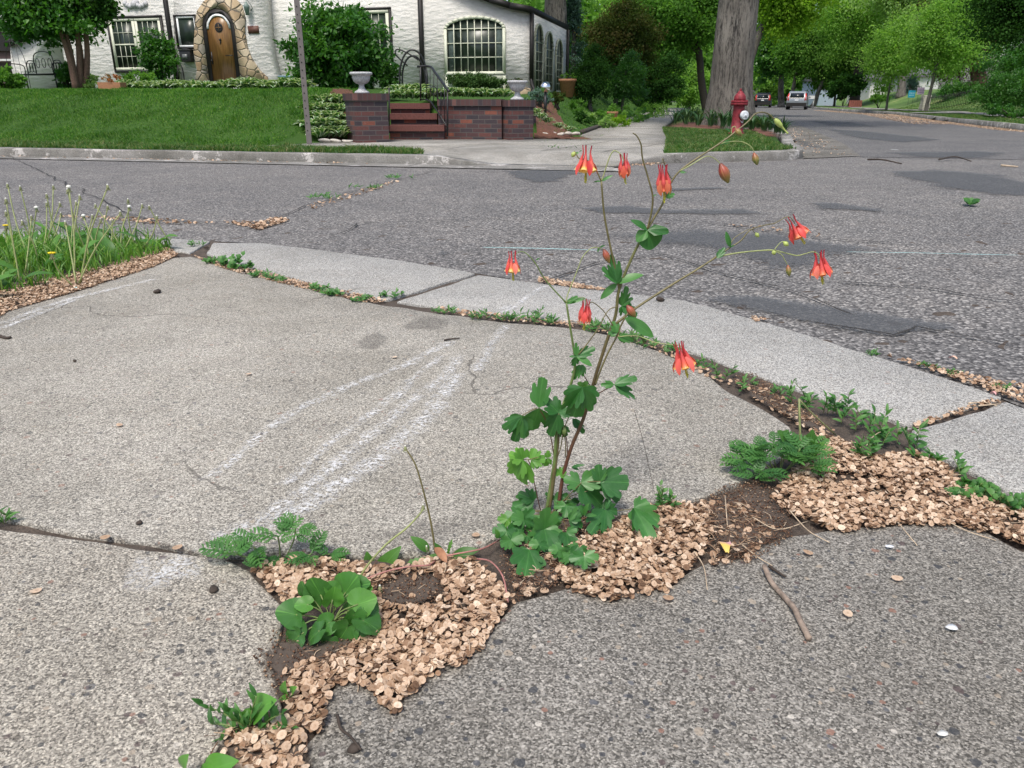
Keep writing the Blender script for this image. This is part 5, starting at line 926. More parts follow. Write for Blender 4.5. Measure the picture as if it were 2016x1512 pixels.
# cheek walls behind the piers hold the bank
m1 = MB(); m1.box((pc.x-.15, pc.y+1.1, .42), (.22, 1.9, .66), R(10)); m1.build('brick_panel', M['brick'], wallE)
m1 = MB(); m1.box((wa.x+.1, wa.y+.75, .40), (.20, 1.3, .56), R(6)); m1.build('brick_panel', M['brick'], wallE)
m1 = MB(); m1.box((pr.x+.12, pr.y+.95, .38), (.20, 1.5, .5), R(-12)); m1.build('brick_panel', M['brick'], wallE)
stE = empty('brick_steps', Q(800, 255, 12.9), 'short flight of worn red brick steps between the piers', 'steps')
for i, (x0, x1, yt, yb, Y) in enumerate([(764, 874, 240, 258, 12.85), (766, 860, 221, 236, 13.2), (766, 846, 203, 218, 13.55), (766, 846, 190, 199, 13.9)][:3]):
    a = Q(x0, yt, Y); b = Q(x1, yt, Y); zt = [.33, .50, .66][i]; mb = MB(); mb.box(((a.x+b.x)/2, Y+.2, zt-.045), (b.x-a.x, .42, .09)); mb.build('tread', M['redbrick'], stE, bevel=.012)
    mb = MB(); mb.box(((a.x+b.x)/2, Y+.24, (zt-.09+WZ-.05)/2), (b.x-a.x-.02, .38, zt-.09-WZ+.05)); mb.build('riser', M['brick'], stE)
# railing on the right side of the steps
rl = empty('stair_railing', Q(870, 262, 12.8), 'black wrought iron handrail at the right of the brick steps', 'railing')
p0 = Q(879, 262, 12.75); top = lambda x, y, Y: Q(x, y, Y)
mb = MB(); mb.tube([Q(881, 268, 12.75), Q(881, 176, 12.75)], .016, 6, 1); mb.build('post', M['black'], rl); mb = MB(); mb.tube([Q(828, 198, 13.8), Q(828, 132, 13.8)], .016, 6, 1); mb.build('post', M['black'], rl); mb = MB(); mb.tube([Q(766, 262, 12.85), Q(766, 172, 12.85)], .014, 6, 1); mb.build('post', M['black'], rl)
mb = MB(); mb.tube([Q(822, 131, 13.85), Q(846, 131, 13.75), Q(856, 142, 13.5), Q(881, 176, 12.75), Q(884, 179, 12.7)], .02, 6, 4); mb.build('handrail', M['black'], rl, smooth=True)
mb = MB(); mb.tube([Q(830, 196, 13.8), Q(848, 200, 13.5), Q(879, 248, 12.76)], .012, 6, 2); mb.build('lower_rail', M['black'], rl)
for i in range(6):
    t = (i+.5)/6; x = 836+(879-836)*t; yt = 133+max(0, t-.25)/.75*42; yb = 197+50*max(0, t-.2)/.8; Y = 13.78-1.0*t; mb = MB(); mb.tube([Q(x, yt, Y), Q(x, yb, Y)], .007, 5, 1); mb.build('baluster', M['black'], rl)
for k in range(2):
    mb = MB(); c = Q(868-14*k, 190-12*k, 12.95+.3*k); mb.tube([c+Vector((math.cos(a)*.05, 0, math.sin(a)*.06)) for a in np.linspace(0, 9, 12)], .006, 5, 2); mb.build('scroll', M['black'], rl)
n = NT('aged_cast_stone'); z = n.noise(n.coord(), 30, 5, .7); n.base(n.ramp(z.outputs[0], [(.3, (.24, .24, .25)), (.6, (.52, .53, .55))])); n.rough(.8); n.bump(z.outputs[0], .01, .5); M['stone'] = n.m
def urn(c, s_, label):
    r_ = empty('garden_urn', c, label, 'urn', 'stone urns on the brick piers')
    m = MB(); m.lathe([(.155, 0), (.16, .02), (.15, .04), (.10, .065), (.07, .10), (.055, .15), (.06, .18), (.085, .19)], c, 24); [None for _ in [0]]; m.v = [c_*1 for c_ in m.v]; o = m.build('foot', M['stone'], r_, smooth=True)
    m = MB(); m.lathe([(.05, .18), (.12, .20), (.17, .25), (.19, .31), (.195, .36), (.235, .375), (.245, .40), (.225, .425), (.19, .42), (.17, .36), (.02, .35)], c, 24); o = m.build('bowl', M['stone'], r_, smooth=True)
    return r_
u1 = urn(Vector((pc.x-.05, pc.y, .80)), 1, 'white stone urn standing empty on the left brick pier'); u2 = urn(Vector((pr.x+.02, pr.y, .71)), 1, 'white stone urn planted with dark flowers on the right brick pier')
u2.scale = (.68, .68, .68); u1.scale = (.70, .70, .70)
# ================================================================ foliage helpers
LT = [(-.5, 0, 0), (0, 0, -.06), (.5, 0, 0), (-.36, .6, .02), (0, .55, -.05), (.36, .6, .02), (0, 1.05, .02)]; LF = [[0, 1, 4], [0, 4, 3], [1, 2, 5], [1, 5, 4], [3, 4, 6], [4, 5, 6]]; LU = [(-1, 0), (0, 0), (1, 0), (-.7, .5), (0, .5), (.7, .5), (0, 1)]
LT4 = [(-.45, .1, 0), (.45, .1, 0), (.5, .7, .04), (-.5, .7, .04)]; LT4 = [(0, 0, 0), (.48, .45, .08), (0, 1, 0), (-.48, .45, .08)]; LF4 = [[0, 1, 2, 3]]; LU4 = [(0, 0), (1, .5), (0, 1), (-1, .5)]
def foliage(c, rad, n_cl, n_leaf, leaf, mat, par, name='crown', clr=.28, shell=.55, flat=.7, seed=0, simple=True, squash=None, droop=.3, holes=0.0, conical=False):
    """leaf clumps spread through an uneven crown volume"""
    g = np.random.default_rng(seed+11); c = np.array(c); rad = np.array(rad); mb = MB(); C = []
    while len(C) < n_cl:
        v = g.normal(size=3); v /= np.linalg.norm(v); r = (shell+(1-shell)*g.random()**.6)
        k = .72+.5*noise.noise(Vector(v*1.9)+Vector((seed*3.1, 0, 0)))+.16*noise.noise(Vector(v*5)+Vector((0, seed, 0)))
        if holes and noise.noise(Vector(v*2.7)+Vector((seed, 5, 0))) < -.35+holes*.3 and g.random() < holes: continue
        p = v*r*k*1.18
        if conical: t = g.random()**.8; a = g.random()*6.283; q = (1-t)*(.55+.5*g.random()**.5)*(1+.25*math.sin(t*38)); p = np.array([math.cos(a)*q, math.sin(a)*q, t*2-1])
        C.append(p*rad)
    C = np.array(C); m = n_cl*n_leaf; cl = np.repeat(C, n_leaf, 0); cs = clr*min(rad[0], rad[2])*(.5+g.random(n_cl)); off = g.normal(size=(m, 3))*np.repeat(cs, n_leaf)[:, None]*.5; off[:, 2] *= flat
    P = c+cl+off
    d = g.normal(size=(m, 3)); d[:, 2] -= droop; d += (cl/rad)*.7; d /= np.linalg.norm(d, axis=1)[:, None]
    nn = g.normal(size=(m, 3))*.8; nn[:, 2] += .9; nn -= d*(nn*d).sum(1)[:, None]; nn /= np.linalg.norm(nn, axis=1)[:, None]; xx = np.cross(d, nn)
    L = (leaf*(.6+.7*g.random(m)))[:, None]; rv = np.clip(np.repeat(g.random(n_cl), n_leaf)*.75+g.random(m)*.25, 0, 1)
    if simple: mb.scatter(LT4, LF4, P, xx*L*.75, d*L, nn*L, LU4, rv)
    else: mb.scatter(LT, LF, P, xx*L*.65, d*L, nn*L, LU, rv)
    o = mb.build(name, mat, par); return o, c+C
def trunk(par, base, top, r0, r1, mat, limbs=(), name='trunk', flare=1.5, n_l=6, seed=0, lean=None):
    g = random.Random(seed+3); mb = MB(); base = Vector(base); top = Vector(top); pts = [base+(top-base)*t+Vector((g.uniform(-1, 1), g.uniform(-1, 1), 0))*r0*.4*(0 < t < 1) for t in (0, .08, .25, .5, .75, 1)]
    mb.tube(pts, [r0*flare, r0*1.12, r0, r0*.85+r1*.15, r0*.5+r1*.5, r1], 10, 3); L = list(limbs); g.shuffle(L)
    for e in L[:n_l]:
        e = Vector(e); s_ = base.lerp(top, g.uniform(.45, .9)); 
        if e.z < s_.z-.3: s_ = base.lerp(top, max(.35, (e.z-base.z-.5)/max(.1, (top.z-base.z))))
        mid = s_.lerp(e, .5)+Vector((0, 0, (e-s_).length*.08)); mb.tube([s_, mid, e], [r1*.9, r1*.5, r1*.15], 6, 3)
    return mb.build(name, mat, par, smooth=True)
GR = {}
GR['dark'] = leafmat('foliage_dark', [(.02, .055, .012), (.03, .09, .018), (.05, .13, .025)], .4, .75, spec=.12)
GR['mid'] = leafmat('foliage_mid', [(.065, .15, .028), (.10, .23, .042), (.16, .32, .065)], .5, .75, spec=.12)
GR['light'] = leafmat('foliage_light', [(.13, .25, .05), (.20, .37, .08), (.29, .47, .13)], .55, .75, spec=.12)
GR['pale'] = leafmat('foliage_pale', [(.18, .29, .10), (.26, .40, .15), (.35, .49, .21)], .55, .75, spec=.12)
GR['yel'] = leafmat('foliage_yellow_green', [(.11, .22, .02), (.18, .33, .032), (.26, .43, .055)], .55, .75, spec=.12)
GR['blue'] = leafmat('foliage_blue_spruce', [(.05, .11, .085), (.09, .17, .13), (.13, .22, .17)], .25, .6)
GR['purple'] = leafmat('foliage_purple', [(.03, .018, .016), (.07, .035, .027), (.12, .055, .045)], .35, .75, spec=.12)
GR['rust'] = leafmat('foliage_rusty_green', [(.03, .055, .012), (.055, .085, .018), (.10, .075, .03)], .35, .75, spec=.12)
GR['box'] = leafmat('boxwood', [(.03, .07, .018), (.05, .11, .03), (.09, .15, .045)], .2, .75, spec=.12)
GR['shrub'] = leafmat('viburnum', [(.025, .095, .014), (.045, .155, .022), (.09, .23, .035)], .38, .42, spec=.5)
n = NT('bark'); v = n.coord('Object', (1, 1, .22)); z = n.noise(v, 9, 6, .75); z2 = n.noise(n.coord(), 2, 3); n.base(n.mix(n.ramp(z.outputs[0], [(.36, 0), (.62, 1)]), (.05, .045, .04), n.ramp(z2.outputs[0], [(.3, (.16, .145, .13)), (.7, (.26, .235, .21))]))); n.rough(.95); n.bump(z.outputs[0], .06, 1); M['bark'] = n.m
M['barkd'] = plain('dark_bark', (.055, .045, .038), .95, .35, 30); M['barkb'] = plain('brown_bark', (.16, .095, .07), .9, .35, 30)
# hostas: variegated clumps
def hosta_mesh(seed, n_=26, L=.26, bright=False):
    g = random.Random(seed); mb = MB()
    for i in range(n_):
        a = i*2.4+g.uniform(-.3, .3); t = (i+1)/n_; el_ = 1.15-1.0*t; q = L*(.5+.5*t)*g.uniform(.85, 1.15); d_ = Vector((math.cos(a)*math.cos(el_), math.sin(a)*math.cos(el_), math.sin(el_))); b = d_*(L*.25)+Vector((0, 0, .01)); strip_leaf(mb, b, b+d_*q, q*.24, (0, 0, 1), .22, .3, g.random(), k=5)
    return mb
HM = [hosta_mesh(s) for s in range(4)]
HM = [h.build('hosta', M['hostaw']) for h in HM]; HU = [0]
def hosta(p, sc, label, group, rz=None):
    k = HU[0]; HU[0] += 1; o = HM[k] if k < 4 else HM[k % 4].copy()
    if k >= 4: COL.objects.link(o)
    o.location = p; o.scale = (sc, sc, sc*random.uniform(.85, 1.1)); o.rotation_euler = (0, 0, random.random()*6.28 if rz is None else rz); tag(o, label, 'hosta', group); return o
ORD = words+['thirty-third', 'thirty-fourth', 'thirty-fifth', 'thirty-sixth', 'thirty-seventh', 'thirty-eighth', 'thirty-ninth', 'fortieth']
xs_ = np.linspace(252, 596, 30)
for i, x in enumerate(xs_):
    Yh = 20.2-.012*(x-250)+random.uniform(-.3, .3); p = Q(x, 180, Yh); p.z = lawnH(p.x, p.y)-.02; hosta(p, 1.15*random.uniform(.85, 1.1), f'white edged hosta in the row below the front door, {ORD[i]} from the left', 'hosta row below the front door')
k = 0
for j, (y, n_, x0, x1) in enumerate([(196, 4, 612, 668), (214, 4, 610, 672), (232, 4, 618, 672), (248, 4, 618, 676), (262, 3, 630, 672)]):
    for i in range(n_):
        x = x0+(x1-x0)*i/(n_-1)+random.uniform(-4, 4); Yh = 13.6-.35*j+random.uniform(-.1, .1); p = Q(x, y+12, Yh); hosta(p, random.uniform(.85, 1.1), f'striped hosta left of the brick pier, {ORD[i]} plant of the {ORD[j]} row down', 'hostas on the slope left of the pier'); k += 1
for i in range(7): x = 772+11*i; p = Q(x, 198-(i % 2)*10, 14.4+.3*(i % 2)); hosta(p, 1.0, f'hosta above the brick steps, {ORD[i]} from the left', 'hostas above the brick steps')
for i in range(13): x = 850+12*i; p = Q(x, 194, 13.9+.25*(i % 3)); hosta(p, .9, f'hosta behind the low brick wall, {ORD[i]} from the left', 'hostas behind the low brick wall')
for i, (x, y) in enumerate([(1064, 232), (1078, 240), (1100, 250), (1056, 222), (1120, 256)]): p = Q(x, y+4, 13.2+.12*i); hosta(p, .55, f'small hosta on the mulch right of the wall, {ORD[i]} from the wall', 'hostas on the mulch')
# mulch mound and edging stones
for k_, poly in enumerate((P_([(1054, 262), (1132, 262.5), (1118, 250), (1085, 240), (1054, 236)], .2), P_([(640, 277), (700, 277), (700, 264), (668, 262)], .13))):
    x0 = min(p.x for p in poly); x1 = max(p.x for p in poly); y0 = min(p.y for p in poly); y1 = max(p.y for p in poly)
    grid_sheet('mulch_bed', lambda x, y: inpoly(np.array([[x, y]]), poly)[0], x0, x1, y0, y1, .05, lambda x, y: max(lawnH(x, y), .10)+.018+.02*noise.noise(Vector((x*9, y*9, 0))), M['mulch'])
sheet('soil', [US(-.2, 3.3), US(1.0, 3.5), US(2.3, 4.1), US(2.2, 5.4), US(-.2, 5.4)], M['mulch'], .095, 0, .1, .01, 61)
def rock(p, sx, sy, sz, label, mat='rockw', group='pale edging stones'):
    mb = MB(); mb.lathe([(.05, -.5), (.8, -.45), (1, -.1), (.9, .3), (.5, .5), (.05, .55)], (0, 0, 0), 9); V = mb.v[0]; V *= np.array([sx, sy, sz]); V += np.array([[noise.noise(Vector(q)*7+p*3+Vector((a, 0, 0)))*min(sx, sy)*.5 for a in (0, 5, 9)] for q in V]); V += np.array([p.x, p.y, p.z+sz*.4]); return tag(mb.build('edging_stone', M[mat]), label, 'stone', group)
M['rockw'] = plain('pale_limestone', (.46, .43, .38), .9, .3, 20)
for i, x in enumerate([1040, 1056, 1072, 1088, 1104, 1120, 1134]): rock(G(x, 266-(i % 2), .13), .075, .05, .05, f'pale edging stone right of the brick wall, {ORD[i]} from the left')
for i, x in enumerate([640, 662, 684]): rock(G(x, 279, .13), .09, .05, .04, f'pale edging stone left of the pier, {ORD[i]} from the left')
# ================================================================ sign post and hydrant
sp = empty('sign_post', G(609, 281, .13), 'tall square grey metal post rising out of the picture beside the far kerb', 'post'); b = G(609, 281, .13)
mb = MB(); mb.box((b.x, b.y, 1.6), (.072, .05, 3.0), R(10)); mb.build('post', plain('galvanised_grey', (.15, .135, .13), .5, .15, 8), sp)
mb = MB()
for k in range(0, 26): mb.lathe([(.012, 0), (.012, .002)], (b.x-.006, b.y-.0262, .3+k*.1), 8, (-.17, -1, 0))
mb.build('bolt_holes', M['black'], sp)
M['hyd'] = plain('weathered_red_paint', (.21, .018, .028), .62, .4, 22, bump=.003); M['hydw'] = plain('white_paint_worn', (.66, .70, .74), .5, .12, 25)
hb = G(1450, 263, .13); hy = empty('fire_hydrant', hb, 'dark red fire hydrant with a white side cap in front of the big elm', 'fire hydrant')
mb = MB(); mb.lathe([(.15, -.02), (.15, .02), (.118, .03), (.112, .30), (.108, .50), (.112, .555)], hb, 24); mb.build('barrel', M['hyd'], hy, smooth=True)
mb = MB(); mb.lathe([(.11, .55), (.165, .56), (.168, .59), (.145, .60), (.165, .605), (.166, .63), (.12, .64)], hb, 24); 
for k in range(8): a = k*math.pi/4; mb.lathe([(.013, .54), (.013, .65)], hb+Vector((math.cos(a)*.148, math.sin(a)*.148, 0)), 6)
mb.build('flange', M['hyd'], hy, smooth=False, bevel=.002)
mb = MB(); mb.lathe([(.118, .635), (.112, .69), (.092, .75), (.062, .785), (.05, .79), (.052, .81), (.03, .82), (.02, .83)], hb, 24); mb.build('bonnet', M['hyd'], hy, smooth=True)
mb = MB()
for k in range(6): a = k*math.pi/3; mb.box((hb.x+math.cos(a)*.105, hb.y+math.sin(a)*.105, hb.z+.68), (.02, .012, .1), a, .5)
mb.build('bonnet_ribs', M['hyd'], hy)
mb = MB(); mb.lathe([(.024, .82), (.022, .87)], hb, 5); mb.build('operating_nut', M['hyd'], hy)
cd = Vector((.42, -.90, 0)).normalized(); mb = MB(); mb.lathe([(.07, .06), (.07, .15), (.08, .15)], hb+Vector((0, 0, .36)), 20, cd); mb.build('nozzle', M['hyd'], hy, smooth=True)
cp_ = hb+cd*.15+Vector((0, 0, .36)); mb = MB(); mb.lathe([(.088, 0), (.09, .045), (.08, .056), (.03, .058), (.03, .058)], cp_, 24, cd); o_ = mb.build('outlet_cap', M['hydw'], hy, smooth=False, bevel=.004)
mb = MB(); mb.lathe([(.018, .056), (.016, .085)], cp_, 5, cd); mb.build('cap_nut', M['hydw'], o_)
mb = MB(); sv = cd.cross(Vector((0, 0, 1)))
for k in range(7): c = cp_+cd*.0595+sv*((k-3)*.014)+Vector((0, 0, -.035+.004*math.sin(k*2))); mb.tube([c+Vector((0, 0, -.009)), c+sv*.005+Vector((0, 0, .008))], .0025, 4, 1)
mb.build('faded_marks', M['darktwig'], o_)
mb = MB(); mb.tube([cp_+Vector((-.06, .05, -.06)), cp_+Vector((-.01, 0, -.15)), cp_+Vector((.0, 0, -.09))], .006, 5, 4); mb.build('chain', M['hydw'], hy)
cd2 = Vector((-.9, -.42, 0)).normalized(); mb = MB(); mb.lathe([(.05, .06), (.05, .14), (.058, .14), (.06, .17), (.02, .18)], hb+Vector((0, 0, .40)), 16, cd2*-1); mb.build('side_nozzle', M['hyd'], hy, smooth=True)
hy.scale = (.93, .93, .89)
# ================================================================ the white stucco house
HA = Q(440, 165, 26.0); HA.z = 0
def HP(px, py, off=0.0):
    """photo pixel -> (u, z) on the front wall plane pushed off metres toward the street"""
    r = ray(px, py); o = Vector((0, 0, CH)); A = HA-SV*off; t = (A-o).dot(SV)/r.dot(SV); p = o+r*t; return (p-HA).dot(EV), p.z
def HW(u, z, d=0.0): p = HA+EV*u-SV*d; return Vector((p.x, p.y, z))
def hbox(mb, u0, u1, z0, z1, d0, d1, mi=0):
    P = [HW(u0, z0, d0), HW(u1, z0, d0), HW(u1, z1, d0), HW(u0, z1, d0)]; mb.prism(P, -SV*(d1-d0), mi); return mb
def hpx(mb, x0, y0, x1, y1, d0, d1, off=0.0):
    a = HP(x0, y1, off); b = HP(x1, y1, off); c = HP(x0, y0, off); e = HP(x1, y0, off); u0 = (a[0]+c[0])/2; u1 = (b[0]+e[0])/2
    return hbox(mb, u0, u1, (a[1]+b[1])/2, (c[1]+e[1])/2, off+d0, off+d1)
n = NT('white_stucco'); v = n.coord('Object', (1, 1, 1.9)); z = n.noise(v, 4.2, 7, .82); z2 = n.vor(n.coord('Object', (1.2, 1.2, 4.5)), 2.6, 'F1'); zb = n.noise(n.coord(), .5, 4)
st = n.ramp(z.outputs[0], [(.34, 0), (.44, 1)]); c = n.mix(n.math('MULTIPLY', n.math('SUBTRACT', 1, st), .22), (.74, .73, .70), (.42, .42, .41)); c = n.mix(n.ramp(zb.outputs[0], [(.4, 0), (.7, .25)]), c, (.62, .61, .57))
n.base(c); n.rough(.9); n.bump(n.math('ADD', z.outputs[0], n.math('MULTIPLY', z2.outputs['Distance'], .5)), .07, .8); M['stucco'] = n.m
M['roofk'] = plain('dark_fascia', (.012, .010, .010), .6, .3, 8); M['cream'] = plain('cream_paint', (.60, .62, .50), .5, .06, 10); M['whitep'] = plain('white_window_paint', (.72, .74, .74), .5, .05, 10)
n = NT('window_glass'); z = n.noise(n.coord(), 1.3, 4, .6); n.base(n.ramp(z.outputs[0], [(.35, (.008, .012, .010)), (.6, (.03, .045, .035)), (.75, (.07, .09, .07))])); n.rough(.28); n.b.inputs['Specular IOR Level'].default_value = .35; M['glass'] = n.m
n = NT('oak_door'); v = n.coord('Object', (9, 9, .7)); z = n.noise(v, 3, 5, .7); n.base(n.ramp(z.outputs[0], [(.3, (.10, .048, .015)), (.55, (.24, .125, .04)), (.75, (.36, .21, .075))])); n.rough(.35); M['oak'] = n.m
n = NT('field_stone'); v0 = n.coord('Object', (1, 1, 1.35)); zz = n.noise(v0, 2.2, 2); v = n.mix(.10, v0, zz.outputs['Color'], 'ADD'); s_ = n.vor(v, 3.5, 'DISTANCE_TO_EDGE'); q = n.vor(v, 3.5); sc_ = n.new('ShaderNodeSeparateColor'); n.lk(q.outputs['Color'], sc_.inputs[0]); z = n.noise(n.coord(), 14, 5, .7)
c = n.ramp(sc_.outputs[0], [(0, (.34, .25, .15)), (.35, (.46, .36, .23)), (.7, (.52, .44, .31)), (1, (.38, .34, .29))]); c = n.mix(n.ramp(z.outputs[0], [(.35, .4), (.65, 0)]), c, n.mix(1, c, (.6, .55, .5), 'MULTIPLY')); c = n.mix(n.ramp(s_.outputs[0], [(.015, 1), (.045, 0)]), c, (.17, .145, .115)); n.base(c); n.rough(.85); n.bump(n.ramp(s_.outputs[0], [(.0, 0), (.1, 1)]), .05, .8); M['fstone'] = n.m
house = empty('house', HW(0, 1.0), 'white stucco storybook house with an oak arched front door and swooping black eaves', 'house')
top = [(20, 92), (50, 80), (78, 62), (100, 40), (122, 5), (140, -50), (165, -130), (330, -430), (600, -430), (770, -170), (840, -75), (890, -28), (930, -8), (965, 6), (1005, 18), (1047, 26)]
arch = [(125, 186), (127, 120), (122, 92), (112, 78), (100, 75), (88, 82), (80, 97), (77, 120), (78, 186)]
out = [(24, 186)]+top+[(1047, 192)]+arch
PW = [HP(x, y) for x, y in out]; PW = [(u, (max(z, .7) if i not in (0, 17, 18, 26) else .7)) for i, (u, z) in enumerate(PW)]; DEP = 5.6
mb = MB(); mb.prism([HW(u, z, 0) for u, z in PW], SV*DEP); mb.build('wall', M['stucco'], house)
rb = MB(); tp = [HP(x, y) for x, y in top]
for (a, b) in zip(tp, tp[1:]):
    d = Vector((b[0]-a[0], b[1]-a[1])).normalized(); nx, nz = -d.y, d.x; th = .16; e = .01
    P = [HW(a[0]-d.x*e, a[1]-d.y*e+.002, .22), HW(b[0]+d.x*e, b[1]+d.y*e+.002, .22), HW(b[0]+d.x*e+nx*th, b[1]+d.y*e+nz*th, .22), HW(a[0]-d.x*e+nx*th, a[1]-d.y*e+nz*th, .22)]; rb.prism(P, SV*(DEP+.4))
rb.build('roof', M['roofk'], house)
def sash(x0, y0, x1, y1, cols, rows, frame, par, fr=.055, d=0.05, off=0.0, split=None, nm='window'):
    """framed window with its own glass and glazing bars, on the front wall"""
    a = HP(x0, y1, off); b = HP(x1, y1, off); c = HP(x0, y0, off); e = HP(x1, y0, off); u0, u1, z0, z1 = (a[0]+c[0])/2, (b[0]+e[0])/2, (a[1]+b[1])/2, (c[1]+e[1])/2
    w_ = MB(); hbox(w_, u0, u1, z0, z0+fr, off+.02, off+d); hbox(w_, u0, u1, z1-fr, z1, off+.02, off+d); hbox(w_, u0, u0+fr, z0+fr, z1-fr, off+.02, off+d); hbox(w_, u1-fr, u1, z0+fr, z1-fr, off+.02, off+d)
    W = w_.build(nm, frame, par); g = MB(); hbox(g, u0+fr, u1-fr, z0+fr, z1-fr, off+.008, off+.022); g.build('pane', M['glass'], W)
    m = MB(); halves = [(z0+fr, z1-fr)] if not split else [(z0+fr, z0+(z1-z0)*split-.02), (z0+(z1-z0)*split+.02, z1-fr)]
    if split: hbox(m, u0+fr, u1-fr, z0+(z1-z0)*split-.022, z0+(z1-z0)*split+.022, off+.023, off+d-.006)
    for h0, h1 in halves:
        for i in range(1, cols): q = u0+fr+(u1-u0-2*fr)*i/cols; hbox(m, q-.0065, q+.0065, h0, h1, off+.023, off+.038)
        for j in range(1, rows): q = h0+(h1-h0)*j/rows; hbox(m, u0+fr, u1-fr, q-.0065, q+.0065, off+.0235, off+.0375)
    if cols > 1 or rows > 1 or split: m.build('glazing_bars', frame, W)
    return W
def trimbox(x0, y0, x1, y1, wd, off=0.0, nm='window_trim'):
    a = HP(x0, y1, off); b = HP(x1, y1, off); c = HP(x0, y0, off); e = HP(x1, y0, off); u0, u1, z0, z1 = (a[0]+c[0])/2, (b[0]+e[0])/2, (a[1]+b[1])/2, (c[1]+e[1])/2; t = MB()
    hbox(t, u0, u1, z0, z0+wd, off+.004, off+.06); hbox(t, u0, u1, z1-wd, z1, off+.004, off+.06); hbox(t, u0, u0+wd, z0+wd, z1-wd, off+.004, off+.06); hbox(t, u1-wd, u1, z0+wd, z1-wd, off+.004, off+.06); t.build(nm, M['roofk'], house)
trimbox(219, 31, 327, 143, .07); sash(223, 36, 272, 139, 4, 2, M['cream'], house, .09, split=.5); sash(273, 35, 323, 139, 4, 2, M['cream'], house, .09, split=.5)
trimbox(697, 15, 773, 136, .06); sash(702, 20, 768, 132, 4, 2, M['cream'], house, .09, split=.55)
# vestibule with the front door
VO = .55
a = HP(341, 170, VO); b = HP(560, 170, VO); vt = MB(); c1 = HP(341, -60, VO)
VP_ = [HP(x, y, VO) for x, y in [(342, 172), (342, -60), (380, -120), (470, -120), (512, -60), (515, 0), (520, 60), (526, 110), (537, 150), (541, 172)]]; vt.prism([HW(u, z, VO) for u, z in VP_], SV*(VO-.002)); vt.build('vestibule', M['stucco'], house)
sash(352, 32, 389, 93, 1, 1, M['whitep'], house, .055, off=VO); trimbox(347, 29, 390, 96, .045, VO)
def ring(mb, cx, z_s, r0, r1, z_b, d0, d1, k=14, s0=1.0):
    """arched band: legs up to z_s then a half circle, inner radius r0, outer r1"""
    pi_ = [(cx-r0, z_b), (cx-r0, z_s)]+[(cx-math.cos(t)*r0, z_s+math.sin(t)*r0*s0) for t in np.linspace(0, math.pi, k)[1:-1]]+[(cx+r0, z_s), (cx+r0, z_b)]
    po = [(cx-r1, z_b), (cx-r1, z_s)]+[(cx-math.cos(t)*r1, z_s+math.sin(t)*r1*s0) for t in np.linspace(0, math.pi, k)[1:-1]]+[(cx+r1, z_s), (cx+r1, z_b)]
    mb.prism([HW(*q, d0) for q in pi_+po[::-1]], -SV*(d1-d0)); return mb
dl_ = HP(409, 120, VO); dr_ = HP(471, 120, VO); dt = HP(437, 17, VO); dbz = 1.16; cx = (dl_[0]+dr_[0])/2; ro = (dr_[0]-dl_[0])/2; zs = dt[1]-ro
mb = MB(); SO = [(384, 172), (390, 138), (383, 100), (386, 50), (390, 22), (403, 3), (420, -9), (440, -13), (462, -5), (477, 10), (484, 35), (483, 62), (488, 92), (497, 115), (512, 138), (528, 152), (530, 172)]
so_ = [HP(x, y, VO) for x, y in SO]; inn = [(cx+ro+.01, 1.1), (cx+ro+.01, zs)]+[(cx+math.cos(t)*(ro+.01), zs+math.sin(t)*(ro+.01)) for t in np.linspace(0, math.pi, 14)[1:-1]]+[(cx-ro-.01, zs), (cx-ro-.01, 1.1)]
mb.prism([HW(u, z, VO+.003) for u, z in so_+inn], -SV*.06); mb.build('stone_surround', M['fstone'], house)
fr_ = ring(MB(), cx, zs, ro-.13, ro, dbz-.1, VO+.004, VO+.05).build('door_frame', M['roofk'], house); 
w2 = MB(); ki = [(cx+math.cos(t)*(ro-.20), zs+math.sin(t)*(ro-.20)) for t in np.linspace(0, math.pi, 14)]; ko = [(cx+math.cos(t)*(ro-.132), zs+math.sin(t)*(ro-.132)) for t in np.linspace(0, math.pi, 14)]
w2.prism([HW(*q, VO+.03) for q in ki+ko[::-1]], -SV*.016)
w2.build('arch_strip', M['whitep'], fr_)
r = ro-.132; dp = [(cx-r, dbz+.12), (cx-r, zs)]+[(cx-math.cos(t)*r, zs+math.sin(t)*r) for t in np.linspace(0, math.pi, 16)[1:-1]]+[(cx+r, zs), (cx+r, dbz+.12)]
mb = MB(); mb.prism([HW(u, z, VO+.006) for u, z in dp], -SV*.02); door = mb.build('door', M['oak'], house)
mb = MB(); hbox(mb, cx-r, cx+r, dbz-.1, dbz+.118, VO+.006, VO+.028); mb.build('kick_panel', M['roofk'], door)
rw = HP(440, 54, VO); mb = MB(); mb.lathe([(.01, 0), (.135, 0), (.135, .012), (.105, .012)], HW(cx, rw[1], VO+.027), 20, -SV); mb.build('round_window', M['roofk'], door)
mb = MB(); hbox(mb, cx-.10, cx+.10, rw[1]-.008, rw[1]+.008, VO+.04, VO+.048); hbox(mb, cx-.008, cx+.008, rw[1]-.10, rw[1]+.10, VO+.0395, VO+.0475); mb.build('window_cross', M['oak'], door)
mb = MB(); mb.lathe([(.03, 0), (.04, .01), (.02, .05), (.01, .05)], HW(cx, rw[1]-.34, VO+.027), 10, -SV); hbox(mb, cx-.02, cx+.02, rw[1]-.46, rw[1]-.36, VO+.027, VO+.04); mb.build('knocker', M['black'], door)
mb = MB(); hbox(mb, cx-r+.03, cx-r+.07, 1.75, 2.1, VO+.027, VO+.035); mb.lathe([(.02, 0), (.03, .03), (.01, .06)], HW(cx-r+.05, 1.85, VO+.03), 8, -SV); mb.build('handle', M['black'], door)
mb = MB(); hbox(mb, cx+r-.30, cx+r-.03, 1.98, 2.0, VO+.027, VO+.034); mb.build('hinge', M['black'], door)
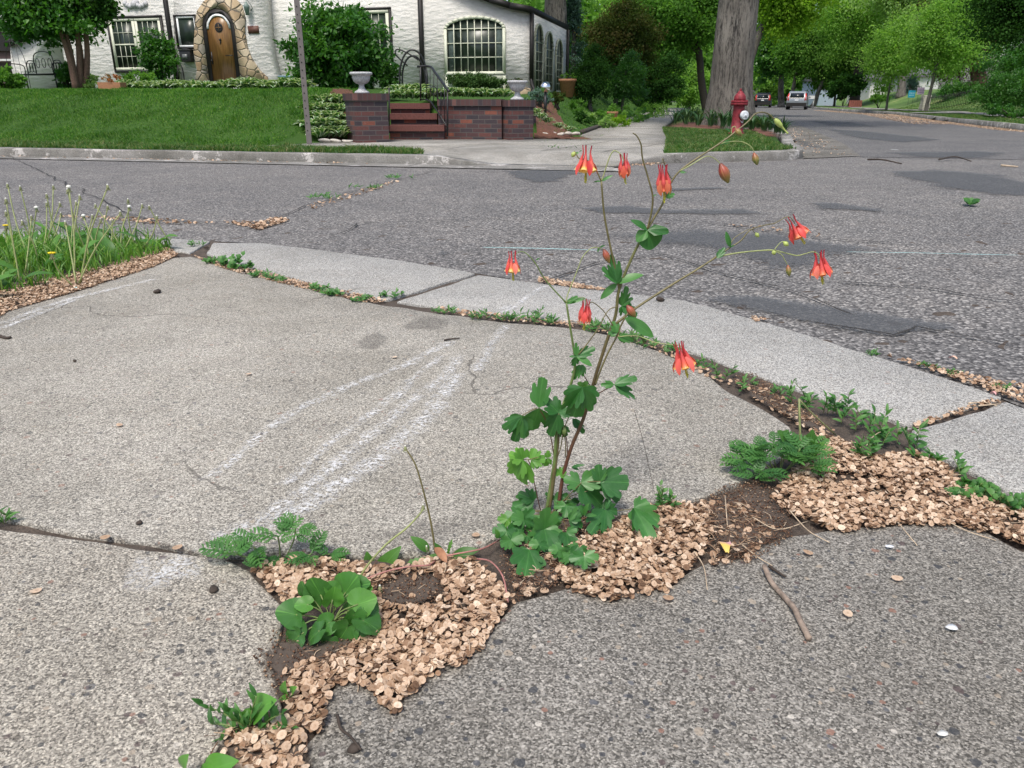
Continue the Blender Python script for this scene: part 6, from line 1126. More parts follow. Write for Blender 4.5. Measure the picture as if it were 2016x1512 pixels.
mb = MB(); hbox(mb, cx-.65, cx+.65, .95, dbz-.09, VO, VO+.45); mb.build('door_step', M['stone'], house)
mb = MB(); hpx(mb, 489, 51, 510, 66, .004, .03, VO); mb.build('plaque', plain('brown_plaque', (.12, .05, .035), .6), house)
# lamp beside the door, mail box, downspouts
M['verd'] = plain('verdigris_metal', (.16, .22, .20), .5, .3, 30)
lu = HP(492, 20, VO); c = HW(lu[0], lu[1], VO+.16); lm = MB(); lm.lathe([(.05, -.15), (.10, .06), (.105, .09), (.05, .16), (.04, .19), (.015, .22), (.015, .27)], c, 6); lamp = lm.build('wall_lamp', M['verd'], house)
mb = MB(); mb.lathe([(.052, -.145), (.097, .055)], c, 6); [0]; mb = MB(); mb.tube([HW(lu[0]+.02, lu[1]+.0, VO), HW(lu[0]+.12, lu[1]+.05, VO+.05), HW(lu[0]+.05, lu[1]+.22, VO+.12), c+Vector((0, 0, .27))], .012, 6, 4); mb.build('bracket', M['verd'], lamp)
mb = MB(); a = HP(371, 110, VO); hbox(mb, a[0]-.19, a[0]+.19, a[1]-.18, a[1]+.13, VO+.0, VO+.18); hbox(mb, a[0]-.21, a[0]+.21, a[1]+.13, a[1]+.17, VO+.0, VO+.2); hbox(mb, a[0]-.1, a[0]+.1, a[1]+.17, a[1]+.21, VO, VO+.15); mbx = mb.build('mail_box', M['black'], house, bevel=.01)
mb = MB(); hbox(mb, a[0]-.09, a[0]+.09, a[1]-.10, a[1]+.04, VO+.181, VO+.19); mb.build('flap', plain('worn_steel', (.12, .13, .13), .4), mbx)
mb = MB(); a = HP(344, 100, VO); mb.prism([HW(a[0]-.10, 1.0, VO+.01), HW(a[0]+.02, 1.0, VO+.01), HW(a[0]+.02, 5.0, VO+.01), HW(a[0]-.10, 5.0, VO+.01)], -SV*.09); mb.build('downspout', M['roofk'], house)
mb = MB(); a = HP(832, 100, 0); mb.prism([HW(a[0]-.06, .8, .01), HW(a[0]+.06, .8, .01), HW(a[0]+.06, 4.2, .01), HW(a[0]-.06, 4.2, .01)], -SV*.1); mb.build('downspout', M['roofk'], house)
uc = HP(1047, 100)[0]; zc = HP(1047, 26)[1]
mb = MB(); mb.prism([HW(uc-.05, 1.25, .005), HW(uc+.06, 1.25, .005), HW(uc+.06, zc, .005), HW(uc-.05, zc, .005)], -SV*.08); mb.tube([HW(uc, 1.28, .04), HW(uc+.05, 1.1, .1), HW(uc+.12, .98, .2), HW(uc+.0, .85, .3)], .05, 8, 3); mb.build('downspout', M['roofk'], house)
# plaster swag over the window
mb = MB()
for k in range(9): x = 247+5*k; a = HP(x, 7+6*abs(math.sin((k-4)*.8)), 0); mb.lathe([(.01, 0), (.09 if k != 4 else .14, .0), (.07, .05), (.01, .08)], HW(a[0], a[1], .0), 8, -SV)
a = HP(266, 9, 0); mb.lathe([(.02, 0), (.12, .0), (.1, .08), (.02, .1)], HW(*a, 0), 8, -SV); mb.build('plaster_swag', M['stone'], house, smooth=True)
# big arched window of the right wing
def archwin(par, cx, z0, zs, r, rise, cols, rows, put, fr, mat_f, d=.06):
    """flat-arched window; put(u, z, d) gives world points, ext the outward unit vector"""
    k = 14; f = lambda R_, q: [(cx-R_, z0-q), (cx-R_, zs)]+[(cx-math.cos(t)*R_, zs+math.sin(t)*(rise+q)) for t in np.linspace(0, math.pi, k)[1:-1]]+[(cx+R_, zs), (cx+R_, z0-q)]
    pi_, po = f(r-fr, -fr), f(r, 0); m = MB(); ex = put(0, 0, 1)-put(0, 0, 0)
    for i in range(len(pi_)): j = (i+1) % len(pi_); m.prism([put(*pi_[i], .01), put(*pi_[j], .01), put(*po[j], .01), put(*po[i], .01)], ex*d)
    W = m.build('window', mat_f, par); g = MB(); g.prism([put(u, z, .006) for u, z in f(r-fr*.5, -fr*.5)], ex*.012); g.build('pane', M['glass'], W); b = MB()
    H = lambda u: zs+(rise-fr)*math.sqrt(max(0, 1-((u-cx)/(r-fr))**2))
    for i in range(1, cols): u = cx-r+fr+(2*r-2*fr)*i/cols; b.prism([put(u-.012, z0+fr, .02), put(u+.012, z0+fr, .02), put(u+.012, H(u), .02), put(u-.012, H(u), .02)], ex*.022)
    for j in range(1, rows+1):
        z = z0+fr+(zs-.0-z0-fr)*j/rows; b.prism([put(cx-r+fr, z-.012, .0205), put(cx+r-fr, z-.012, .0205), put(cx+r-fr, z+.012, .0205), put(cx-r+fr, z+.012, .0205)], ex*.021)
    b.build('glazing_bars', mat_f, W); return W
a = HP(876, 100); b = HP(996, 100); z0 = HP(935, 147)[1]; zs = HP(876, 58)[1]; zt = HP(935, 31)[1]
W = archwin(house, (a[0]+b[0])/2, z0, zs, (b[0]-a[0])/2, zt-zs, 8, 3, lambda u, z, d: HW(u, z, d), .085, M['cream'])
mb = MB(); hbox(mb, a[0], a[0]+.08, .8, z0-.01, .01, .05); hbox(mb, b[0]-.08, b[0], .8, z0-.01, .01, .05); hbox(mb, a[0]+.081, b[0]-.081, z0-.16, z0-.012, .01, .05); mb.build('sill', M['cream'], W)
M['curt'] = plain('curtain_grey', (.06, .085, .08), .9, .4, 9)
mb = MB()
for x0, x1 in ((a[0]+.12, a[0]+.32), (b[0]-.30, b[0]-.1)): hbox(mb, x0, x1, z0+.09, zs+.05, .0185, .0195)
mb.build('curtain', M['curt'], W)
# side wall windows (three arched) on the wall that runs back along the side walk
def SW(s, z, d=0.0): p = HA+EV*(uc+d)+SV*s; return Vector((p.x, p.y, z))
def SPX(px, py):
    r_ = ray(px, py); o = Vector((0, 0, CH)); A = HA+EV*uc; t = (A-o).dot(EV)/r_.dot(EV); p = o+r_*t; return (p-HA).dot(SV), p.z
for (x0, x1, yt, yb) in [(1050, 1066, 46, 172), (1071, 1086, 61, 180), (1092, 1105, 76, 186)]:
    s0 = SPX(x0, 110)[0]; s1 = SPX(x1, 110)[0]; zt = SPX((x0+x1)/2, yt)[1]; r = (s1-s0)/2
    archwin(house, (s0+s1)/2, .95, zt-r*.9, r, r*.9, 2, 5, lambda u, z, d: SW(u, z, d), .06, plain('sage_frame', (.34, .36, .27), .6, .1, 10))
mb = MB(); pp = [SPX(1111, 80), SPX(1111, 188)]; mb.prism([SW(DEP-.12, .7, .01), SW(DEP, .7, .01), SW(DEP, zc, .01), SW(DEP-.12, zc, .01)], EV*.08); mb.build('downspout', M['roofk'], house)
mb = MB(); mb.prism([HW(uc-1.0, .7, .01), HW(uc+.0, .7, .01), HW(uc+.0, 1.02, .01), HW(uc-.5, 1.12, .01), HW(uc-.9, .98, .01)], -SV*.12); mb.build('stone_base', M['fstone'], house)
# handrails of the front door steps
fr2 = empty('door_railing', HW(HP(340, 165, 1.2)[0], 1.05, 1.2), 'black curved iron handrail at the front door steps', 'railing')
for dd in (.75, 1.7):
    mb = MB(); mb.tube([HW(*HP(x, y, dd), dd) for x, y in [(318, 176), (322, 150), (330, 130), (342, 124), (356, 128), (362, 150), (364, 176)]], .018, 6, 3); mb.build('handrail', M['black'], fr2, smooth=True)
for k in range(5): x = 326+8*k; mb = MB(); mb.tube([HW(*HP(x, 176, .75), .75), HW(*HP(x, 128+abs(k-2), .75), .75)], .009, 5, 1); mb.build('baluster', M['black'], fr2)
# things standing before the house
def gp(px, Y): p = Q(px, 176, Y); return Vector((p.x, p.y, lawnH(p.x, p.y)))
b0 = gp(88, 22.5); be = empty('garden_bench', b0, 'ornate black iron bench on the grass before the arched opening', 'bench')
L0, L1 = Q(55, 170, 22.6), Q(136, 170, 22.2); dv = (L1-L0); dv.z = 0; dn = dv.normalized(); zz = b0.z+.38; sd_2 = Vector((dn.y, -dn.x, 0))
mb = MB()
for k in range(6): o_ = sd_2*(-.05+.09*k); mb.tube([Vector((L0.x, L0.y, zz))+o_, Vector((L1.x, L1.y, zz))+o_], .016, 5, 1)
mb.build('seat', M['black'], be)
for t, sg in ((0, -1), (1, 1)):
    P = Vector((L0.x, L0.y, 0)).lerp(Vector((L1.x, L1.y, 0)), t); 
    for o_ in (0, .40): mb = MB(); q = P+sd_2*o_; mb.tube([Vector((q.x, q.y, b0.z)), Vector((q.x, q.y, zz))], .018, 5, 1); mb.build('leg', M['black'], be)
    mb = MB(); mb.tube([Vector((P.x, P.y, zz))+sd_2*.42, Vector((P.x, P.y, zz+.24))+sd_2*.42, Vector((P.x, P.y, zz+.27))+sd_2*.2+dn*sg*.06, Vector((P.x, P.y, zz+.22)), Vector((P.x, P.y, zz))], .014, 5, 4); mb.build('armrest', M['black'], be, smooth=True)
mb = MB(); cm = (L0+L1)/2; ww = dv.length
for (u0, u1, hh) in ((-.22, .22, .58), (-.42, -.22, .36), (.22, .42, .36)):
    A = Vector((cm.x, cm.y, zz))+dn*u0*ww; B_ = Vector((cm.x, cm.y, zz))+dn*u1*ww; up = Vector((0, 0, 1)); mb.tube([A, A+up*hh*.8, (A+B_)/2+up*hh, B_+up*hh*.8, B_], .013, 5, 4)
    for k in range(3): c_ = A.lerp(B_, (k+.5)/3)+up*hh*.5; mb.tube([c_+dn*(math.cos(t)*.06)+up*(math.sin(t)*.12) for t in np.linspace(0, 7.2, 10)], .009, 5, 2)
mb.build('backrest', M['black'], be, smooth=True)
tb = gp(42, 23.6); tr = empty('trellis', tb, 'thin wire garden trellis leaning by the left end of the white wall', 'trellis'); mb = MB(); mb.tube([tb+Vector((-.22, 0, 0)), tb+Vector((-.24, 0, .9)), tb+Vector((0, 0, 1.3)), tb+Vector((.26, 0, .9)), tb+Vector((.28, 0, 0))], .008, 5, 4); mb.tube([tb+Vector((-.04, 0, 0)), tb+Vector((-.06, 0, 1.4))], .006, 5, 1); mb.tube([tb+Vector((.1, 0, 0)), tb+Vector((.1, 0, 1.25))], .006, 5, 1)
mb.build('frame', M['black'], tr, smooth=True); mb = MB(); mb.tube([tb+Vector((-.06, 0, 1.4))+Vector((math.cos(t)*.08, 0, math.sin(t)*.08)) for t in np.linspace(0, 6.3, 9)], .006, 5, 2); mb.build('finial', M['black'], tr)
M['terra'] = plain('terracotta', (.36, .17, .09), .8, .2, 20)
def planter(px, Y, w_, h, label, fl=None, rect=False, mat='terra'):
    p = gp(px, Y); r_ = empty('planter', p, label, 'planter'); mb = MB()
    if rect: mb.box((p.x, p.y, p.z+h/2), (w_, .3, h), 0, 1.04)
    else: mb.lathe([(w_*.34, 0), (w_*.48, h*.85), (w_*.53, h*.86), (w_*.53, h), (w_*.45, h), (w_*.43, h*.9)], p, 16)
    mb.build('pot', M[mat], r_, bevel=.01 if rect else 0)
    if fl: foliage((p.x, p.y, p.z+h+.08), (w_*.5, .15, .12), 14, 14, .05, fl, r_, 'flowers', seed=int(px))
    return r_
M['flor'] = leafmat('orange_flowers', [(.05, .10, .02), (.30, .12, .03), (.5, .15, .03)], .3); M['flod'] = leafmat('dark_flowers', [(.02, .05, .015), (.05, .08, .02), (.20, .02, .04)], .3)
planter(222, 19.6, .52, .16, 'orange clay trough of flowers at the crest of the lawn', M['flor'], True)
for px, Y, w_, h, lb in [(1117, 24, .5, .5, 'large clay pot beside the rear corner of the white house'), (1140, 26, .5, .4, 'second clay pot right of the rear corner'), (1208, 21, .28, .35, 'clay pot under the round shrub by the side walk')]: planter(px, Y, w_, h, lb, GR['mid'])
foliage((u2.location.x, u2.location.y, u2.location.z+.42), (.12, .12, .09), 14, 16, .035, M['flod'], u2, 'flowers', seed=5)
# iron garden hoop, gazing ball, bird bath
hp = gp(815, 15.2); ho = empty('garden_hoop', hp, 'black iron double hoop ornament among the hostas above the steps', 'garden ornament')
for k, (w_, h_, o_) in enumerate([(.26, .62, 0), (.22, .52, .05)]):
    mb = MB(); mb.tube([hp+Vector((w_*math.cos(t), o_, h_*math.sin(t)**.8+.25)) for t in np.linspace(math.pi, .01, 10)]+[hp+Vector((w_, o_, 0))], .018, 6, 3); mb.build('hoop', M['black'], ho, smooth=True)
mb = MB(); mb.tube([hp+Vector((-.1, 0, .6)), hp+Vector((-.3, 0, .78)), hp+Vector((-.28, 0, .88)), hp+Vector((-.1, 0, .82)), hp+Vector((.1, 0, .7))], .014, 6, 4); mb.build('scroll', M['black'], ho, smooth=True)
gb = gp(1074, 16.2); gz = empty('gazing_ball', gb, 'mirrored gazing ball beside the side windows of the white house', 'garden ornament'); mb = MB(); mb.lathe([(.10*math.sin(t)+.001, -.10*math.cos(t)) for t in np.linspace(0, math.pi, 12)], Q(1074, 172, 16.2), 18); n = NT('mirror_ball'); n.base((.8, .82, .85)); n.rough(.05); n.b.inputs['Metallic'].default_value = 1; mb.build('ball', n.m, gz, smooth=True)
q = Q(1074, 172, 16.2); mb = MB(); mb.tube([gb, Vector((q.x, q.y, q.z-.1))], .03, 8, 1); mb.build('stand', M['black'], gz)
bb = gp(567, 22.0); bd = empty('bird_bath', bb, 'pale blue bird bath half hidden at the left of the big round shrub', 'bird bath'); M['blue'] = plain('pale_blue_glaze', (.20, .33, .42), .3, .15, 20)
q = Q(567, 158, 22.0); mb = MB(); mb.lathe([(.05, 0), (.22, .05), (.27, .10), (.25, .11), (.05, .06)], q, 18); mb.build('bowl', M['blue'], bd, smooth=True); mb = MB(); mb.lathe([(.12, 0), (.05, .08), (.04, max(.1, q.z-bb.z))], bb, 12); mb.build('pedestal', M['verd'], bd, smooth=True)
# shrubs by the house
def shrub(name, px0, py0, px1, py1, Y, mat, label, n_cl=60, n_leaf=60, leaf=.07, stemmat='barkd', cat='shrub', flat=.8, depth=.8, seed=1, stems=5, group=None, zb=None, **k):
    a = Q(px0, (py0+py1)/2, Y); b = Q(px1, (py0+py1)/2, Y); t = Q((px0+px1)/2, py0, Y); l = Q((px0+px1)/2, py1, Y); c = Vector(((a.x+b.x)/2, Y, (t.z+l.z)/2)); rx = (b.x-a.x)/2; rz = (t.z-l.z)/2
    g = lawnH(c.x, c.y) if zb is None else zb; r_ = empty(name, Vector((c.x, c.y, g)), label, cat, group)
    o, C = foliage(c, (rx, rx*depth, rz), n_cl, n_leaf, leaf, mat, r_, 'foliage', seed=seed, flat=flat, **k)
    mb = MB(); g_ = random.Random(seed)
    for i in range(stems): e = Vector(C[g_.randrange(len(C))]); mb.tube([Vector((c.x+g_.uniform(-.1, .1), c.y, g)), Vector((c.x, c.y, g)).lerp(e, .5)+Vector((0, 0, .05)), e], [.025, .018, .008], 6, 3)
    mb.build('stem', M[stemmat], r_, smooth=True); return r_
shrub('viburnum', 562, 12, 768, 190, 17.0, GR['shrub'], 'big round leafy shrub standing before the white wall left of the stone urn', 230, 85, .085, simple=False, seed=4, shell=.45, clr=.22)
shrub('viburnum', 745, 118, 792, 185, 16.6, GR['dark'], 'small dark shrub behind the left urn', 30, 40, .07, seed=9)
shrub('lilac', 276, 45, 350, 172, 23.6, GR['shrub'], 'upright leafy shrub covering the right half of the paired window', 90, 60, .085, seed=12, clr=.3, shell=.3)
shrub('spirea', 236, 140, 318, 180, 21.5, GR['mid'], 'low soft green shrub beneath the paired window', 45, 60, .06, seed=3)
shrub('boxwood_hedge', 876, 142, 1002, 190, 19.5, GR['box'], 'clipped boxwood in front of the big arched window', 260, 90, .04, seed=8, depth=.4, shell=.3)
shrub('juniper', 1030, 176, 1090, 205, 17.5, GR['blue'], 'low blue green juniper at the house corner', 40, 50, .04, seed=2); shrub('spirea', 1080, 180, 1112, 204, 19, GR['rust'], 'low reddish shrub right of the juniper', 24, 40, .04, seed=21)
shrub('spirea', -30, 128, 42, 186, 20, GR['mid'], 'loose green bush at the left edge of the lawn', 50, 60, .08, seed=22); shrub('fern', 108, 120, 150, 178, 22.0, GR['shrub'], 'ferny green shrub behind the bench', 40, 60, .07, seed=23)
shrub('peony', 165, 148, 195, 178, 21.5, GR['pale'], 'pale leafy plant at the foot of the multi stemmed tree', 18, 50, .06, seed=24)
# multi stemmed tree at left
mt = empty('multi_stem_tree', gp(152, 21.4), 'multi stemmed tree with brown trunks between bench and paired window', 'tree')
o, C = foliage(Q(95, 22, 21.4), (1.5, 1.1, .85), 190, 95, .10, GR['shrub'], mt, 'crown', seed=31, clr=.35, shell=.3, simple=False)
for k, L in enumerate([[(150, 178), (138, 120), (122, 70), (100, 20), (80, -40)], [(152, 178), (140, 110), (128, 60), (112, 0)], [(158, 178), (156, 110), (152, 50), (148, -40)], [(168, 178), (172, 110), (168, 50), (163, -40)], [(162, 178), (158, 100), (143, 50), (128, 20)]]):
    mb = MB(); mb.tube([Q(x, y, 21.4+.1*(k-2)) for x, y in L], [.085, .07, .055, .05, .04][:len(L)], 9, 4); mb.build('trunk', M['barkb'], mt, smooth=True)
o, C = foliage(Q(178, 15, 21.6), (.7, .6, .5), 50, 80, .10, GR['dark'], mt, 'crown', seed=33, clr=.35)
# neighbour house at far left
nb = empty('neighbour_house', Vector((-18, 27, 1)), 'brown and white neighbouring house cut off at the left edge', 'house'); M['brownw'] = plain('brown_siding', (.07, .045, .045), .8, .2, 6); M['whites'] = plain('white_siding', (.62, .62, .62), .8, .1, 4)
def nbx(x0, y0, x1, y1, Y, dp, mat, nm):
    a = Q(x0, y1, Y); b = Q(x1, y0, Y); mb = MB(); mb.box(((a.x+b.x)/2, Y+dp/2, (a.z+b.z)/2), (b.x-a.x, dp, b.z-a.z)); return mb.build(nm, mat, nb)
nbx(-260, -40, 70, 14, 28, 5, M['brownw'], 'gable'); nbx(-260, 14.5, 80, 45, 28.05, 5, M['whites'], 'wall'); nbx(-260, 45.5, 60, 190, 28.1, 5, M['brownw'], 'wall'); nbx(-262, 47, 66, 51, 27.9, .2, M['whites'], 'trim'); nbx(-262, 116, 45, 120, 27.95, .1, M['whites'], 'trim')
w_ = nbx(-20, 66, 30, 100, 28.0, .08, M['roofk'], 'window'); 
# ================================================================ ground at the right and far away
def RH(x, y):
    """right side of the side street: verge, walk, rising lawns"""
    pts = [p for p in reversed(STR)]; best = 1e9
    for a, b in zip(pts, pts[1:]):
        d = b-a; t = max(0, min(1, ((x-a.x)*d.x+(y-a.y)*d.y)/d.length_squared)); q = a+d*t; r_ = math.hypot(x-q.x, y-q.y)
        if r_ < best: best = r_; sg = d.x*(y-a.y)-d.y*(x-a.x)
    dd = best if sg < 0 else -best
    return (.12 if dd > 0 else -.09)+(1.5*sm(3.4, 9.5, dd)*sm(12, 26, y)+.04*noise.noise(Vector((x*.4, y*.4, 0))) if dd > 0 else 0), dd
n = NT('lawn_right_ground'); z = n.noise(n.coord(), .35, 5, .65); b_ = n.noise(n.coord(), 40, 4, .75); c = n.ramp(z.outputs[0], [(.3, (.06, .13, .025)), (.48, (.10, .19, .04)), (.6, (.17, .25, .07)), (.72, (.30, .30, .13))]); c = n.mix(n.ramp(b_.outputs[0], [(.3, .5), (.7, 0)]), c, n.mix(1, c, (.55, .6, .5), 'MULTIPLY')); n.base(c); n.rough(.85); n.bump(b_.outputs[0], .05, .8); M['rlawn'] = n.m
grid_sheet('lawn', lambda x, y: RH(x, y)[1] > .12, 12, 92, 8, 130, .8, lambda x, y: RH(x, y)[0], M['rlawn'])
def along(line, off):
    o = []
    for i, p in enumerate(line): d = (line[min(len(line)-1, i+1)]-line[max(0, i-1)]).normalized(); o.append(p+Vector((d.y, -d.x, 0))*off)
    return o
STRr = list(reversed(STR)); 
def dense(L, st=1.0):
    o = []
    for a, b in zip(L, L[1:]): m = max(1, int((b-a).length/st)); o += [a.lerp(b, j/m) for j in range(m)]
    return o+[L[-1]]
kr = dense(STRr); kerb('kerb', along(kr, .17), .17, .14, M['kerb'])
for i, (s0, s1) in enumerate([(2.2, 3.4)]):
    A, B = along(kr, s0), along(kr, s1); m = MB(); V = []; F = []
    for k, (a, b) in enumerate(zip(A, B)): V += [(a.x, a.y, RH(a.x, a.y)[0]+.03), (b.x, b.y, RH(b.x, b.y)[0]+.03)]; 
    F = [[2*k, 2*k+1, 2*k+3, 2*k+2] for k in range(len(A)-1)]; m.add(V, F).build('walk', M['kerb'])['kind'] = 'structure'
for (y0, y1) in ((36.5, 39.5), (52, 56)):      # driveway and front walks crossing the verge
    seg = [p for p in kr if y0 <= p.y <= y1]
    if len(seg) > 1:
        A, B = along(seg, .1), along(seg, 2.3 if y0 > 30 else 6.5); V = []
        for a, b in zip(A, B): V += [(a.x, a.y, .17), (b.x, b.y, max(.17, RH(b.x, b.y)[0]+.05))]
        MB().add(V, [[2*k, 2*k+1, 2*k+3, 2*k+2] for k in range(len(A)-1)]).build('driveway', M['kerb'])['kind'] = 'structure'
rg = [p for p in along(kr, .25)]
lb = MB()
def rblades(name, s0, s1, y0, y1, n_, label, h=.06, wd=.008):
    seg = [p for p in kr if y0 <= p.y <= y1]; W = along(seg, s0)+list(reversed(along(seg, s1))); return blades(name, W, n_, h, wd, M['vblade'], label, zf=lambda x, y: RH(x, y)[0]-.003, lean=.6)
rblades('grass', .3, 2.1, 16, 48, 32000, 'grass verge along the right kerb of the side street'); rblades('lawn_grass', 3.5, 8, 18, 60, 36000, 'front lawns rising on the right of the side street', .07, .012)
# seed litter along the right kerb and island kerb
sdm = MB()
def litter(line, w0, w1, dens, size):
    A, B = along(line, w0), along(line, w1); seeds(sdm, [(p.x, p.y, 0) for p in A]+[(p.x, p.y, 0) for p in reversed(B)], dens, size, .006, .5, (), .002, True)
litter([p for p in kr if 14 < p.y < 45], -.5, .0, 500, .015); litter([p for p in kr if 24 < p.y < 62], -1.6, -.4, 110, .018)
litter(dense(I0[8:12]), .0, .7, 35, .014); litter([US(u, -.02) for u in np.arange(-9, -.6, .5)], .0, .14, 140, .014)
tag(sdm.build('elm_seed_litter', M['seed']), 'tan seed litter blown against the far kerbs and onto the side street', 'seed litter', None, 'stuff')
for i, L in enumerate([[(1470, 262), (1560, 262), (1680, 300), (1640, 306), (1590, 296)], [(1600, 250), (1760, 262), (1900, 276), (1780, 284), (1640, 270)], [(1700, 300), (1900, 296), (2016, 300), (2016, 316), (1800, 312)], [(1560, 236), (1700, 240), (1760, 250), (1620, 250)]]): decal('tar_patch', P_(L), M['patch'], .006, .3, .1, 50+i, 1, kind='structure')
twig('twig', [(1708, 318, .02), (1735, 320, .03), (1775, 323)], .012, 'dead branch lying on the road right of the corner island', 'darktwig'); twig('twig', [(1848, 318, .02), (1880, 314, .03), (1912, 318)], .010, 'thin dead branch on the road at the far right', 'darktwig'); twig('twig', [(1970, 328, .01), (2004, 329)], .012, 'pale short stick on the road at the far right', 'straw')
flake(1762, 295, .05, 'small white paper scrap on the side street', (.7, .72, .72))
# ================================================================ big elm on the corner island
eb = Q(1440, 238, 20.5); eb.z = .12; elm = empty('elm_tree', eb, 'huge grey elm trunk on the corner island behind the hydrant', 'tree')
cx0 = lambda xl, xr, y: (Q(xl, y, 20.5), Q(xr, y, 20.5)); rings = [(1384, 1492, 236), (1392, 1484, 205), (1398, 1480, 170), (1404, 1482, 110), (1410, 1487, 50), (1416, 1492, 0), (1416, 1502, -80), (1412, 1512, -180), (1400, 1530, -300)]
V = []; U = []; seg = 56
for i, (xl, xr, y) in enumerate(rings):
    a, b = cx0(xl, xr, y); c = (a+b)/2; r = (b.x-a.x)/2
    for j in range(seg):
        t = 2*math.pi*j/seg; f_ = 1+.045*math.sin(t*5+.6*i)*(.4+.6*(i < 2))+(.10*math.sin(t*4+1) if i == 0 else 0)+.018*math.sin(t*17+i*.3); V.append((c.x+math.cos(t)*r*f_, c.y+math.sin(t)*r*f_, max(c.z, .05) if i else .05)); U.append((j/seg, i))
n = NT('elm_bark'); v = n.coord('Object', (1, 1, .13)); z = n.noise(v, 11, 7, .8); zf = n.noise(n.coord('Object', (1, 1, .25)), 30, 4, .7); h = n.math('ADD', z.outputs[0], n.math('MULTIPLY', zf.outputs[0], .5)); w3 = n.noise(n.coord(), 1.1, 3)
n.base(n.mix(n.ramp(h, [(.64, 0), (.80, 1)]), (.055, .05, .045), n.ramp(w3.outputs[0], [(.35, (.21, .19, .165)), (.7, (.36, .33, .29))]))); n.rough(.95); n.bump(h, .12, 1); M['elmbark'] = n.m
mb = MB().add(V, [[i*seg+j, i*seg+(j+1) % seg, (i+1)*seg+(j+1) % seg, (i+1)*seg+j] for i in range(len(rings)-1) for j in range(seg)], U)
top_ = Vector(((V[-1][0]+V[-seg][0])/2, 20.5, V[-1][2])); tc = Vector(np.mean(np.array(V[-seg:]), 0))
for k in range(7):
    a = k*.9+.3; e = tc+Vector((math.cos(a)*4.5, math.sin(a)*4.5, 3+k % 3)); mb.tube([tc-Vector((0, 0, .6)), tc+(e-tc)*.35+Vector((0, 0, .8)), e], [.55, .32, .1], 10, 4)
mb.build('trunk', M['elmbark'], elm, smooth=True)
foliage((tc.x, tc.y+1, tc.z+5.2), (7, 5.5, 3.4), 260, 60, .22, GR['mid'], elm, 'crown', seed=61, clr=.25)
# strap leaved plants round its foot
def strap(p, h, label, group, n_=26, mat='lily', wd=.016):
    r_ = MB()
    for i in range(n_):
        a = random.random()*6.28; L = h*random.uniform(.6, 1.1); q = random.uniform(.25, .9); b = p+Vector((math.cos(a)*.05, math.sin(a)*.05, 0)); t_ = b+Vector((math.cos(a)*L*q, math.sin(a)*L*q, L*(1-.55*q))); strip_leaf(r_, b, t_, wd*random.uniform(.8, 1.4), (0, 0, 1), .25, .2, k=6)
    return tag(r_.build('daylily', M[mat], None), label, 'plant', group)
lx = [(1328, 244), (1336, 240), (1350, 246), (1362, 242), (1374, 248), (1386, 244), (1398, 250), (1410, 246), (1422, 252), (1434, 250), (1344, 236), (1368, 236), (1392, 238), (1416, 240), (1468, 252), (1480, 256), (1492, 252), (1504, 258), (1516, 256), (1528, 262), (1500, 248), (1518, 250), (1540, 264), (1476, 246)]
for i, (x, y) in enumerate(lx): strap(G(x, y, .13), .50 if x < 1440 else .36, f'dark green daylily clump {"left of the hydrant under the elm" if x < 1440 else "right of the hydrant"}, {ORD[i if i < 14 else i-14]} of its patch', 'daylilies round the elm')
# ================================================================ trees
def tree(name, box, Y, mat, label, tx=None, tw=None, ncl=120, nl=60, leaf=None, tmat='bark', group=None, seed=1, gz=None, depth=.9, ty=None, **k):
    x0, y0, x1, y1 = box; a = Q(x0, (y0+y1)/2, Y); b = Q(x1, (y0+y1)/2, Y); t = Q((x0+x1)/2, y0, Y); l = Q((x0+x1)/2, y1, Y); c = Vector(((a.x+b.x)/2, Y, (t.z+l.z)/2)); rx = (b.x-a.x)/2; rz = (t.z-l.z)/2
    tx = tx if tx is not None else (x0+x1)/2; B = Q(tx, 150, Y); g = gz if gz is not None else (RH(B.x, B.y)[0] if RH(B.x, B.y)[1] > 0 else 0)
    B.z = g-.05; r_ = empty(name, B, label, 'tree', group); leaf = (leaf or Y*.0045)*.74; nl = int(nl*1.6)
    o, C = foliage(c, (rx, rx*depth, rz), ncl, nl, leaf, mat, r_, 'crown', seed=seed, **k)
    rr = (tw if tw else (x1-x0)*.05)/1601*Y/2; trunk(r_, B, Vector((c.x*.7+B.x*.3, Y, c.z+rz*.4)), rr, rr*.45, M[tmat], [Vector(q) for q in C], seed=seed); return r_
GT = 'background trees'
tree('spruce', (1092, -30, 1162, 200), 34, GR['blue'], 'blue green spruce just right of the white house', 1128, 12, 120, 60, .12, conical=True, gz=.6)
tree('old_tree', (1000, -160, 1180, -20), 33, GR['mid'], 'thick grey trunk rising behind the white house roof', 1080, 52, 60, 50, gz=.6, tmat='elmbark')
tree('crabapple', (1135, 2, 1300, 150), 31, GR['rust'], 'dark rusty leaved crabapple behind the garden', 1215, 8, 260, 80, .12, gz=.5, shell=.3)
tree('garden_shrub', (1118, 95, 1205, 210), 24.5, GR['dark'], 'dark round garden shrub on a short trunk nearest the white house', 1165, 8, 120, 70, .075, gz=.4)
tree('garden_shrub', (1192, 108, 1275, 205), 25.5, GR['shrub'], 'round garden shrub on a slim trunk nearest the side walk', 1228, 6, 120, 70, .075, gz=.4)
tree('maple', (1205, -90, 1440, 135), 46, GR['mid'], 'broad green maple over the side walk left of the elm', 1398, 14, 420, 90, .22, shell=.2, seed=5, gz=.3, tmat='barkd')
tree('maple', (1190, -140, 1420, 70), 60, GR['light'], 'bright green maple farther back over the side walk', 1250, 16, 300, 80, .3, seed=6, gz=.3)
tree('shrub_tree', (1245, 105, 1350, 212), 34, GR['dark'], 'dark spreading shrub leaning over the side walk', 1290, 6, 140, 70, .11, gz=.4, seed=7, flat=.5)
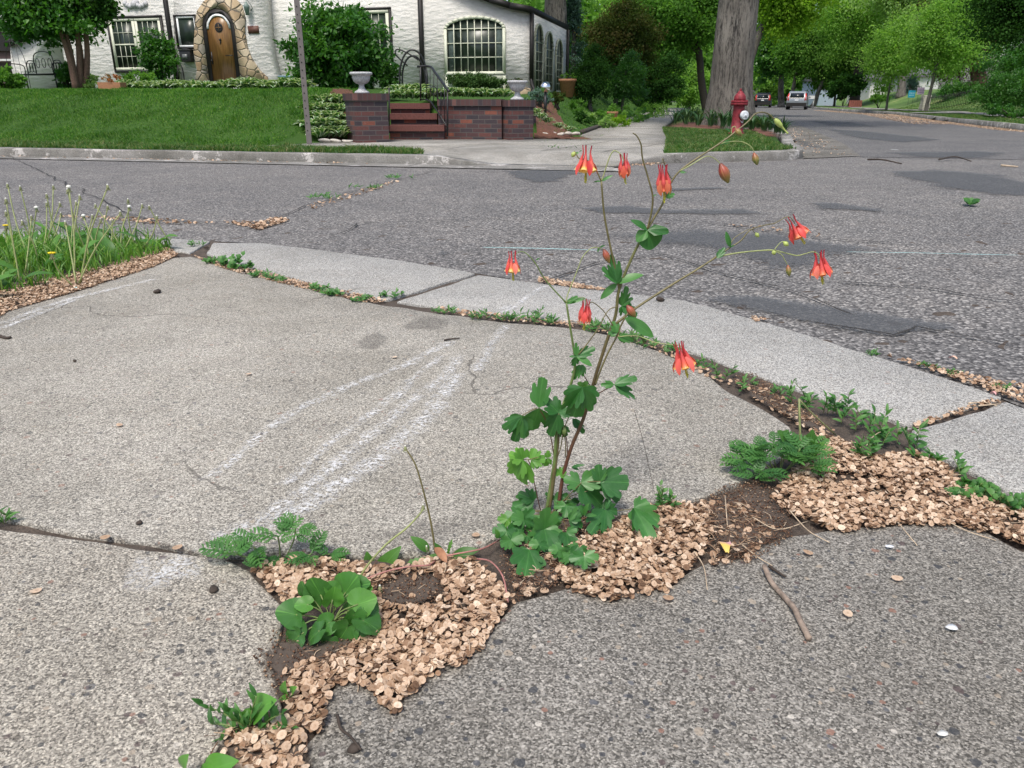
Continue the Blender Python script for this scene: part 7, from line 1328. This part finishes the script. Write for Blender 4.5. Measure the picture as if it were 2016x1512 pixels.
tree('shrub_tree', (1320, 120, 1400, 212), 55, GR['light'], 'pale green bushes at the far end of the side walk', 1360, 6, 130, 60, .2, gz=.2, seed=8)
tree('shrub_tree', (1180, 90, 1300, 215), 45, GR['mid'], 'mid green tree behind the round garden shrubs', 1240, 8, 150, 70, .18, gz=.3, seed=9)
tree('maple', (1470, -110, 1640, 75), 37, GR['yel'], 'yellow green tree branch mass right of the elm trunk', 1452, 16, 300, 90, .17, seed=10, gz=.1, shell=.15, holes=.4)
tree('street_tree', (1475, 20, 1580, 170), 92, GR['shrub'], 'dark street tree behind the parked black car', 1545, 11, 150, 60, .38, seed=11)
tree('street_tree', (1478, 60, 1560, 215), 112, GR['light'], 'pale green tree at the end of the street left of the cars', 1500, 8, 130, 60, .5, seed=12)
tree('street_tree', (1530, 20, 1640, 160), 86, GR['mid'], 'leafy street tree right above the silver car', 1562, 7, 160, 60, .36, seed=13)
tree('street_tree', (1600, 60, 1700, 190), 84, GR['mid'], 'dark tree between the silver car and the young trees', 1607, 8, 160, 60, .36, seed=14)
tree('ash', (1600, -90, 1800, 130), 80, GR['light'], 'tall light green tree rising behind the young trees', 1690, 17, 420, 90, .24, seed=15, shell=.2, tmat='barkd')
tree('ash', (1700, -120, 1880, 60), 72, GR['pale'], 'pale tree crown at the top above the yard signs', 1780, 14, 240, 80, .3, seed=16, shell=.25)
tree('young_tree', (1614, 92, 1690, 188), 84, GR['shrub'], 'small young tree with a thin trunk at the far verge', 1650, 4, 90, 60, .16, seed=17, tmat='barkd', clr=.4)
tree('young_tree', (1706, 35, 1822, 172), 48, GR['light'], 'young maple with a thin pale trunk left of the yard signs', 1755, 4, 150, 80, .17, seed=18, clr=.38, shell=.25, conical=False)
tree('young_tree', (1786, -30, 1938, 152), 44, GR['light'], 'young bright maple with a thin trunk at the stone pillar', 1836, 6, 210, 90, .16, seed=19, clr=.36, shell=.2)
tree('purple_maple', (1830, -60, 1990, 150), 58, GR['purple'], 'dark purple maple behind the iron fence', 1925, 26, 300, 80, .17, seed=20, tmat='barkb', shell=.2)
tree('dark_tree', (1905, -160, 2150, 120), 33, GR['dark'], 'dark green tree filling the upper right corner', 2080, 20, 320, 90, .14, seed=25, shell=.3)
tree('dark_tree', (1925, 40, 2180, 200), 52, GR['shrub'], 'dark leafy mass behind the big hedge at the right edge', 2060, 18, 260, 70, .2, seed=27, shell=.2)
tree('spruce', (1772, 150, 1818, 184), 76, GR['blue'], 'small blue spruce behind the yard signs', 1795, 4, 60, 50, .12, conical=True, seed=26)
shr = [('shrub', 1925, 132, 2060, 224, 30, 'shrub', 'big clipped hedge at the right edge', 260, 90, .06), ('shrub', 1930, 202, 2060, 232, 28, 'shrub', 'low leafy edging plants in front of the big hedge', 60, 60, .07), ('shrub', 1842, 158, 1925, 205, 54, 'shrub', 'rounded green shrub behind the iron fence', 110, 70, .09), ('shrub', 1710, 186, 1755, 202, 64, 'mid', 'low dark shrub on the lawn left of the yard signs', 40, 50, .12), ('shrub', 1630, 150, 1700, 190, 78, 'dark', 'dark bushes beyond the far young tree', 60, 50, .3)]
for i, (nm, x0, y0, x1, y1, Y, mt_, lb_, nc, nlf, lf) in enumerate(shr):
    p = Q((x0+x1)/2, y1, Y); zg = RH(p.x, p.y)[0]; shrub(nm, x0, y0, x1, y1, Y, GR[mt_], lb_, nc, nlf, lf, seed=70+i, zb=zg, shell=.5, clr=.3, depth=.7)
# wood closing the view
fw = MB(); 
o, C = foliage((20, 150, 9), (78, 9, 12), 900, 60, 1.1, GR['mid'], None, 'woods', seed=81, clr=.16, shell=.0); tag(o, 'mass of green woods closing the view beyond the streets', 'woods', None, 'stuff')
o, C = foliage((-8, 74, 5), (32, 6, 8), 700, 60, .55, GR['mid'], None, 'woods', seed=82, clr=.16, shell=.0); tag(o, 'mass of green trees behind the white house', 'woods', None, 'stuff')
# garden bed between house and side walk
for i, (x, y, Y, m_, h) in enumerate([(1135, 205, 21, 'mid', .3), (1160, 214, 20, 'pale', .25), (1185, 218, 20, 'mid', .3), (1210, 212, 22, 'light', .35), (1235, 214, 23, 'mid', .4), (1255, 214, 24, 'shrub', .4), (1275, 214, 27, 'light', .45), (1292, 212, 30, 'light', .5), (1195, 225, 18.5, 'pale', .22), (1225, 224, 19.5, 'yel', .22), (1150, 220, 19, 'dark', .22)]):
    p = Q(x, y, Y); z = lawnH(p.x, p.y); r_ = empty('garden_plant', Vector((p.x, p.y, z)), f'leafy bed plant between house and side walk, {ORD[i]} planted clump', 'plant', 'bed plants beside the side walk'); foliage((p.x, p.y, z+h*.6), (h*1.1, h, h*.7), 22, 40, .05, GR[m_], r_, 'foliage', seed=90+i)
mb = MB(); mb.tube([US(wle(s_)-.1, s_, .13) for s_ in (6.5, 8, 10, 12, 15)], .05, 6, 2); tag(mb.build('edging_log', M['barkd']), 'dark timber edging between garden bed and side walk', 'edging')
# ================================================================ far houses, fence, pillar, signs
def fhouse(x0, y0, x1, y1, Y, label, wall, roofy, wins):
    a = Q(x0, y1, Y); b = Q(x1, y0, Y); r_ = empty('far_house', Vector(((a.x+b.x)/2, Y+3, a.z-.5)), label, 'house'); mb = MB(); mb.box(((a.x+b.x)/2, Y+3, (a.z-1.5+b.z)/2), (b.x-a.x, 6, b.z-a.z+1.5)); mb.build('wall', wall, r_)
    t = Q((x0+x1)/2, roofy, Y).z; V = [(a.x-.3, Y-.3, b.z+.01), (b.x+.3, Y-.3, b.z+.01), (b.x+.3, Y+6.3, b.z+.01), (a.x-.3, Y+6.3, b.z+.01), (a.x-.3, Y+3, t), (b.x+.3, Y+3, t)]; MB().add(V, [[0, 1, 5, 4], [2, 3, 4, 5], [1, 2, 5], [3, 0, 4], [3, 2, 1, 0]]).build('roof', plain('grey_shingle', (.12, .12, .13), .9), r_)
    for (wx0, wy0, wx1, wy1) in wins: c = Q(wx0, wy1, Y-.03); e = Q(wx1, wy0, Y-.03); mb = MB(); mb.box(((c.x+e.x)/2, Y-.03, (c.z+e.z)/2), (e.x-c.x, .1, e.z-c.z)); w_ = mb.build('window', M['whitep'], r_); mb = MB(); mb.box(((c.x+e.x)/2, Y-.085, (c.z+e.z)/2), (e.x-c.x-.16, .04, e.z-c.z-.16)); mb.build('pane', M['glass'], w_)
fhouse(1712, 158, 1745, 182, 92, 'white house with a grey door glimpsed above the lawns', M['whites'], 140, [(1722, 163, 1730, 180)]); fhouse(1806, 152, 1850, 174, 86, 'white house front behind the yard signs', M['whites'], 135, [(1822, 158, 1830, 168)]); fhouse(1612, 160, 1652, 192, 98, 'small pale blue house behind the far young tree', plain('blue_siding', (.32, .40, .48), .8), 145, [(1630, 172, 1636, 182)])
fe = None
def yard_sign(x0, y0, x1, y1, Y, c, ink, label):
    a = Q(x0, y1, Y); b = Q(x1, y0, Y); g = RH(a.x, Y)[0]; r_ = empty('yard_sign', Vector(((a.x+b.x)/2, Y, g)), label, 'sign'); mb = MB(); mb.box(((a.x+b.x)/2, Y, (a.z+b.z)/2), (b.x-a.x, .012, b.z-a.z)); p_ = mb.build('panel', plain('sign_'+label.split()[0], c, .6, .04), r_)
    mb = MB(); w_ = b.x-a.x
    for j in range(2):
        x = a.x+w_*.16
        while x < b.x-w_*.2: l_ = random.uniform(.05, .11)*w_/.6; mb.box((x+l_/2, Y-.008, a.z+(b.z-a.z)*(.62-.3*j)), (l_, .003, (b.z-a.z)*.14)); x += l_+.03
    mb.build('lettering', plain('ink_'+label.split()[0], ink, .6, .0), p_)
    for q in (a.x+w_*.2, b.x-w_*.2): mb = MB(); mb.tube([(q, Y+.012, g-.05), (q, Y+.012, a.z+.1)], .008, 5, 1); mb.build('wire_leg', M['black'], r_)
yard_sign(1787, 178, 1803, 192, 60, (.02, .30, .44), (.35, .55, .62), 'blue yard sign on the sloping lawn'); yard_sign(1805, 172, 1821, 186, 61, (.80, .60, .76), (.3, .22, .36), 'pink yard sign right beside the blue one')
mb = MB(); b = Q(1821, 205, 50); g = RH(b.x, 50)[0]
for k in range(9): mb.box((b.x+random.uniform(-.02, .02), 50, g+.05+.10*k), (.46+random.uniform(-.05, .05), .4, .09), random.uniform(-.1, .1))
tag(mb.build('stone_pillar', M['rockw'], bevel=.015), 'dry stacked pale stone pillar at the end of the iron fence', 'pillar')
fe = empty('iron_fence', Q(1880, 205, 49), 'black iron picket fence running right from the stone pillar', 'fence'); A = Q(1829, 205, 49.8); B = Q(1938, 205, 47.0); mp = MB()
for k in range(34): p = A.lerp(B, k/33); g = RH(p.x, p.y)[0]; mp.tube([(p.x, p.y, g), (p.x, p.y, g+.85)], .010, 5, 1)
mp.build('pickets', M['black'], fe); mp = MB()
for h in (.12, .75): mp.tube([Vector((q.x, q.y, RH(q.x, q.y)[0]+h)) for q in [A.lerp(B, t/6) for t in range(7)]], .014, 5, 1)
mp.build('rails', M['black'], fe)
mb = MB(); p = Q(1684, 205, 74); g = RH(p.x, p.y)[0]; 
for k in range(6): mb.box((p.x-.5+.2*k, 74, g+.3), (.17, .05, .62))
tag(mb.build('wooden_screen', plain('red_stained_wood', (.22, .07, .05), .8)), 'small reddish wooden screen on the far lawn', 'screen')
lpb = Q(1737, 190, 80); lp = empty('lamp_post', Vector((lpb.x, 80, RH(lpb.x, 80)[0])), 'black lamp post on the lawn before the white far house', 'lamp post'); z_ = lp.location.z; mb = MB(); mb.tube([(lpb.x, 80, z_), (lpb.x, 80, z_+1.9)], .05, 8, 1); mb.build('post', M['black'], lp); mb = MB(); mb.lathe([(.06, 0), (.13, .2), (.15, .22), (.03, .36)], (lpb.x, 80, z_+1.9), 8); mb.build('lantern', M['black'], lp)
mb = MB(); p = Q(1601, 205, 78); mb.tube([(p.x, 78, .1), (p.x, 78, 1.1)], .06, 6, 1); mb.box((p.x-.25, 78, 1.0), (.5, .3, .3)); tag(mb.build('letter_box', M['whites']), 'small white letter box beyond the silver car', 'letter box')
# ================================================================ parked cars (seen from behind)
n = NT('tail_light_red'); n.base((.55, .03, .02)); n.rough(.25); M['tail'] = n.m; n = NT('car_glass'); n.base((.012, .016, .02)); n.rough(.06); M['cglass'] = n.m; M['tyre'] = plain('tyre_rubber', (.015, .015, .015), .85); M['rim'] = plain('wheel_rim', (.35, .36, .38), .35, .1, 5, metal=.8); M['plate'] = plain('number_plate', (.6, .62, .65), .5, .05)
def car(p, rot, paint, label, W=1.8, H=1.62, L=4.4, name='parked_car'):
    r_ = empty(name, Vector((0, 0, 0)), label, 'car'); hw = W/2
    prof = [(0, .42), (-.02, .78), (.04, 1.0), (.28, 1.48), (.55, H), (2.2, H-.02), (2.9, 1.12), (3.1, 1.02), (L-.15, .88), (L, .62), (L-.02, .34), (.05, .30)]
    mb = MB(); V = []; st_ = []
    for (wx, ins) in ((-1, 0), (-.92, .0), (.92, 0), (1, 0)):
        for (y, z) in prof:
            tuck = max(0, (z-.95))*.26; x = wx*(hw-tuck) if abs(wx) == 1 else wx*(hw-tuck)*1.0; zz_ = z+(.035 if abs(wx) < 1 and z > .5 else 0); yy = y+(.10 if abs(wx) == 1 and y < .3 else 0)-(.1 if abs(wx) == 1 and y > 4 else 0); V.append((x, yy, zz_))
    k = len(prof); F = [[a*k+j, a*k+(j+1) % k, (a+1)*k+(j+1) % k, (a+1)*k+j] for a in range(3) for j in range(k)]+[list(range(k))[::-1], list(range(3*k, 4*k))]
    bd_ = mb.add(V, F).build('body', paint, r_, smooth=False, bevel=.03)
    g = MB(); g.add([(-.62, -.005, 1.03), (.62, -.005, 1.03), (.55, .235, 1.46), (-.55, .235, 1.46)], [[0, 1, 2, 3]]); g.v[-1][:, 1] += 0.0; g.prism([Vector((-.64, .035, 1.05)), Vector((.64, .035, 1.05)), Vector((.56, .245, 1.47)), Vector((-.56, .245, 1.47))], Vector((0, -.035, .01))); g.build('rear_window', M['cglass'], r_)
    for sg in (-1, 1):
        g = MB(); xx = lambda z: sg*(hw-max(0, z-.95)*.26+.006); P = [Vector((xx(1.05), .45, 1.05)), Vector((xx(1.05), 2.75, 1.05)), Vector((xx(1.48), 2.2, 1.48)), Vector((xx(1.48), .6, 1.48))]; g.prism(P, Vector((sg*.008, 0, 0))); g.build('side_window', M['cglass'], r_)
        g = MB(); g.prism([Vector((sg*(hw-.23), -.03, .82)), Vector((sg*(hw-.0), .06, .82)), Vector((sg*(hw-.02), .11, 1.08)), Vector((sg*(hw-.13), .31, 1.46)), Vector((sg*(hw-.21), .27, 1.46)), Vector((sg*(hw-.2), .03, 1.06))], Vector((0, -.03, 0))); g.build('tail_light', M['tail'], r_)
        for yy in (.85, 3.5):
            g = MB(); g.lathe([(.1, -.11), (.30, -.11), (.335, -.08), (.335, .08), (.30, .11), (.1, .11)], (sg*(hw-.10), yy, .335), 22, (1, 0, 0)); w_ = g.build('wheel', M['tyre'], r_); g = MB(); g.lathe([(.02, .0), (.2, .0), (.2, .015), (.05, .02)], (sg*(hw+.005), yy, .335), 14, (sg, 0, 0)); g.build('rim', M['rim'], w_)
        g = MB(); g.box((sg*(hw+.1), 2.75, 1.1), (.2, .1, .14)); g.build('mirror', paint, r_, bevel=.02)
    g = MB(); g.box((0, -.03, .47), (W*.97, .16, .30)); g.build('bumper', M['tyre'], r_, bevel=.03); g = MB(); g.box((0, -.035, .86), (.32, .03, .16)); g.build('number_plate', M['plate'], r_)
    for sg in (-1, 1): g = MB(); g.tube([(sg*.62, .7, H+.03), (sg*.62, .8, H+.08), (sg*.62, 2.0, H+.08), (sg*.62, 2.1, H+.02)], .02, 6, 2); g.build('roof_rail', M['black'], r_)
    r_.location = p; r_.scale = (.88, .88, .86); r_.rotation_euler = (0, 0, rot); return r_
sv = NT('silver_paint'); sv.base((.25, .28, .31)); sv.rough(.3); sv.b.inputs['Metallic'].default_value = .3; bk = NT('black_paint'); bk.base((.012, .014, .02)); bk.rough(.25)
car(Vector((G(1567, 214).x*.0+Q(1568, 200, 66).x, 66, .0)), R(-22), sv.m, 'silver estate car parked on the side street, seen from behind'); car(Vector((Q(1501, 200, 86).x, 86, .0)), R(-20), bk.m, 'black car parked at the left of the side street farther off', H=1.7, W=1.85)
